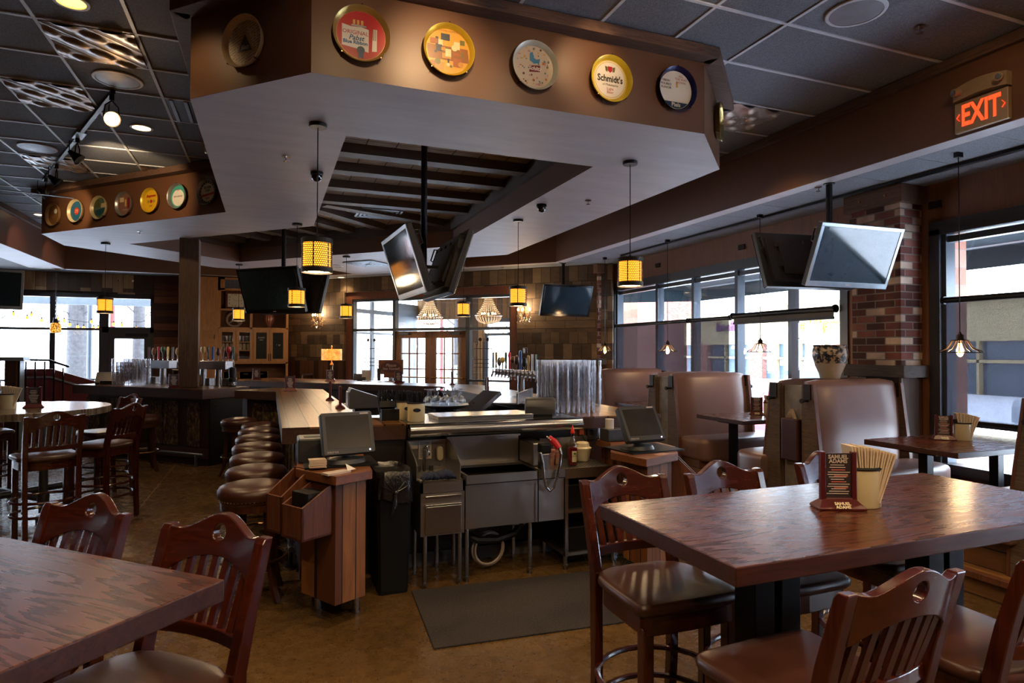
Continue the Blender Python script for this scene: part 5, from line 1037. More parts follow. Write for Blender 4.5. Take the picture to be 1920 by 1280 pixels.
for x, y, e in ((.2, 2.0, 55), (2.1, -.8, 130), (-1.6, .3, 110), (3.9, 1.4, 70), (1.4, 3.0, 90), (.6, -.6, 150), (3.9, -1.0, 70)): downlight('unseen recessed light added to brighten the near tables and steel sinks', x, y, zc, e=e, spread=115 if y > 1.7 else 155)  # out-of-view fill lamps, added to brighten tables and faces turned to the camera
# ================================================================ other ceiling things
def speaker(label, x, y, z=HI): t = T('ceiling_speaker', label, 'speaker', (x, y, z-.001), 0, 'round ceiling speakers'); B().lathe([(.19, -.004), (.185, -.012), (.165, -.014), (.165, -.004)], 40, caps=(0, 0)).ob('ring', m_tbar, t, smooth=True); B().lathe([(.001, -.018), (.1, -.016), (.166, -.010)], 40, caps=(0, 0)).ob('grille', mat('speaker_mesh', '86868c', .5, .3, bump=0) if 'speaker_mesh' not in bpy.data.materials else bpy.data.materials['speaker_mesh'], t, smooth=True)
speaker('round ceiling speaker just above the glowing track head', -1.21, 6.10); speaker('round ceiling speaker beside the middle of the track', -2.46, 8.5); speaker('round ceiling speaker at the top right', 3.66, 3.05); speaker('round speaker in the soffit behind the drum pendant', 1.16, 12.65, LO)
def tinpanel(label, i, j):
    x0, y0 = -.668*2.29+.003+i*G, 2.256*2.29+j*G; t = T('pressed_tin_panel', label, 'ceiling panel', (x0, y0, HI-.012), 0, 'pressed tin ceiling panels'); b = B(); n = 32; V = []
    for a in range(n+1):
        r = []
        for c in range(n+1):
            u_, v_ = a/n*4, c/n*4; s_, q_ = (u_+v_)/1.414, (u_-v_)/1.414; fs_, fq = s_ % 1.414-.707, q_ % 1.414-.707; d = 1-min(1, (fs_/.66)**2+(abs(fq)/.40)**1.6); r.append(b.v(.015+a/n*(G-.03), .015+c/n*(G-.03), -.018*max(0, d)**.5-.003*(sin(fq*34) if d <= 0 else 0)))
        V.append(r)
    for a in range(n):
        for c in range(n): b.f([V[a][c], V[a+1][c], V[a+1][c+1], V[a][c+1]])
    o = b.ob('leaf_relief', m_tinp, t, smooth=True, ang=80)
tinpanel('pressed tin panel at the upper left, nearest of the left ones', 0, 0); tinpanel('pressed tin panel at the left picture edge beside the track', -1, 2); tinpanel('pressed tin panel behind the lower heads of the track', 0, 6); tinpanel('pressed tin panel at the left picture edge above the fan blades', -2, 6); tinpanel('pressed tin panel at the right, beside the right bulkhead', 9, -1)
def slotvent(label, x, y): 
    t = T('slot_vent', label, 'vent', (x, y, HI-.004), 0, 'slotted ceiling vents'); B().box(-.28, .28, -.29, .29, -.004, .002).ob('recess', m_blackp, t); b = B()
    for i in range(5): b.cbox(-.24+.12*i, 0, -.008, .03, .58, .012)
    b.ob('blades', m_greyalu, t)
x0 = -.668*2.29; slotvent('slotted vent tight against the left side of the soffit', x0+1.5*G+.0, 2.256*2.29+2.5*G); slotvent('slotted vent at the far end of the track', x0-1.5*G, 2.256*2.29+6.5*G)
def sprinkler(label, x, y, z): t = T('sprinkler', label, 'sprinkler', (x, y, z-.001), 0, 'fire sprinklers'); B().lathe([(.035, -.006), (.03, 0)], 16).ob('plate', m_chrome, t); B().cyl((0, 0, -.04), (0, 0, 0), .008, n=8).cyl((0, 0, -.045), (0, 0, -.041), .022, n=12).ob('deflector', m_chrome, t)
sprinkler('sprinkler under the soffit left of the coffer', .12, 5.65, LO); sprinkler('sprinkler under the soffit right of the black dome camera', 3.25, 6.07, LO); sprinkler('sprinkler under the left soffit wing', -1.7, 10.0, LO); sprinkler('sprinkler in the dark ceiling at the top right', 4.25, 3.03, HI); sprinkler('sprinkler in the low ceiling beside the right television pole', 5.13, 4.72, LO); sprinkler('sprinkler in the low ceiling above the crystal sconce at right', 4.28, 11.55, LO)
def dome(label, x, y): t = T('dome_camera', label, 'camera', (x, y, LO-.001), 0, 'dome cameras'); B().lathe([(.055, -.03), (.058, -.02), (.058, 0)], 24).ob('base', m_steelblk, t, smooth=True); B().lathe([(.05, -.03), (.048, -.055), (.035, -.078), (.015, -.088), (.001, -.09)], 24, caps=(0, 0)).ob('dome', mat('smoked_dome', '0c0c10', .06, bump=0, spec=.9) if 'smoked_dome' not in bpy.data.materials else bpy.data.materials['smoked_dome'], t, smooth=True)
dome('black dome camera under the soffit left of the coffer', .40, 6.05); dome('black dome camera under the soffit right of the coffer', 2.86, 6.45)
def diffuser(label, x, y, z, rz, s_, tint): 
    t = T('air_diffuser', label, 'vent', (x, y, z), rz); B().box(-s_, s_, -s_, s_, -.004, 0).ob('recess', m_blackp, t); b = B()
    for i in range(5): q = s_*(1-.19*i); [b.bar((q*cos(a)-q*sin(a), q*sin(a)+q*cos(a), -.012), (q*cos(a+pi/2)-q*sin(a+pi/2), q*sin(a+pi/2)+q*cos(a+pi/2), -.012), .03*s_/.3, .016) for a in (0, pi/2, pi, 3*pi/2)]
    b.ob('louvres', tint, t)
diffuser('square louvred air diffuser in the coffer before the wooden beams', 1.5, 9.36, 3.70, 0, .30, m_greyalu); diffuser('square louvred air diffuser flat in the pale soffit behind the television pair', 1.73, 12.0, LO-.001, pi/4, .32, m_greyalu)
B_ = B().box(5.60, 5.66, 2.2, 9.3, LO-.03, LO-.004); tag(B_.ob('lamp_track', m_steelblk), 'long black lamp track on the low ceiling above the booths', 'track')
# ceiling fan blades at the left edge
t = T('ceiling_fan', 'dark ceiling fan at the left edge with only two wooden blades in view', 'fan', (-3.45, 8.55, 3.45)); m_blade = wood('fan_blade', '241510', '503a30', 'x', .45, 1.2)
B().lathe([(.10, -.05), (.12, 0), (.11, .08), (.05, .12)], 24).cyl((0, 0, .1), (0, 0, HI-3.452), .015, n=10).ob('motor', m_steelblk, t, smooth=True)
for i in range(5):
    a = rad(10)+i*2*pi/5+rad(4); b = B().at((0, 0, .02), a, rad(10)); b.prism([(.14, -.055), (1.2, -.085), (1.29, -.05), (1.29, .05), (1.2, .085), (.14, .055)], -.004, .006); b.ob('blade', m_blade, t)
# ================================================================ televisions
m_tvb = mat('tv_black', '141417', .4, bump=0); m_tvs = mat('tv_silver', '8a929a', .3, .5, bump=0); m_tvscr = mat('tv_glass', '1a2830', .10, bump=0, spec=.6); m_tvback = mat('tv_back', '18120e', .4, bump=.05); m_bezel = mat('tv_gloss_black', '0c0c0e', .18, bump=0)  # screen base colour is bluish to stand in for reflected window haze
def tv(label, c, yaw_, tilt, w_=1.0, h_=.6, bez=None, grey=False):
    t = T('television', label, 'television', c, yaw_, 'hanging televisions'); t.rotation_euler = (tilt, 0, yaw_); bz = .035; bez = bez or m_tvs
    b = B(); b.box(-w_/2, w_/2, 0, .05, -h_/2, h_/2); b.ob('case', m_tvb, t, bevel=.006); b = B(); b.box(-w_/2, w_/2, -.008, 0, h_/2-bz, h_/2); b.box(-w_/2, w_/2, -.008, 0, -h_/2, -h_/2+bz*1.5); b.box(-w_/2, -w_/2+bz, -.008, 0, -h_/2+bz*1.5, h_/2-bz); b.box(w_/2-bz, w_/2, -.008, 0, -h_/2+bz*1.5, h_/2-bz); b.ob('bezel', bez, t, bevel=.003)
    B().box(-w_/2+bz, w_/2-bz, -.003, .001, -h_/2+bz*1.5, h_/2-bz).ob('screen', m_tvscr, t); b = B(); b.cbox(0, -.009, -h_/2+bz*.7, .05, .002, .008); b.ob('maker_badge', m_print, t)
    b = B(); b.box(-w_/2+.07, w_/2-.07, .05, .085, -h_/2+.05, h_/2-.07); b.box(-.3, .3, .085, .10, -.18, .16); [b.cbox(-.34+.17*i, .09, .0, .006, .02, h_-.2) for i in range(5)]; b.cbox(0, .09, .12, .7, .02, .006); b.cbox(0, .09, -.1, .7, .02, .006); b.ob('back_housing', m_tvback, t)
    for s in (-1, 1): B().tube([(s*(w_/2-.03), .05, h_/2-.06), (s*(w_/2-.03), .10, h_/2-.07), (s*(w_/2-.03), .10, h_/2-.19), (s*(w_/2-.03), .05, h_/2-.2)], .008, 6).ob('carry_handle', m_tvb, t, smooth=True)
    return t
def pole(label, x, y, zt, zb, r=.03):
    t = T('tv_pole', label, 'pole', (x, y, 0), 0, 'television ceiling poles'); B().cyl((0, 0, zb), (0, 0, zt), r, n=16).cyl((0, 0, zt-.012), (0, 0, zt), r*1.8, n=20).ob('tube', m_steelblk, t, smooth=True); return t
def brkt(t, pts): 
    b = B(); [b.bar(p, q, .05, .03) for p, q in pts]; b.ob('bracket', m_steelblk, t)
tl = rad(18); tv('silver-framed left television of the central pair, its screen facing left', (1.14, 5.72, 2.44), rad(-88), tl); tv('right television of the central pair, showing its black back', (1.60, 5.80, 2.44), rad(90), tl, bez=m_bezel); t = pole('black ceiling pole carrying the central television pair', 1.37, 5.86, 3.738, 2.42); brkt(t, [((-.15, -.02, .0+2.45), (.15, -.02, 2.45)), ((-.13, -.02, 2.3), (.13, -.02, 2.3)), ((0, 0, 2.5), (0, 0, 2.25))])
tv('dark front television of the pair before the hutch, screen facing us', (.012, 9.43, 2.495), rad(-43.6), rad(17.8), 1.08, .648, bez=m_bezel); tv('rear television of the pair before the hutch, only its pale right edges showing', (.37, 9.80, 2.495), rad(136.4), rad(17.8), 1.08, .648); t = pole('black ceiling pole above the television pair before the hutch', .185, 9.61, 3.738, 2.49); brkt(t, [((-.1, -.1, 2.45), (.1, .1, 2.45)), ((0, 0, 2.5), (0, 0, 2.25))])
tv('silver-framed television in front of the near brick pillar, bluish screen facing us', (5.19, 4.35, 2.555), rad(-2.7), rad(21)); tv('television behind the silver-framed one at the right, showing its back', (5.02, 4.83, 2.555), rad(172), rad(20), bez=m_bezel); t = pole('black ceiling pole at the right carrying two televisions', 5.125, 4.585, LO-.001, 2.5); brkt(t, [((0, -.12, 2.55), (-.05, .14, 2.55)), ((0, -.07, 2.4), (0, .08, 2.4))])
tv('single bluish television on the shingle wall side by the far brick corner', (5.159, 10.474, 2.591), rad(-2), rad(20.3), bez=m_bezel); t = pole('black ceiling pole above the single bluish television', 5.15, 10.60, LO-.001, 2.55); brkt(t, [((0, 0, 2.6), (0, -.08, 2.6))])
tv('television at the left picture edge before the left windows', (-3.86, 11.05, 2.53), rad(22), rad(20), bez=m_tvs); t = pole('black ceiling pole at the left edge television', -3.92, 11.17, LO-.001, 2.5); brkt(t, [((0, 0, 2.55), (.03, -.07, 2.55))])
# ================================================================ exit signs
m_exit = emis('lit_red_letters', 'ff3a18', 1.6); m_signb = mat('sign_housing', '9c8468', .4, .3, bump=0)
def exit_sign(label, loc, rz, w_, h_):
    t = T('exit_sign', label, 'exit sign', loc, rz); b = B(); zs = h_*.62
    b.box(-w_/2, w_/2, -.045, 0, 0, zs); b.ob('lower_housing', m_signb, t, bevel=.006); b = B(); V = []
    n = 12; top = [(-w_/2+w_*i/n, zs+h_*(.30+.08*sin(pi*i/n))) for i in range(n+1)]; botm = [(w_/2-w_*i/n, zs+.012+h_*.05*sin(pi*i/n)) for i in range(n+1)]; P = top+botm
    f0 = [b.v(x, -.06, z) for x, z in P]; f1 = [b.v(x, 0, z) for x, z in P]; b.f(f0); b.f(f1[::-1]); [b.f([f0[i], f0[(i+1) % len(P)], f1[(i+1) % len(P)], f1[i]]) for i in range(len(P))]; b.ob('lamp_housing', m_signb, t)
    for s in (-1, 1): o = B().cyl((s*w_*.38, -.06, zs+h_*.21), (s*w_*.42, -.105, zs+h_*.19), h_*.075, n=18).ob('emergency_lamp', m_signb, t, smooth=True); B().cyl((s*w_*.42, -.104, zs+h_*.19), (s*w_*.424, -.109, zs+h_*.188), h_*.055, n=18).ob('lens', m_steelf, o)
    text('EXIT', h_*.60, m_exit, t, (0, -.046, zs*.5), (pi/2, 0, 0), .001, sx=.60*w_/h_, bold=.006*h_/.4)
    for s in (-1, 1):
        b = B(); q = h_*.07; x = s*w_*.45; [b.bar((x, -.0465, zs*.5), (x-s*q*.8, -.0465, zs*.5+e*q), .001, q*.5, (0, 1, 0)) for e in (-1, 1)]; b.ob('arrow', m_exit, t)
    return t
exit_sign('large lit red exit sign on the right bulkhead', (4.948, 3.04, 3.325), rad(-90), .375, .37); exit_sign('small lit red exit sign over the left glazed door', (-2.95, 15.985, 2.885), 0, .33, .36)
# ================================================================ round trays
def pmat(nm, col, r=.35): return bpy.data.materials.get('print_'+nm) or mat('print_'+nm, col, r, bump=0, var=.03)
def tray(label, c, rz, r, rim, face):
    t = T('round_tray', label, 'tray', c, rz, 'round trays on the soffit'); b = B().at((0, 0, 0), 0, pi/2); b.lathe([(.001, .012), (r*.86, .012), (r*.97, .045), (r, .048), (r*1.01, .044), (r*.89, .006), (.001, .006)], 48, caps=(0, 0)); b.ob('dish', rim, t, smooth=True, ang=40)
    b = B().at((0, 0, 0), 0, pi/2); b.lathe([(.001, .0132), (r*.85, .0132)], 48, caps=(0, 0)); o = b.ob('face', face, t)
    b = B(); [b.cyl((1.0*r*cos(a), .0, 1.0*r*sin(a)), (1.03*r*cos(a), -.05, 1.03*r*sin(a)), .004, n=6) for a in (pi/2, -2.3, -.85)]; b.ob('clips', m_bronzering, t)
    return o
RX = (pi/2, 0, 0)
def shp(o, poly, m, y, name='print'): 
    b = B(); V = [b.v(x, y, z) for x, z in poly]; b.f(V); r_ = bmesh.ops.extrude_face_region(b.bm, geom=b.bm.faces[:])
    for v in [g for g in r_['geom'] if isinstance(g, bmesh.types.BMVert)]: v.co.y += .0006
    return b.ob(name, m, o)
def circ(x, z, r, n=16, sz=1): return [(x+r*cos(2*pi*i/n), z+r*sz*sin(2*pi*i/n)) for i in range(n)]
def rect(x0, x1, z0, z1): return [(x0, z0), (x1, z0), (x1, z1), (x0, z1)]
def TX(o, s_, z, size, col, x=0, **kw): return text(s_, size, pmat(col[0], col[1]), o, (x, -.0155, z), RX, .0003, **kw)
RED, BLU, BLK, WHT, GRN = ('red', 'a01420'), ('blue', '1c5a80'), ('black', '14120f'), ('white', 'cfc8bc'), ('green', '3a5a2a'); YF = 3.889
cream = pmat('cream', 'c8b088'); gold = mat('gold_rim', 'b8a060', .3, .7, bump=0)
k = N('lettered_cream'); x = k.n('SeparateXYZ', i0=k.co()).outputs; ln = k.math('FRACT', k.math('MULTIPLY', k.math('ADD', x[2], k.math('MULTIPLY', x[0], -.35)), 55.)); br_ = k.noise(k.co(), 60, 1, .5, vs=(1, 1, .6)); k.P(Base_Color=k.mix(k.math('MULTIPLY', k.math('LESS_THAN', ln, .25), k.math('GREATER_THAN', br_, .45)), 'b09a72', '2a2018'), Roughness=.4)
d45 = Vector((.72, -.71)).normalized()
o = tray('cream tray with a black triangle on the dark left front corner of the soffit', (-.147, 4.245, 3.58), atan2(-.71, .72), .165, cream, k.m); shp(o, [(-.085, -.07), (.085, -.07), (0, .085)], pmat('mustard', '9a7a2a'), -.0145); shp(o, [(-.06, -.056), (.06, -.056), (0, .055)], pmat(*BLK), -.0152); TX(o, 'Blatz', -.03, .04, WHT, sx=.8, shear=.3)
o = tray('red tray with a white sheet and blue rosette, first on the soffit front', (.51, YF, 3.58), 0, .172, gold, pmat('crimson', 'a80f1c')); shp(o, [(-.115, .055), (-.06, .045), (0, .05), (.045, .04), (.045, -.10), (-.03, -.085), (-.115, -.075)], pmat(*WHT), -.0145); TX(o, 'ORIGINAL', .01, .034, RED, -.035); TX(o, 'Pabst', -.022, .042, BLU, -.03, shear=.3, bold=.0008); TX(o, 'Blue Ribbon', -.05, .030, BLU, -.035, bold=.001); shp(o, circ(-.002, -.092, .024), pmat('rosette', '123e5c'), -.0155); shp(o, [(-.018, -.11), (.014, -.11), (.014, -.145), (-.002, -.135), (-.018, -.148)], pmat('rosette', '123e5c'), -.015)
for i in range(3): shp(o, rect(-.05+.024*i, -.036+.024*i, .062, .09), pmat('beer', 'c89a50'), -.0145)
b = B(); shp(o, rect(-.06, .03, .05, .06), m_steelf, -.0146); shp(o, [(.065, -.09), (.095, -.085), (.095, .05), (.07, .05)], pmat(*WHT), -.0145); [shp(o, rect(.07+.008*i, .073+.008*i, -.02, .05), pmat(*BLK), -.0152) for i in range(3)]
o = tray('golden tray printed with a brewery street scene, second on the soffit front', (1.06, YF, 3.58), 0, .168, mat('yellow_rim', 'c8a832', .3, .5, bump=0), pmat('goldscene', 'b8882a')); rr = random.Random(21)
shp(o, [(-.13, -.06), (.14, -.06), (.13, .03), (-.14, .03)], pmat('brownstreet', '7a4a1c'), -.0140)
for i in range(26): a, z = rr.uniform(-.11, .11), rr.uniform(-.11, .09); w2, h2 = rr.uniform(.006, .03), rr.uniform(.008, .03); shp(o, rect(a-w2, a+w2, z-h2, z+h2) if i % 3 else circ(a, z, h2*.7, 10), pmat(*(('brick', '8a4a20'), ('cream', 'c8b088'), ('navy', '26303c'), ('olive', '5a5a28'), ('tan', 'a8742c'))[i % 5]), -.0145-.0001*i)
TX(o, 'BREWING COMPANY', .128, .018, ('brick', '8a4a20'))
o = tray('pale tray with scattered figures and maroon name block, third on the soffit front', (1.66, YF, 3.58), 0, .166, mat('white_rim', 'b0b4ac', .35, .2, bump=0), pmat('palemap', 'b8a894'))
for i in range(60): 
    a, q = rr.uniform(0, 6.28), .132*rr.random()**.5; w2, h2 = rr.uniform(.003, .009), rr.uniform(.003, .009); shp(o, rect(q*cos(a)-w2, q*cos(a)+w2, q*sin(a)-h2, q*sin(a)+h2) if i % 2 else circ(q*cos(a), q*sin(a), h2, 8), pmat(*(('teal', '4a7a80'), ('orange', 'b06a30'), ('brownd', '5a3a28'), ('pink', 'b07a78'), ('sage', '5a6a4a'), ('ochre', 'b8923a'))[i % 6]), -.0143-.00001*i)
shp(o, [(-.03, .09), (-.01, .10), (.0, .06), (.02, .05), (.045, .06), (.04, .03), (.0, .02), (-.03, .04)], pmat('lake', '3a7aa0'), -.0150); shp(o, [(-.035, -.04), (.045, -.03), (.045, .015), (-.035, .005)], pmat('maroonp', '6a1420'), -.0152); TX(o, 'Schlitz', -.012, .036, WHT, .004, shear=.35, bold=.0008)
o = tray('yellow tray with black blackletter name, fourth on the soffit front', (2.25, YF, 3.585), 0, .166, mat('yellow_rim2', 'c8b030', .25, .2, bump=0), pmat('yellowface', 'c0a428')); shp(o, circ(0, 0, .128, 36, 1.06), pmat(*WHT), -.0142); shp(o, circ(0, 0, .122, 36, 1.06), pmat('yellowface', 'c0a428'), -.0144); shp(o, circ(0, 0, .117, 36, 1.06), pmat(*WHT), -.0146); TX(o, 'Schmidt\'s', .005, .066, BLK, bold=.0018, sx=.82); TX(o, 'of Philadelphia', -.037, .022, BLK, shear=.4); TX(o, 'Light', -.066, .028, RED); TX(o, 'Beer', -.090, .028, RED)
shp(o, [(-.018, .095), (.018, .095), (.018, .065), (0, .05), (-.018, .065)], pmat(*RED), -.0150)
for s in (-1, 1): shp(o, [(s*.02, .09), (s*.042, .095), (s*.036, .06), (s*.02, .055)], pmat('olive', '5a5a28'), -.0150)
o = tray('navy-rimmed white tray with slogans, last on the soffit front', (2.81, YF, 3.60), 0, .166, mat('navy_rim', '14164a', .25, .2, bump=0), pmat(*WHT)); shp(o, [(.138*cos(a), .138*sin(a)) for a in [pi+.72+(pi-1.44)*i/12 for i in range(13)]], pmat('navyprint', '16304c'), -.0145); TX(o, 'Piels', -.112, .044, WHT, bold=.001)
for i, s_ in enumerate(('ALL', 'THE WAY', 'DOWN')): TX(o, s_, .105-.024*i, .024, ('pinkp', 'b06058'), .045)
for i, s_ in enumerate(('FRESH', 'POURED', 'FLAVOR')): TX(o, s_, .06-.026*i, .024, ('greyp', '4a4644'), -.085)
shp(o, rect(.0, .018, .02, .06), pmat('beer', 'c89a50'), -.0145)
o = tray('small steel-rimmed tray seen almost edge-on at the right soffit corner', (3.60, 4.39, 3.64), atan2(.71, .73), .166, mat('brass_rim', 'a08850', .25, .8, bump=0), m_steelf); TX(o, 'BEER', 0, .05, BLU)
L0 = Vector((-3.05, 10.75)); rzL = atan2(-2.53, 2.55)
def ltray(label, x, y, z, rim, face): return tray(label, (x-.004, y-.004, z), rzL, .158, rim, face)
ivory = mat('ivory_rim', 'c0ac80', .35, .1, bump=0); sil = mat('silver_rim', '9a9690', .3, .7, bump=0)
o = ltray('brown wood-look tray half hidden behind the fan blade, leftmost of the left row', -2.82, 10.52, 3.55, mat('tan_rim', '8a6a44', .4, bump=0), wood('tray_woodgrain', '4a2c16', '8a6034', 'x', .4)); shp(o, circ(.03, .05, .035), pmat(*WHT), -.0145)
o = ltray('blue tray with an orange hexagon badge, second of the left row', -2.47, 10.17, 3.56, ivory, pmat('tealblue', '1f5874')); shp(o, circ(0, 0, .055, 6), pmat('orangered', 'b8391c'), -.0145); TX(o, 'Stroh', .012, .026, WHT); TX(o, 'Bohemian', -.012, .016, WHT)
o = ltray('tray with a green seaside landscape, third of the left row', -2.12, 9.82, 3.56, ivory, pmat('seagreen', '5a6a58')); shp(o, [(-.1, -.03), (.12, .0), (.12, -.03), (0, -.11), (-.09, -.09)], pmat('deepteal', '1e4a52'), -.0143); shp(o, rect(.02, .11, .0, .06), pmat('cream', 'c8b088'), -.0146); shp(o, [(-.09, .1), (-.02, .12), (.0, .03), (-.12, .0)], pmat('olive', '5a5a28'), -.0144)
o = ltray('sepia tray with a beer glass scene, fourth of the left row', -1.765, 9.47, 3.565, sil, pmat('sepia', '7a5444')); shp(o, rect(.0, .03, -.03, .06), pmat('beer', 'c89a50'), -.0146); shp(o, rect(-.1, -.02, .03, .09), pmat('cream', 'c8b088'), -.0145); shp(o, rect(.05, .09, -.06, .08), pmat('maroonp', '6a1420'), -.0145); TX(o, 'SCHAEFER', -.075, .024, WHT)
o = ltray('bright yellow tray with red script, fifth of the left row', -1.41, 9.12, 3.565, mat('yellow_rim3', 'c8a020', .3, .3, bump=0), pmat('brightyellow', 'd0a01c')); TX(o, 'Stegmaier', .06, .044, RED, shear=.3, bold=.0012); shp(o, circ(0, -.01, .022), pmat(*RED), -.0145); shp(o, circ(-.05, -.01, .02), pmat('mustard', '9a7a2a'), -.0145); shp(o, circ(.05, -.01, .02), pmat('mustard', '9a7a2a'), -.0145); TX(o, 'BEER', -.07, .024, ('mustard', '9a7a2a'))
o = ltray('turquoise tray with a cream centre, sixth of the left row', -1.06, 8.77, 3.57, sil, pmat('turquoise', '3a9080')); shp(o, circ(0, -.015, .105, 24), pmat(*WHT), -.0143); TX(o, 'Fitger', .085, .03, ('brownd', '5a3a28')); TX(o, 'BEER AND ALE', .0, .028, ('brownd', '5a3a28'), sx=.8)
o = ltray('black-rimmed white tray with bold name and red band, rightmost of the left row', -.70, 8.41, 3.57, sil, pmat(*BLK)); shp(o, circ(0, 0, .112, 28), pmat('cream2', 'c0b090'), -.0143); TX(o, 'SILVER', .06, .042, BLK, bold=.001); TX(o, 'TOP', .02, .042, BLK, bold=.001); shp(o, [(-.11, -.03), (.11, .0), (.11, -.03), (-.105, -.055)], pmat(*RED), -.0147); TX(o, 'BEER', -.072, .03, BLK)
for i in range(20): a = 2*pi*i/20; shp(o, circ(.122*cos(a), .122*sin(a), .006, 6), pmat(*WHT), -.0146)
o = tray('tray on the left side of the soffit, seen edge-on beside the slotted vent', (-.502, 6.2, 3.58), -pi/2, .16, gold, pmat('sepia', '7a5444'))
# ================================================================ roller shades
def shade(label, y0, y1, zt, zb, r=.028):
    t = T('roller_shade', label, 'shade', (0, 0, 0), 0, 'roller shades in the right windows'); x = X6-.045
    B().cyl((x, y0, zt), (x, y1, zt), r, n=14).ob('roller_tube', m_steelblk, t, smooth=True); B().box(x-.002, x, y0+.02, y1-.02, zb, zt).ob('fabric', m_shade if zt-zb > .3 else mat('rolled_shade_edge', '3a3632', .7, bump=0), t); B().box(x-.012, x+.010, y0+.02, y1-.02, zb-.03, zb).ob('hem_bar', m_steelblk, t)
    for y in (y0, y1): B().cyl((x, y-.012, zt), (x, y+.012, zt), r*1.4, n=14).ob('bracket', m_steelblk, t)
shade('lowered grey mesh roller shade, far left one beside the far brick corner', 8.06, 10.22, 2.13, .62); shade('lowered grey mesh roller shade behind the glowing cage pendant, next to the open panes', 7.10, 8.0, 2.13, .62)
shade('rolled-up roller shade across the two open window panes', 5.34, 7.04, 2.15, 2.06, .034); shade('lowered grey mesh roller shade in the near window at the right', -2.1, 4.10, 2.15, 1.02)
# ================================================================ hutch
m_maple = wood('maple_cabinet', '7a5028', 'a8743f', 'z', .45, .8); m_inner = mat('hutch_interior', '4a3220', .7, bump=0)
t = T('hutch', 'tall maple hutch with glazed doors and open shelves on the back wall', 'hutch', (0, 0, 0)); Yh = 15.3
b = B(); b.box(-1.84, -1.80, Yh-.04, 16, 0, 3.28); b.box(-1.80, -1.07, Yh, 15.95, 0, 3.28); b.ob('tall_cabinet', m_maple, t)
for i, x in enumerate((-1.78, -1.43)):
    o = B().box(x, x+.33, Yh-.022, Yh, .1, 2.2).ob('door', m_maple, t); B().box(x+.06, x+.27, Yh-.024, Yh-.021, .2, 2.1).ob('recess', mat('maple_shade', '8d6034', .5, bump=0) if i == 0 else bpy.data.materials['maple_shade'], o); B().box(x, x+.33, Yh-.022, Yh, 2.22, 3.2).ob('door', m_maple, t); B().cyl((x+.3, Yh-.04, 1.9), (x+.3, Yh-.04, 2.0), .008, n=8).ob('handle', m_steelblk, o)
b = B(); b.box(-1.07, .42, 15.9, 15.98, 0, 3.28); b.ob('back_panel', m_inner, t)
b = B()
for x in (-1.07, .36): b.box(x, x+.05, Yh, 15.9, .95, 3.28)
for z in (3.24, 3.0, 2.545, 2.13, 1.35): b.box(-1.05, .4, Yh, 15.9, z, z+.04)
b.box(-1.07, -.93, Yh, Yh+.03, 2.98, 3.28); b.box(-.41, -.36, Yh, 15.9, 2.13, 2.56); b.box(-1.07, .41, Yh-.05, 15.9, .0, 1.0); b.box(-.3, -.26, Yh, 15.9, 3.0, 3.28); b.ob('carcass', m_maple, t)
B().box(-.93, .36, Yh+.05, Yh+.06, 3.04, 3.24).ob('transom_glass', mat('seeded_dark_glass', '4a4e54', .15, var=.6, scale=40, bump=.3), t)
for i in range(4):
    x = -1.04+.352*i; D = B(); D.box(x, x+.06, Yh-.022, Yh, 1.39, 2.13); D.box(x+.285, x+.345, Yh-.022, Yh, 1.39, 2.13); D.box(x+.06, x+.285, Yh-.022, Yh, 1.39, 1.46); D.box(x+.06, x+.285, Yh-.022, Yh, 2.06, 2.13); D = D.ob('door', m_maple, t)
    B().box(x+.06, x+.285, Yh-.012, Yh-.008, 1.46, 2.06).ob('pane', m_glass if i < 2 else mat('dark_door_glass', '121316', .4, bump=0, spec=.15) if i == 2 else bpy.data.materials['dark_door_glass'], D); xx = x+.325 if i % 2 == 0 else x+.02; B().cyl((xx, Yh-.05, 1.42), (xx, Yh-.05, 1.58), .007, n=8).ob('handle', m_steelblk, D)
    if i == 2: text('CLIVE\'S', .045, m_print, D, (x+.17, Yh-.014, 1.94), (pi/2, 0, 0)); text('MADE', .028, m_print, D, (x+.17, Yh-.014, 1.89), (pi/2, 0, 0))
    if i == 3: text('I', .06, mat('dim_print', '6a645c', .7, bump=0), D, (x+.14, Yh-.014, 1.78), (pi/2, 0, 0)); b = B().at((x+.2, Yh-.014, 1.775), 0, pi/2); b.prism([(.0, -.03), (.03, .005), (.018, .024), (0, .01), (-.018, .024), (-.03, .005)], 0, .001); b.ob('heart', bpy.data.materials['dim_print'], D)
for z in (1.85, 1.66): B().box(-1.0, -.37, Yh+.02, 15.9, z-.02, z).ob('glass_shelf', m_maple, t)
gi = 0
for x0_ in (-.97, -.62):
    for z in (1.85, 1.39):
        for q in range(4): tag(B().at((x0_+.07*q, 15.45, z+.001)).lathe([(.026, 0), (.031, .13), (.029, .13), (.024, .006)], 12).ob('glass', m_clear, smooth=True), 'clear glass behind the left glazed doors of the hutch', 'glass', 'glasses in the hutch')
    for q in range(3): tag(B().at((x0_+.09*q, 15.5, 1.661)).lathe([(.04, 0), (.042, .12), (.036, .13), (.036, .15)], 12).ob('canister', mat('pale_canister', 'b09a80', .5, bump=0) if 'pale_canister' not in bpy.data.materials else bpy.data.materials['pale_canister'], smooth=True), 'pale canister on the middle shelf behind the left glazed doors of the hutch', 'canister', 'canisters in the hutch')
t = T('wall_clock', 'square clock with maroon case on the open hutch shelf', 'clock', (-.72, 15.55, 2.587)); B().box(-.21, .21, -.04, .06, 0, .40).ob('case', m_maroon, t, bevel=.01); B().box(-.165, .165, -.055, -.038, .05, .35).ob('dial', mat('ivory_dial', 'b8ae98', .5, bump=0), t, bevel=.02)
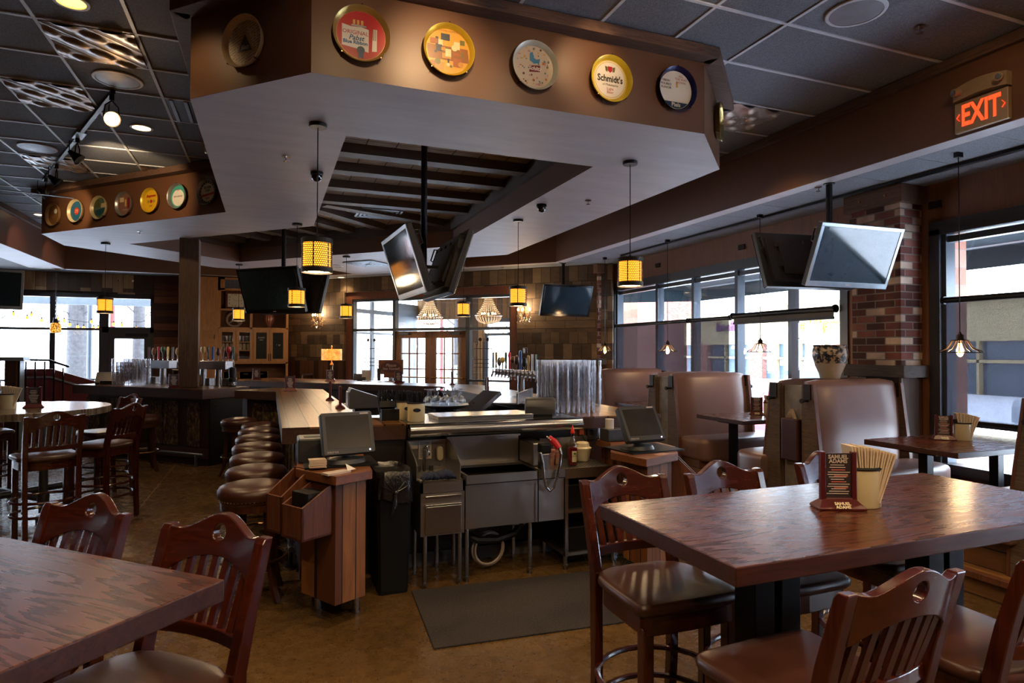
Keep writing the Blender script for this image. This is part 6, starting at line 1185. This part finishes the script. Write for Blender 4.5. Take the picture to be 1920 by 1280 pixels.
for i in range(12): a = pi/2-2*pi*i/12; q = .125/max(abs(cos(a)), abs(sin(a))); text(str(12 if i == 0 else i), .05, m_blackp, t, (q*cos(a), -.057, .2+q*sin(a)), (pi/2, 0, 0))
B().bar((0, -.058, .2), (-.07, -.058, .245), .004, .014, (0, 1, 0)).bar((0, -.058, .2), (.115, -.058, .195), .004, .010, (0, 1, 0)).ob('hands', m_blackp, t)
t = T('ring_ornament', 'round wooden ornament with three spokes on the lower open hutch shelf', 'ornament', (-.74, 15.5, 2.172)); b = B(); b.tube([(.155*cos(a), 0, .18+.155*sin(a)) for a in [2*pi*i/32 for i in range(32)]], .025, 10, closed=True)
for a in (pi/2, pi/2+2.2, pi/2-2.2): b.tube([(0, 0, .18), (.15*cos(a), 0, .18+.15*sin(a))], .018, 8)
b.ob('ring', mat('weathered_wood', '8a7a68', .7, var=.2, scale=20), t, smooth=True)
k = N('striped_copper_glaze'); x = k.n('SeparateXYZ', i0=k.co()).outputs; sw = k.math('SINE', k.math('MULTIPLY', k.math('ARCTAN2', x[1], x[0]), 14)); k.P(Base_Color=k.ramp(k.math('MULTIPLY_ADD', sw, .5, .5), [(.3, '4a241a'), (.7, 'a8705a')]), Roughness=.25)
t = T('striped_vase', 'egg-shaped striped copper vase on the lower open hutch shelf', 'vase', (.0, 15.5, 2.172)); B().lathe([(.05, 0), (.055, .015), (.035, .04), (.08, .09), (.115, .19), (.10, .29), (.06, .34), (.045, .35)], 28).ob('body', k.m, t, smooth=True)
k = N('wicker'); u_ = k.uv('xz'); bw_ = k.n('TexBrick', Vector=u_, Color1=(1, 1, 1, 1), Color2=(.7, .7, .7, 1), Mortar=(.1, .1, .1, 1), Scale=1., Mortar_Size=.004, Brick_Width=.04, Row_Height=.016); k.P(Base_Color=k.mix(bw_.outputs[0], '4a3418', 'c8a878'), Roughness=.8)
m_wick = k.m
for i, lab in enumerate(('leftmost wicker basket in the hutch counter niche', 'second wicker basket in the hutch counter niche', 'third wicker basket in the hutch counter niche')):
    t = T('wicker_basket', lab, 'basket', (-.80+.32*i, 15.25, 1.001), 0, 'wicker baskets in the hutch'); b = B(); R = [[b.v(x*k_, y, z) for x, y in ((-.14, -.12), (.14, -.12), (.14, .12), (-.14, .12))] for z, k_ in ((0, .95), (.17, 1), (.17, .93), (.02, .9))]; b.rings(R).ob('body', m_wick, t); B().box(-.045, .045, -.124, -.118, .11, .145).ob('grip_hole', m_dark, t)
# ================================================================ host area in front of the entrance
t = T('host_stand', 'low dark host counter before the shingle wall', 'counter', (0, 0, 0)); FB().box(1.0*r2, 4.75, -1.85, -1.35, 0, 1.02).ob('body', m_wains, t); FB().box(.97*r2, 4.8, -1.9, -1.3, 1.02, 1.06).ob('counter_top', m_sttop, t)
hx = Vector((1.172, 13.015)); t = T('table_lamp', 'lit table lamp with amber drum shade before the shingle wall', 'lamp', (hx.x, hx.y, 1.061)); hz = 1.061
k = N('mica_shade'); nz = k.noise(k.co(), 14, 4, .7); xz = k.n('SeparateXYZ', i0=k.co()).outputs; k.P(Base_Color=k.ramp(nz, [(.3, '8a5a2a'), (.7, 'c89a5a')]), Emission_Color=k.ramp(nz, [(.35, 'c06010'), (.65, 'ffb050')]), Emission_Strength=.8); B().lathe([(.2, .40), (.2, .625)], 36, caps=(0, 0)).ob('shade', k.m, t, smooth=True)
b = B(); b.lathe([(.07, 0), (.075, .015), (.03, .05), (.018, .1), (.03, .18), (.018, .26), (.04, .31), (.012, .36), (.01, .64), (.02, .66), (.004, .70)], 16); b.ob('base', m_bronzering, t, smooth=True); b = B(); [b.tube([(0, 0, .61), (.2*cos(a), .2*sin(a), .615)], .003, 5) for a in (0, 2.1, 4.2)]; b.ball((0, 0, .52), .03, 10, 8); b.ob('bulb', m_bulb, t); lamp('table_lamp_light', 'POINT', (hx.x, hx.y, hz+.7), 8, size=.05)
t = T('host_sign', 'brown sign reading please seat yourself on a post before the oak doors', 'sign', (2.33, 12.85, 0), -pi/4+.5); B().box(-.25, .25, -.02, .02, 1.17, 1.47).ob('board', m_sttop, t, bevel=.004); b = B().at((0, -.021, 1.32), 0, pi/2); b.lathe([(.105, 0), (.105, .002)], 32, sx=2, sy=1.1); b.ob('oval', mat('oxblood', '4a1a1e', .4, bump=0), t); text('Please', .085, m_print, t, (0, -.025, 1.355), (pi/2, 0, 0), shear=.3); text('Seat Yourself', .07, m_print, t, (0, -.025, 1.285), (pi/2, 0, 0), shear=.3, sx=.9)
B().box(-.14, .14, -.03, .03, 1.10, 1.17).ob('collar', m_sttop, t); B().cyl((0, 0, 0), (0, 0, 1.12), .05, n=16).cyl((0, 0, 0), (0, 0, .03), .16, n=20).ob('post', m_steelf, t, smooth=True)
m_iron = mat('wrought_iron', '2a1e18', .55, .5, bump=.1)
def iron(label, s_, z0):
    t = T('iron_trellis', label, 'ornament', (0, 0, 0)); y = -.14; b = FB()
    for i in range(5): x = s_+(i-2)*.085; b.cyl((x, y, z0), (x, y, z0+.75+.06*(2-abs(i-2))), .007, n=6)
    for z in (.12, .2, .28, .5): b.bar((s_-.22, y, z0+z+.15), (s_+.22, y, z0+z+.15), .014, .014)
    for i in (-1, 1):
        b.tube([(s_+i*(.17+.03*cos(a)), y, z0+.76+.03*sin(a)) for a in [pi*1.6*q/10 for q in range(11)]], .007, 6); b.at((0, 16.45, 0), -pi/4); b.ball((s_+i*.085, y, z0+.84), .03, 6, 4, 1.3, .4, 1.3)
    b.ob('iron_bars', m_iron, t)
iron('wrought iron ornament in the tall left entrance window', 2.22*r2, 1.05); iron('wrought iron ornament in the right entrance window beside the tap row', 4.2*r2, 1.05)
# crystal sconce chandeliers against the shingle wall
m_cry = glassy('crystal', (1, .95, .85), .25, .05, .6)
def sconce(label, a):
    p = Vector((a, 16.45-a))-Vector((.7071, .7071))*.22; t = T('crystal_chandelier', label, 'chandelier', (p.x, p.y, 0), 0, 'small crystal chandeliers on the shingle wall'); z = 2.42
    b = B(); b.cyl((0, 0, z+.1), (0, 0, LO-.002), .004, n=6); b.lathe([(.015, z-.12), (.03, z-.08), (.012, z), (.02, z+.05), (.006, z+.12)], 12); 
    for i in range(5): q = 2*pi*i/5+.3; b.tube([(0, 0, z-.06), (.06*cos(q), .06*sin(q), z-.09), (.12*cos(q), .12*sin(q), z-.04), (.125*cos(q), .125*sin(q), z+.02)], .006, 6); b.at((0, 0, 0))
    b.ob('frame', m_bronzering, t, smooth=True); c = B(); rr = random.Random(3); u_ = B()
    for i in range(5):
        q = 2*pi*i/5+.3; u_.ball((.125*cos(q), .125*sin(q), z+.055), .018, 8, 6, 1, 1, 1.7)
    for i in range(46): q, r_ = rr.uniform(0, 6.28), rr.choice((.05, .10, .15)); c.ball((r_*cos(q), r_*sin(q), z-.04-rr.uniform(.0, .17)+(.15-r_)*-.5), .010, 6, 4, 1, 1, 1.8)
    u_.ob('candle_bulbs', m_bulb, t); c.ob('crystal_drops', m_cry, t, smooth=False); q = p-Vector((.7071, .7071))*.02; lamp('sconce_light', 'POINT', (p.x, p.y, z+.12), 16, size=.08)
sconce('small crystal chandelier with lit candle bulbs left of the entrance', 1.21); sconce('small crystal chandelier with lit candle bulbs right of the entrance', 4.86)
def beaded(label, x, y):
    t = T('beaded_chandelier', label, 'chandelier', (x, y, 0), 0, 'beaded basket chandeliers in the entrance'); z = 2.46; b = B(); w_ = B()
    for i in range(26):
        a = 2*pi*i/26; P = [(.06+.24*(1-s)**2.2, z+.02+.62*s) for s in [j/15 for j in range(16)]]+[(.30*cos(s*1.2), z-.16*sin(s*1.5)) for s in [j/9 for j in range(1, 10)]]
        for r_, zz in P: b.ball((r_*cos(a), r_*sin(a), zz), .011, 5, 4)
    w_.tube([(.305*cos(2*pi*i/32), .305*sin(2*pi*i/32), z+.01) for i in range(32)], .012, 6, closed=True); w_.cyl((0, 0, z+.6), (0, 0, 3.2), .006, n=6); w_.tube([(.11*cos(2*pi*i/20), .11*sin(2*pi*i/20), z-.17) for i in range(20)], .008, 6, closed=True); w_.ob('hoops', m_bronzering, t, smooth=True)
    b.ob('bead_strands', mat('wood_bead', 'b09878', .4, bump=0) if 'wood_bead' not in bpy.data.materials else bpy.data.materials['wood_bead'], t); u_ = B(); [u_.ball((.16*cos(q), .16*sin(q), z+.05), .022, 8, 6, 1, 1, 1.5) for q in (0, 1.26, 2.5, 3.77, 5)]; u_.ob('bulbs', m_bulb, t); lamp('chandelier_light', 'POINT', (x, y, z+.05), 16, size=.15)
beaded('left beaded basket chandelier seen through the entrance glass', 3.60, 14.75); beaded('right beaded basket chandelier seen through the entrance glass', 4.72, 13.65)
t = T('high_chair', 'dark wooden stool frame against the wainscot left of the table lamp', 'chair', (.85, 15.2, 0), .4); b = B()
for s in (-1, 1): b.bar((s*.2, -.2, 0), (s*.13, .05, 1.12), .035, .035).bar((s*.2, .25, 0), (s*.13, .08, 1.12), .035, .035)
for z in (.3, .6, .9): b.bar((-.19, -.1, z), (.19, -.1, z), .03, .04)
b.bar((-.15, .05, 1.1), (.15, .05, 1.1), .05, .04); b.ob('frame', m_stoolwood, t); B().box(-.17, .17, -.12, .15, .62, .65).ob('seat', m_stoolwood, t)
for a, z, lab in ((1.42, 1.42-.27, 'upper dark switch panel right of the table lamp'), (1.5, 1.02, 'lower dark switch panel right of the table lamp')): tag(fbox('', a-.09, a+.09, .0, .04, z-.06, z+.06, 0).ob('switch_panel', m_steelblk), lab, 'switch')
t = T('pocket_board', 'clear holder with dark printed cards on the host counter by the left entrance window', 'holder', (2.03, 12.30, 1.061)); B().at((0, 0, 0), -.3).box(-.07, .07, -.03, .03, 0, .26).ob('holder', m_clear, t); B().at((0, 0, 0), -.3).box(-.06, .0, -.02, .02, .01, .25).ob('cards', m_card, t)
t = T('desk_screen', 'tilted dark tablet screen on the host counter', 'screen', (1.68, 12.65, 1.061)); B().at((0, 0, .07), -.3, rad(-45)).box(-.12, .12, -.01, .01, -.08, .08).ob('tablet', m_reg, t); B().box(-.05, .05, -.02, .06, 0, .03).ob('foot', m_reg, t)
tag(B().at((1.80, 12.60, 1.19), -.3).box(-.09, .09, -.004, .004, -.128, .08).ob('paper_notice', mat('notice_white', 'b8b4b0', .8, bump=0)), 'white paper notice standing on the host counter beside the window frame', 'notice')
# ================================================================ far left
t = T('license_plate', 'framed old license plate stood on end over the left windows', 'plate', (-3.58, 15.985, 3.085)); B().box(-.105, .105, -.02, 0, -.16, .16).ob('board', m_dark, t); B().box(-.085, .07, -.024, -.02, -.145, .145).ob('plate', mat('plate_cream', 'a09a80', .5, bump=0), t); text('279H', .115, mat('plate_brown', '6a3a20', .6, bump=0), t, (-.005, -.0255, .0), (pi/2, pi/2, 0), .0005); B().box(-.06, 0, -.026, -.0245, -.09, -.03).ob('sticker', mat('plate_teal', '1e4a4a', .5, bump=0), t)
tag(B().cbox(-4.12, 15.985, 3.16, .2, .03, .08).ob('wall_vent', m_dark), 'small dark vent block on the barn boards beside the jar pendant chain', 'vent')
t = T('entry_ramp', 'dark red ramp wall sloping down behind the round table', 'ramp', (0, 0, 0)); b = B(); V = [b.v(x, y, z) for y in (13.5, 13.58) for x, z in ((-4.1, 0), (-2.9, 0), (-2.9, 1.05), (-3.65, 1.31), (-4.1, 1.31))]; b.f(V[:5]); b.f(V[5:][::-1]); [b.f([V[i], V[(i+1) % 5], V[5+(i+1) % 5], V[5+i]]) for i in range(5)]; b.ob('ramp_wall', mat('dark_red_wall', '5a1e22', .5, bump=0), t)
B().tube([(-4.05, 13.47, 1.16), (-3.65, 13.47, 1.16), (-2.9, 13.47, .88)], .02, 8).ob('ledge_rail', m_greyalu, t, smooth=True)
t = T('hand_rail', 'black steel hand rail with upright bars before the red ramp wall', 'railing', (0, 0, 0)); b = B(); b.bar((-4.05, 13.3, 1.48), (-3.64, 13.3, 1.47), .05, .035).bar((-3.64, 13.3, 1.47), (-3.33, 13.3, 1.35), .05, .035); b.ob('rail', m_steelblk, t)
for i in range(5): x = -3.97+.137*i; B().bar((x, 13.3, 0), (x, 13.3, 1.45-(.06*max(0, i-2))), .022, .022).ob('upright', m_steelblk, t)
t = T('wire_divider', 'wooden divider with wire mesh panel and thick top at the left picture edge', 'divider', (0, 0, 0)); b = B(); b.box(-5.4, -3.78, 12.55, 12.85, 1.47, 1.53); b.ob('top', m_greyalu, t); B().box(-4.05, -3.85, 12.6, 12.8, 0, 1.47).ob('post', m_wains, t); B().box(-3.87, -3.84, 12.6, 12.8, 0, 1.47).ob('edge', m_greyalu, t)
b = B()
for i in range(24): x = -4.95+.045*i; b.bar((x, 12.7, .8), (x-.35, 12.7, 1.47), .004, .004); b.bar((x-.35, 12.7, .8), (x, 12.7, 1.47), .004, .004)
b.ob('wire_mesh', m_alu, t); B().box(-5.4, -4.05, 12.66, 12.74, 0, .8).ob('lower_panel', m_wains, t); B().box(-5.2, -4.2, 12.5, 12.9, 1.531, 1.56).ob('tray', m_steelblk, t)
# ================================================================ outside
S(B().box(-60, 90, 16.2, 90, -.45, -.4).ob('ground_outside', mat('snow', 'e8ecf2', .8, bump=.1))); S(B().box(6.35, 90, -40, 16.2, -.45, -.4).ob('ground_outside', bpy.data.materials['snow']))
m_fac = mat('tan_stucco', 'b09c74', .9, var=.06, bump=0); m_facb = planks('far_brick', 'sz', .25, .09, [(.2, '8a4a40'), (.8, 'a86458')], .9, .01, .2, (4, 4), off=.5, mcol='8a7a70')
t = T('shop_building', 'tan strip mall building with cornice and shop signs across the parking lot', 'building', (0, 0, 0)); FX = 32
B().box(FX, FX+8, 14, 43, 2.2, 4.35).ob('facade', m_fac, t); b = B(); b.box(FX-.5, FX+8, 22, 34.0, 4.4, 4.75); b.box(FX-.25, FX+8, 14, 43, 4.15, 4.4)
for i in range(30): b.box(FX-.4, FX, 22.2+.4*i, 22.4+.4*i, 4.15, 4.4)
b.ob('cornice', m_fac, t); B().box(FX+.3, FX+8, 14, 43, -.4, 2.2).ob('shop_front', mat('shop_window', '4a5a66', .2, bump=0), t)
for y in (27.2, 34.2, 40): B().box(FX-.1, FX+.5, y, y+1.3, -.4, 2.2).ob('brick_pier', m_facb, t)
b = B(); [b.box(FX-.02, FX+.3, y, y+.12, -.4, 2.2) for y in (20, 22, 24, 26, 29, 31, 33, 36.5, 38)]; b.box(FX-.02, FX+.3, 14, 43, 1.15, 1.3); b.ob('window_bars', m_fac, t)
for i in range(4): B().box(FX-.04, FX, 28.9+1.0*i, 29.6+1.0*i, .75, 1.1).ob('window_poster', mat('poster_%d' % i, ('c8ccd0', 'c0a8a8', 'a8bcc8', 'c8c090')[i], .7, bump=0), t)
text('cartridge world', 1.0, mat('sign_yellow', 'b8a020', .5, bump=0), t, (FX-.15, 28.9, 3.35), (pi/2, 0, -pi/2), .06, bold=.02, sx=.62); text('live office', 1.0, mat('sign_purple', '6a4060', .5, bump=0), t, (FX-.15, 37.5, 3.5), (pi/2, 0, -pi/2), .06, bold=.02, sx=.7)
t = T('brick_building', 'pale red brick building seen through the second window pane', 'building', (0, 0, 0)); B().box(26, 34, 44, 58, -.4, 8).ob('walls', m_facb, t); b = B(); [b.box(25.95, 26.05, 46+2.5*i, 47+2.5*i, 5.2, 6.6) for i in range(4)]; b.ob('windows', bpy.data.materials['shop_window'], t)
S(B().box(7.6, 8.15, 11.9, 12.95, -.4, 3.4).ob('wall_outside_pier', m_extbrick)); S(B().box(6.5, 7.3, 4.69, 5.5, -.4, 3.3).ob('wall_outside_pier', m_extbrick))
m_awn = mat('dark_teal_canvas', '1e2c34', .8, bump=0)
t = T('awning', 'dark teal canvas awning outside the right windows', 'awning', (0, 0, 0)); b = B(); b.quad((6.3, -3, 3.5), (6.3, 10.3, 3.5), (8, 10.3, 2.9), (8, -3, 2.9)); b.quad((8, -3, 2.9), (8, 10.3, 2.9), (8, 10.3, 2.66), (8, -3, 2.66)); b.quad((8, 10.3, 2.9), (6.3, 11.6, 3.5), (6.3, 11.6, 2.66), (8, 10.3, 2.66)); b.quad((6.3, 10.3, 3.5), (6.3, 11.6, 3.5), (8, 10.3, 2.9), (8, 10.3, 2.9001)); b.ob('canvas', m_awn, t)
b = B(); b.tube([(7.95, -3, 2.92), (7.95, 10.25, 2.92)], .02, 6); [b.tube([(6.4, y, 3.3), (7.9, y, 2.9), (7.9, y, 2.7)], .018, 6) for y in (0, 2, 4, 6, 8, 10.1)]; b.ob('frame', m_greyalu, t)
def car(label, loc, rz, col, L=4.4, Wd=1.75, suv=False):
    t = T('parked_car', label, 'car', loc, rz); h = 1.75 if suv else 1.42; P = [(-L/2, .35), (-L/2, .75), (-L/2+.1, .92), (-.95*L/4.4, 1.0), (-.25, h), (1.5 if suv else 1.0, h), (L/2-.35 if suv else 1.75, 1.0 if not suv else 1.1), (L/2, .95), (L/2, .35)]
    m = mat('car_paint_'+col, col, .25, .1, bump=0, coat=.5); b = B(); R = []
    for y, k_ in ((-Wd/2, .96), (-Wd/2+.06, 1), (Wd/2-.06, 1), (Wd/2, .96)): R.append([b.v(x, y*(1 if z < 1.05 else .86), z*k_ if z > .5 else z) for x, z in P])
    b.rings(R).ob('body', m, t, bevel=.03); g = bpy.data.materials.get('car_glass') or mat('car_glass', '26323a', .08, bump=0); b = B()
    for s in (-1, 1): V = [b.v(x, s*(Wd/2*.88+.005), z) for x, z in ((-.85, 1.02), (-.25, h-.07), (1.45 if suv else .95, h-.07), (L/2-.45 if suv else 1.6, 1.04))]; b.f(V)
    V = [b.v(x, y, z) for x, y, z in ((-.97*L/4.4, -Wd*.42, 1.0), (-.97*L/4.4, Wd*.42, 1.0), (-.32, Wd*.38, h-.04), (-.32, -Wd*.38, h-.04))]; b.f(V); b.ob('windows', g, t)
    for x in (-L/2+.8, L/2-.8):
        for s in (-1, 1): o = B().cyl((x, s*(Wd/2-.2), .33), (x, s*(Wd/2+.01), .33), .33, n=22).ob('wheel', m_blackp, t, smooth=True); B().cyl((x, s*(Wd/2+.01), .33), (x, s*(Wd/2+.02), .33), .2, n=18).ob('hub_cap', m_greyalu, o)
    return t
car('red parked car close outside the open window panes', (10.0, 10.9, -.4), rad(8), 'a01828'); car('white parked car with snowy windshield outside the open window panes, behind the red one', (14.6, 13.2, -.4), rad(5), 'd8dce0', suv=True); car('white parked car seen through the mesh shade of the near window', (10.2, 4.6, -.4), rad(8), 'c8ccd0', suv=True); car('pale parked car in the far row seen through the near mesh shade', (19.0, 9.0, -.4), rad(3), 'b0b8c0'); car('dark parked car in the far row seen through the near mesh shade', (19.0, 6.2, -.4), rad(3), '3a3e44')
m_bark = mat('grey_bark', '3c3a3c', .9, var=.3, scale=12, bump=.4); m_redp = mat('red_post', '9a2a28', .5, bump=0)
def tree(label, x, y, r, h, seed, lean=0):
    t = T('bare_tree', label, 'tree', (x, y, -.4)); B().tube([(0, 0, 0), (lean*.3, 0, h*.4), (lean, 0, h)], [r*1.15, r, r*.9], 12).ob('trunk', m_bark, t, smooth=True); b = B(); rr = random.Random(seed)
    for i in range(26):
        z = h*rr.uniform(.35, .95); a = rr.uniform(0, 6.28); p = Vector((lean*z/h, 0, z)); q = p+Vector((cos(a), sin(a), rr.uniform(.3, 1)))*rr.uniform(.6, 1.6); b.tube([p, p.lerp(q, .5)+Vector((0, 0, .1)), q], [.03, .018, .006], 5)
        for j in range(3): c = p.lerp(q, rr.uniform(.3, .9)); b.tube([c, c+Vector((rr.uniform(-.5, .5), rr.uniform(-.5, .5), rr.uniform(.1, .5)))], [.01, .003], 4)
    b.ob('branches', m_bark, t); return t
tree('thick grey trunk behind the left windows, right of the jar pendant', -5.45, 22.6, .28, 7, 1); tree('grey trunk seen through the glazed left door', -3.55, 21.0, .16, 7, 2); tree('pale trunk at the left picture edge behind the left windows', -7.2, 21, .22, 7, 5); tree('bare tree seen through the entrance doors', 5.6, 19.4, .07, 5, 3); tree('bare shrub tree seen through the right entrance window', 7.6, 18.0, .05, 4, 4)
t = T('street_lamp', 'red street lamp seen through the entrance glass', 'lamp post', (5.55, 21.0, -.4)); B().cyl((0, 0, 0), (0, 0, 5), .06, n=10).bar((0, 0, 4.3), (.7, 0, 4.3), .05, .05).ob('post', m_redp, t); B().lathe([(.18, 3.7), (.12, 3.95), (.03, 4.25)], 14, (.7, 0, 0)).ob('lantern', m_redp, t, smooth=True)
tag(B().cyl((-4.15, 20.5, -.4), (-4.15, 20.5, 4), .09, n=12).ob('red_post', m_redp, smooth=True), 'red post outside the glazed left door', 'post'); tag(B().cyl((-4.55, 20, -.4), (-4.55, 20, 4), .06, n=10).ob('grey_post', m_alu), 'slim grey post outside left of the glazed door', 'post')
t = T('porch_rail', 'low black porch railing outside the left windows', 'railing', (0, 0, 0)); b = B(); b.bar((-7, 17.6, .95), (-1.5, 17.6, .95), .05, .04); b.bar((-7, 17.6, .3), (-1.5, 17.6, .3), .04, .03); b.ob('rails', m_steelblk, t); b = B(); [b.bar((-6.9+.13*i, 17.6, .3), (-6.9+.13*i, 17.6, .95), .02, .02) for i in range(41)]; b.ob('balusters', m_steelblk, t)
t = T('awning', 'grey awning edge outside over the left windows', 'awning', (0, 0, 0)); B().box(-9, -1.5, 17.4, 18.2, 2.98, 3.02).box(-9, -1.5, 17.4, 17.5, 2.72, 2.98).ob('valance', mat('grey_canvas', '5a626a', .8, bump=0), t)
m_ob = emis('orange_bulb', 'ff8020', 2.5)
pts = [(-5.6, 2.5), (-5.35, 2.42), (-5.28, 2.5), (-5.05, 2.36), (-4.75, 2.42), (-4.72, 2.3), (-4.6, 2.36), (-4.5, 2.27), (-4.35, 2.22), (-4.2, 2.2), (-4.05, 2.35), (-4.02, 2.2), (-3.9, 2.2), (-3.75, 2.24), (-3.6, 2.3), (-3.4, 2.28), (-3.1, 2.2), (-5.9, 2.4), (-6.3, 2.45), (-2.7, 2.25)]
for i, (x, z) in enumerate(pts):
    t = T('string_light_bulb', 'orange string light bulb hanging outside the left windows', 'bulb', (x, 17.9+.05*(i % 3), z-.03), 0, 'string light bulbs'); B().cyl((0, 0, .05), (0, 0, .10), .016, n=8).cyl((0, 0, .10), (0, 0, 3.01-z), .003, n=5).ob('socket', m_blackp, t); B().ball((0, 0, .02), .035, 10, 7, 1, 1, 1.3).ob('bulb', m_ob, t, smooth=True)
tag(B().tube([(-6.6, 17.95, 2.65), (-5.3, 17.95, 2.52), (-4.2, 17.95, 2.33), (-3.0, 17.95, 2.36), (-2.2, 17.95, 2.6)], .006, 5).ob('string_light_wire', m_blackp), 'black cord of the string lights outside the left windows', 'cord')
t = T('snowy_shrub', 'snowy evergreen shrub seen through the oak entrance doors', 'shrub', (5.2, 17.6, -.4)); b = B(); rr = random.Random(2)
for i in range(240): a, q, z = rr.uniform(0, 6.28), rr.uniform(0, .6), rr.uniform(.2, 1.6); b.ball((q*cos(a)*(1.9-z), q*sin(a)*(1.9-z), z), rr.uniform(.04, .09), 5, 3)
o = b.ob('foliage', mat('snowy_leaf', '8a968a', .8, var=.5, scale=9, bump=0, col2='c8d0d0'), t); B().cyl((0, 0, 0), (0, 0, .6), .05, n=8).ob('stem', m_bark, t)
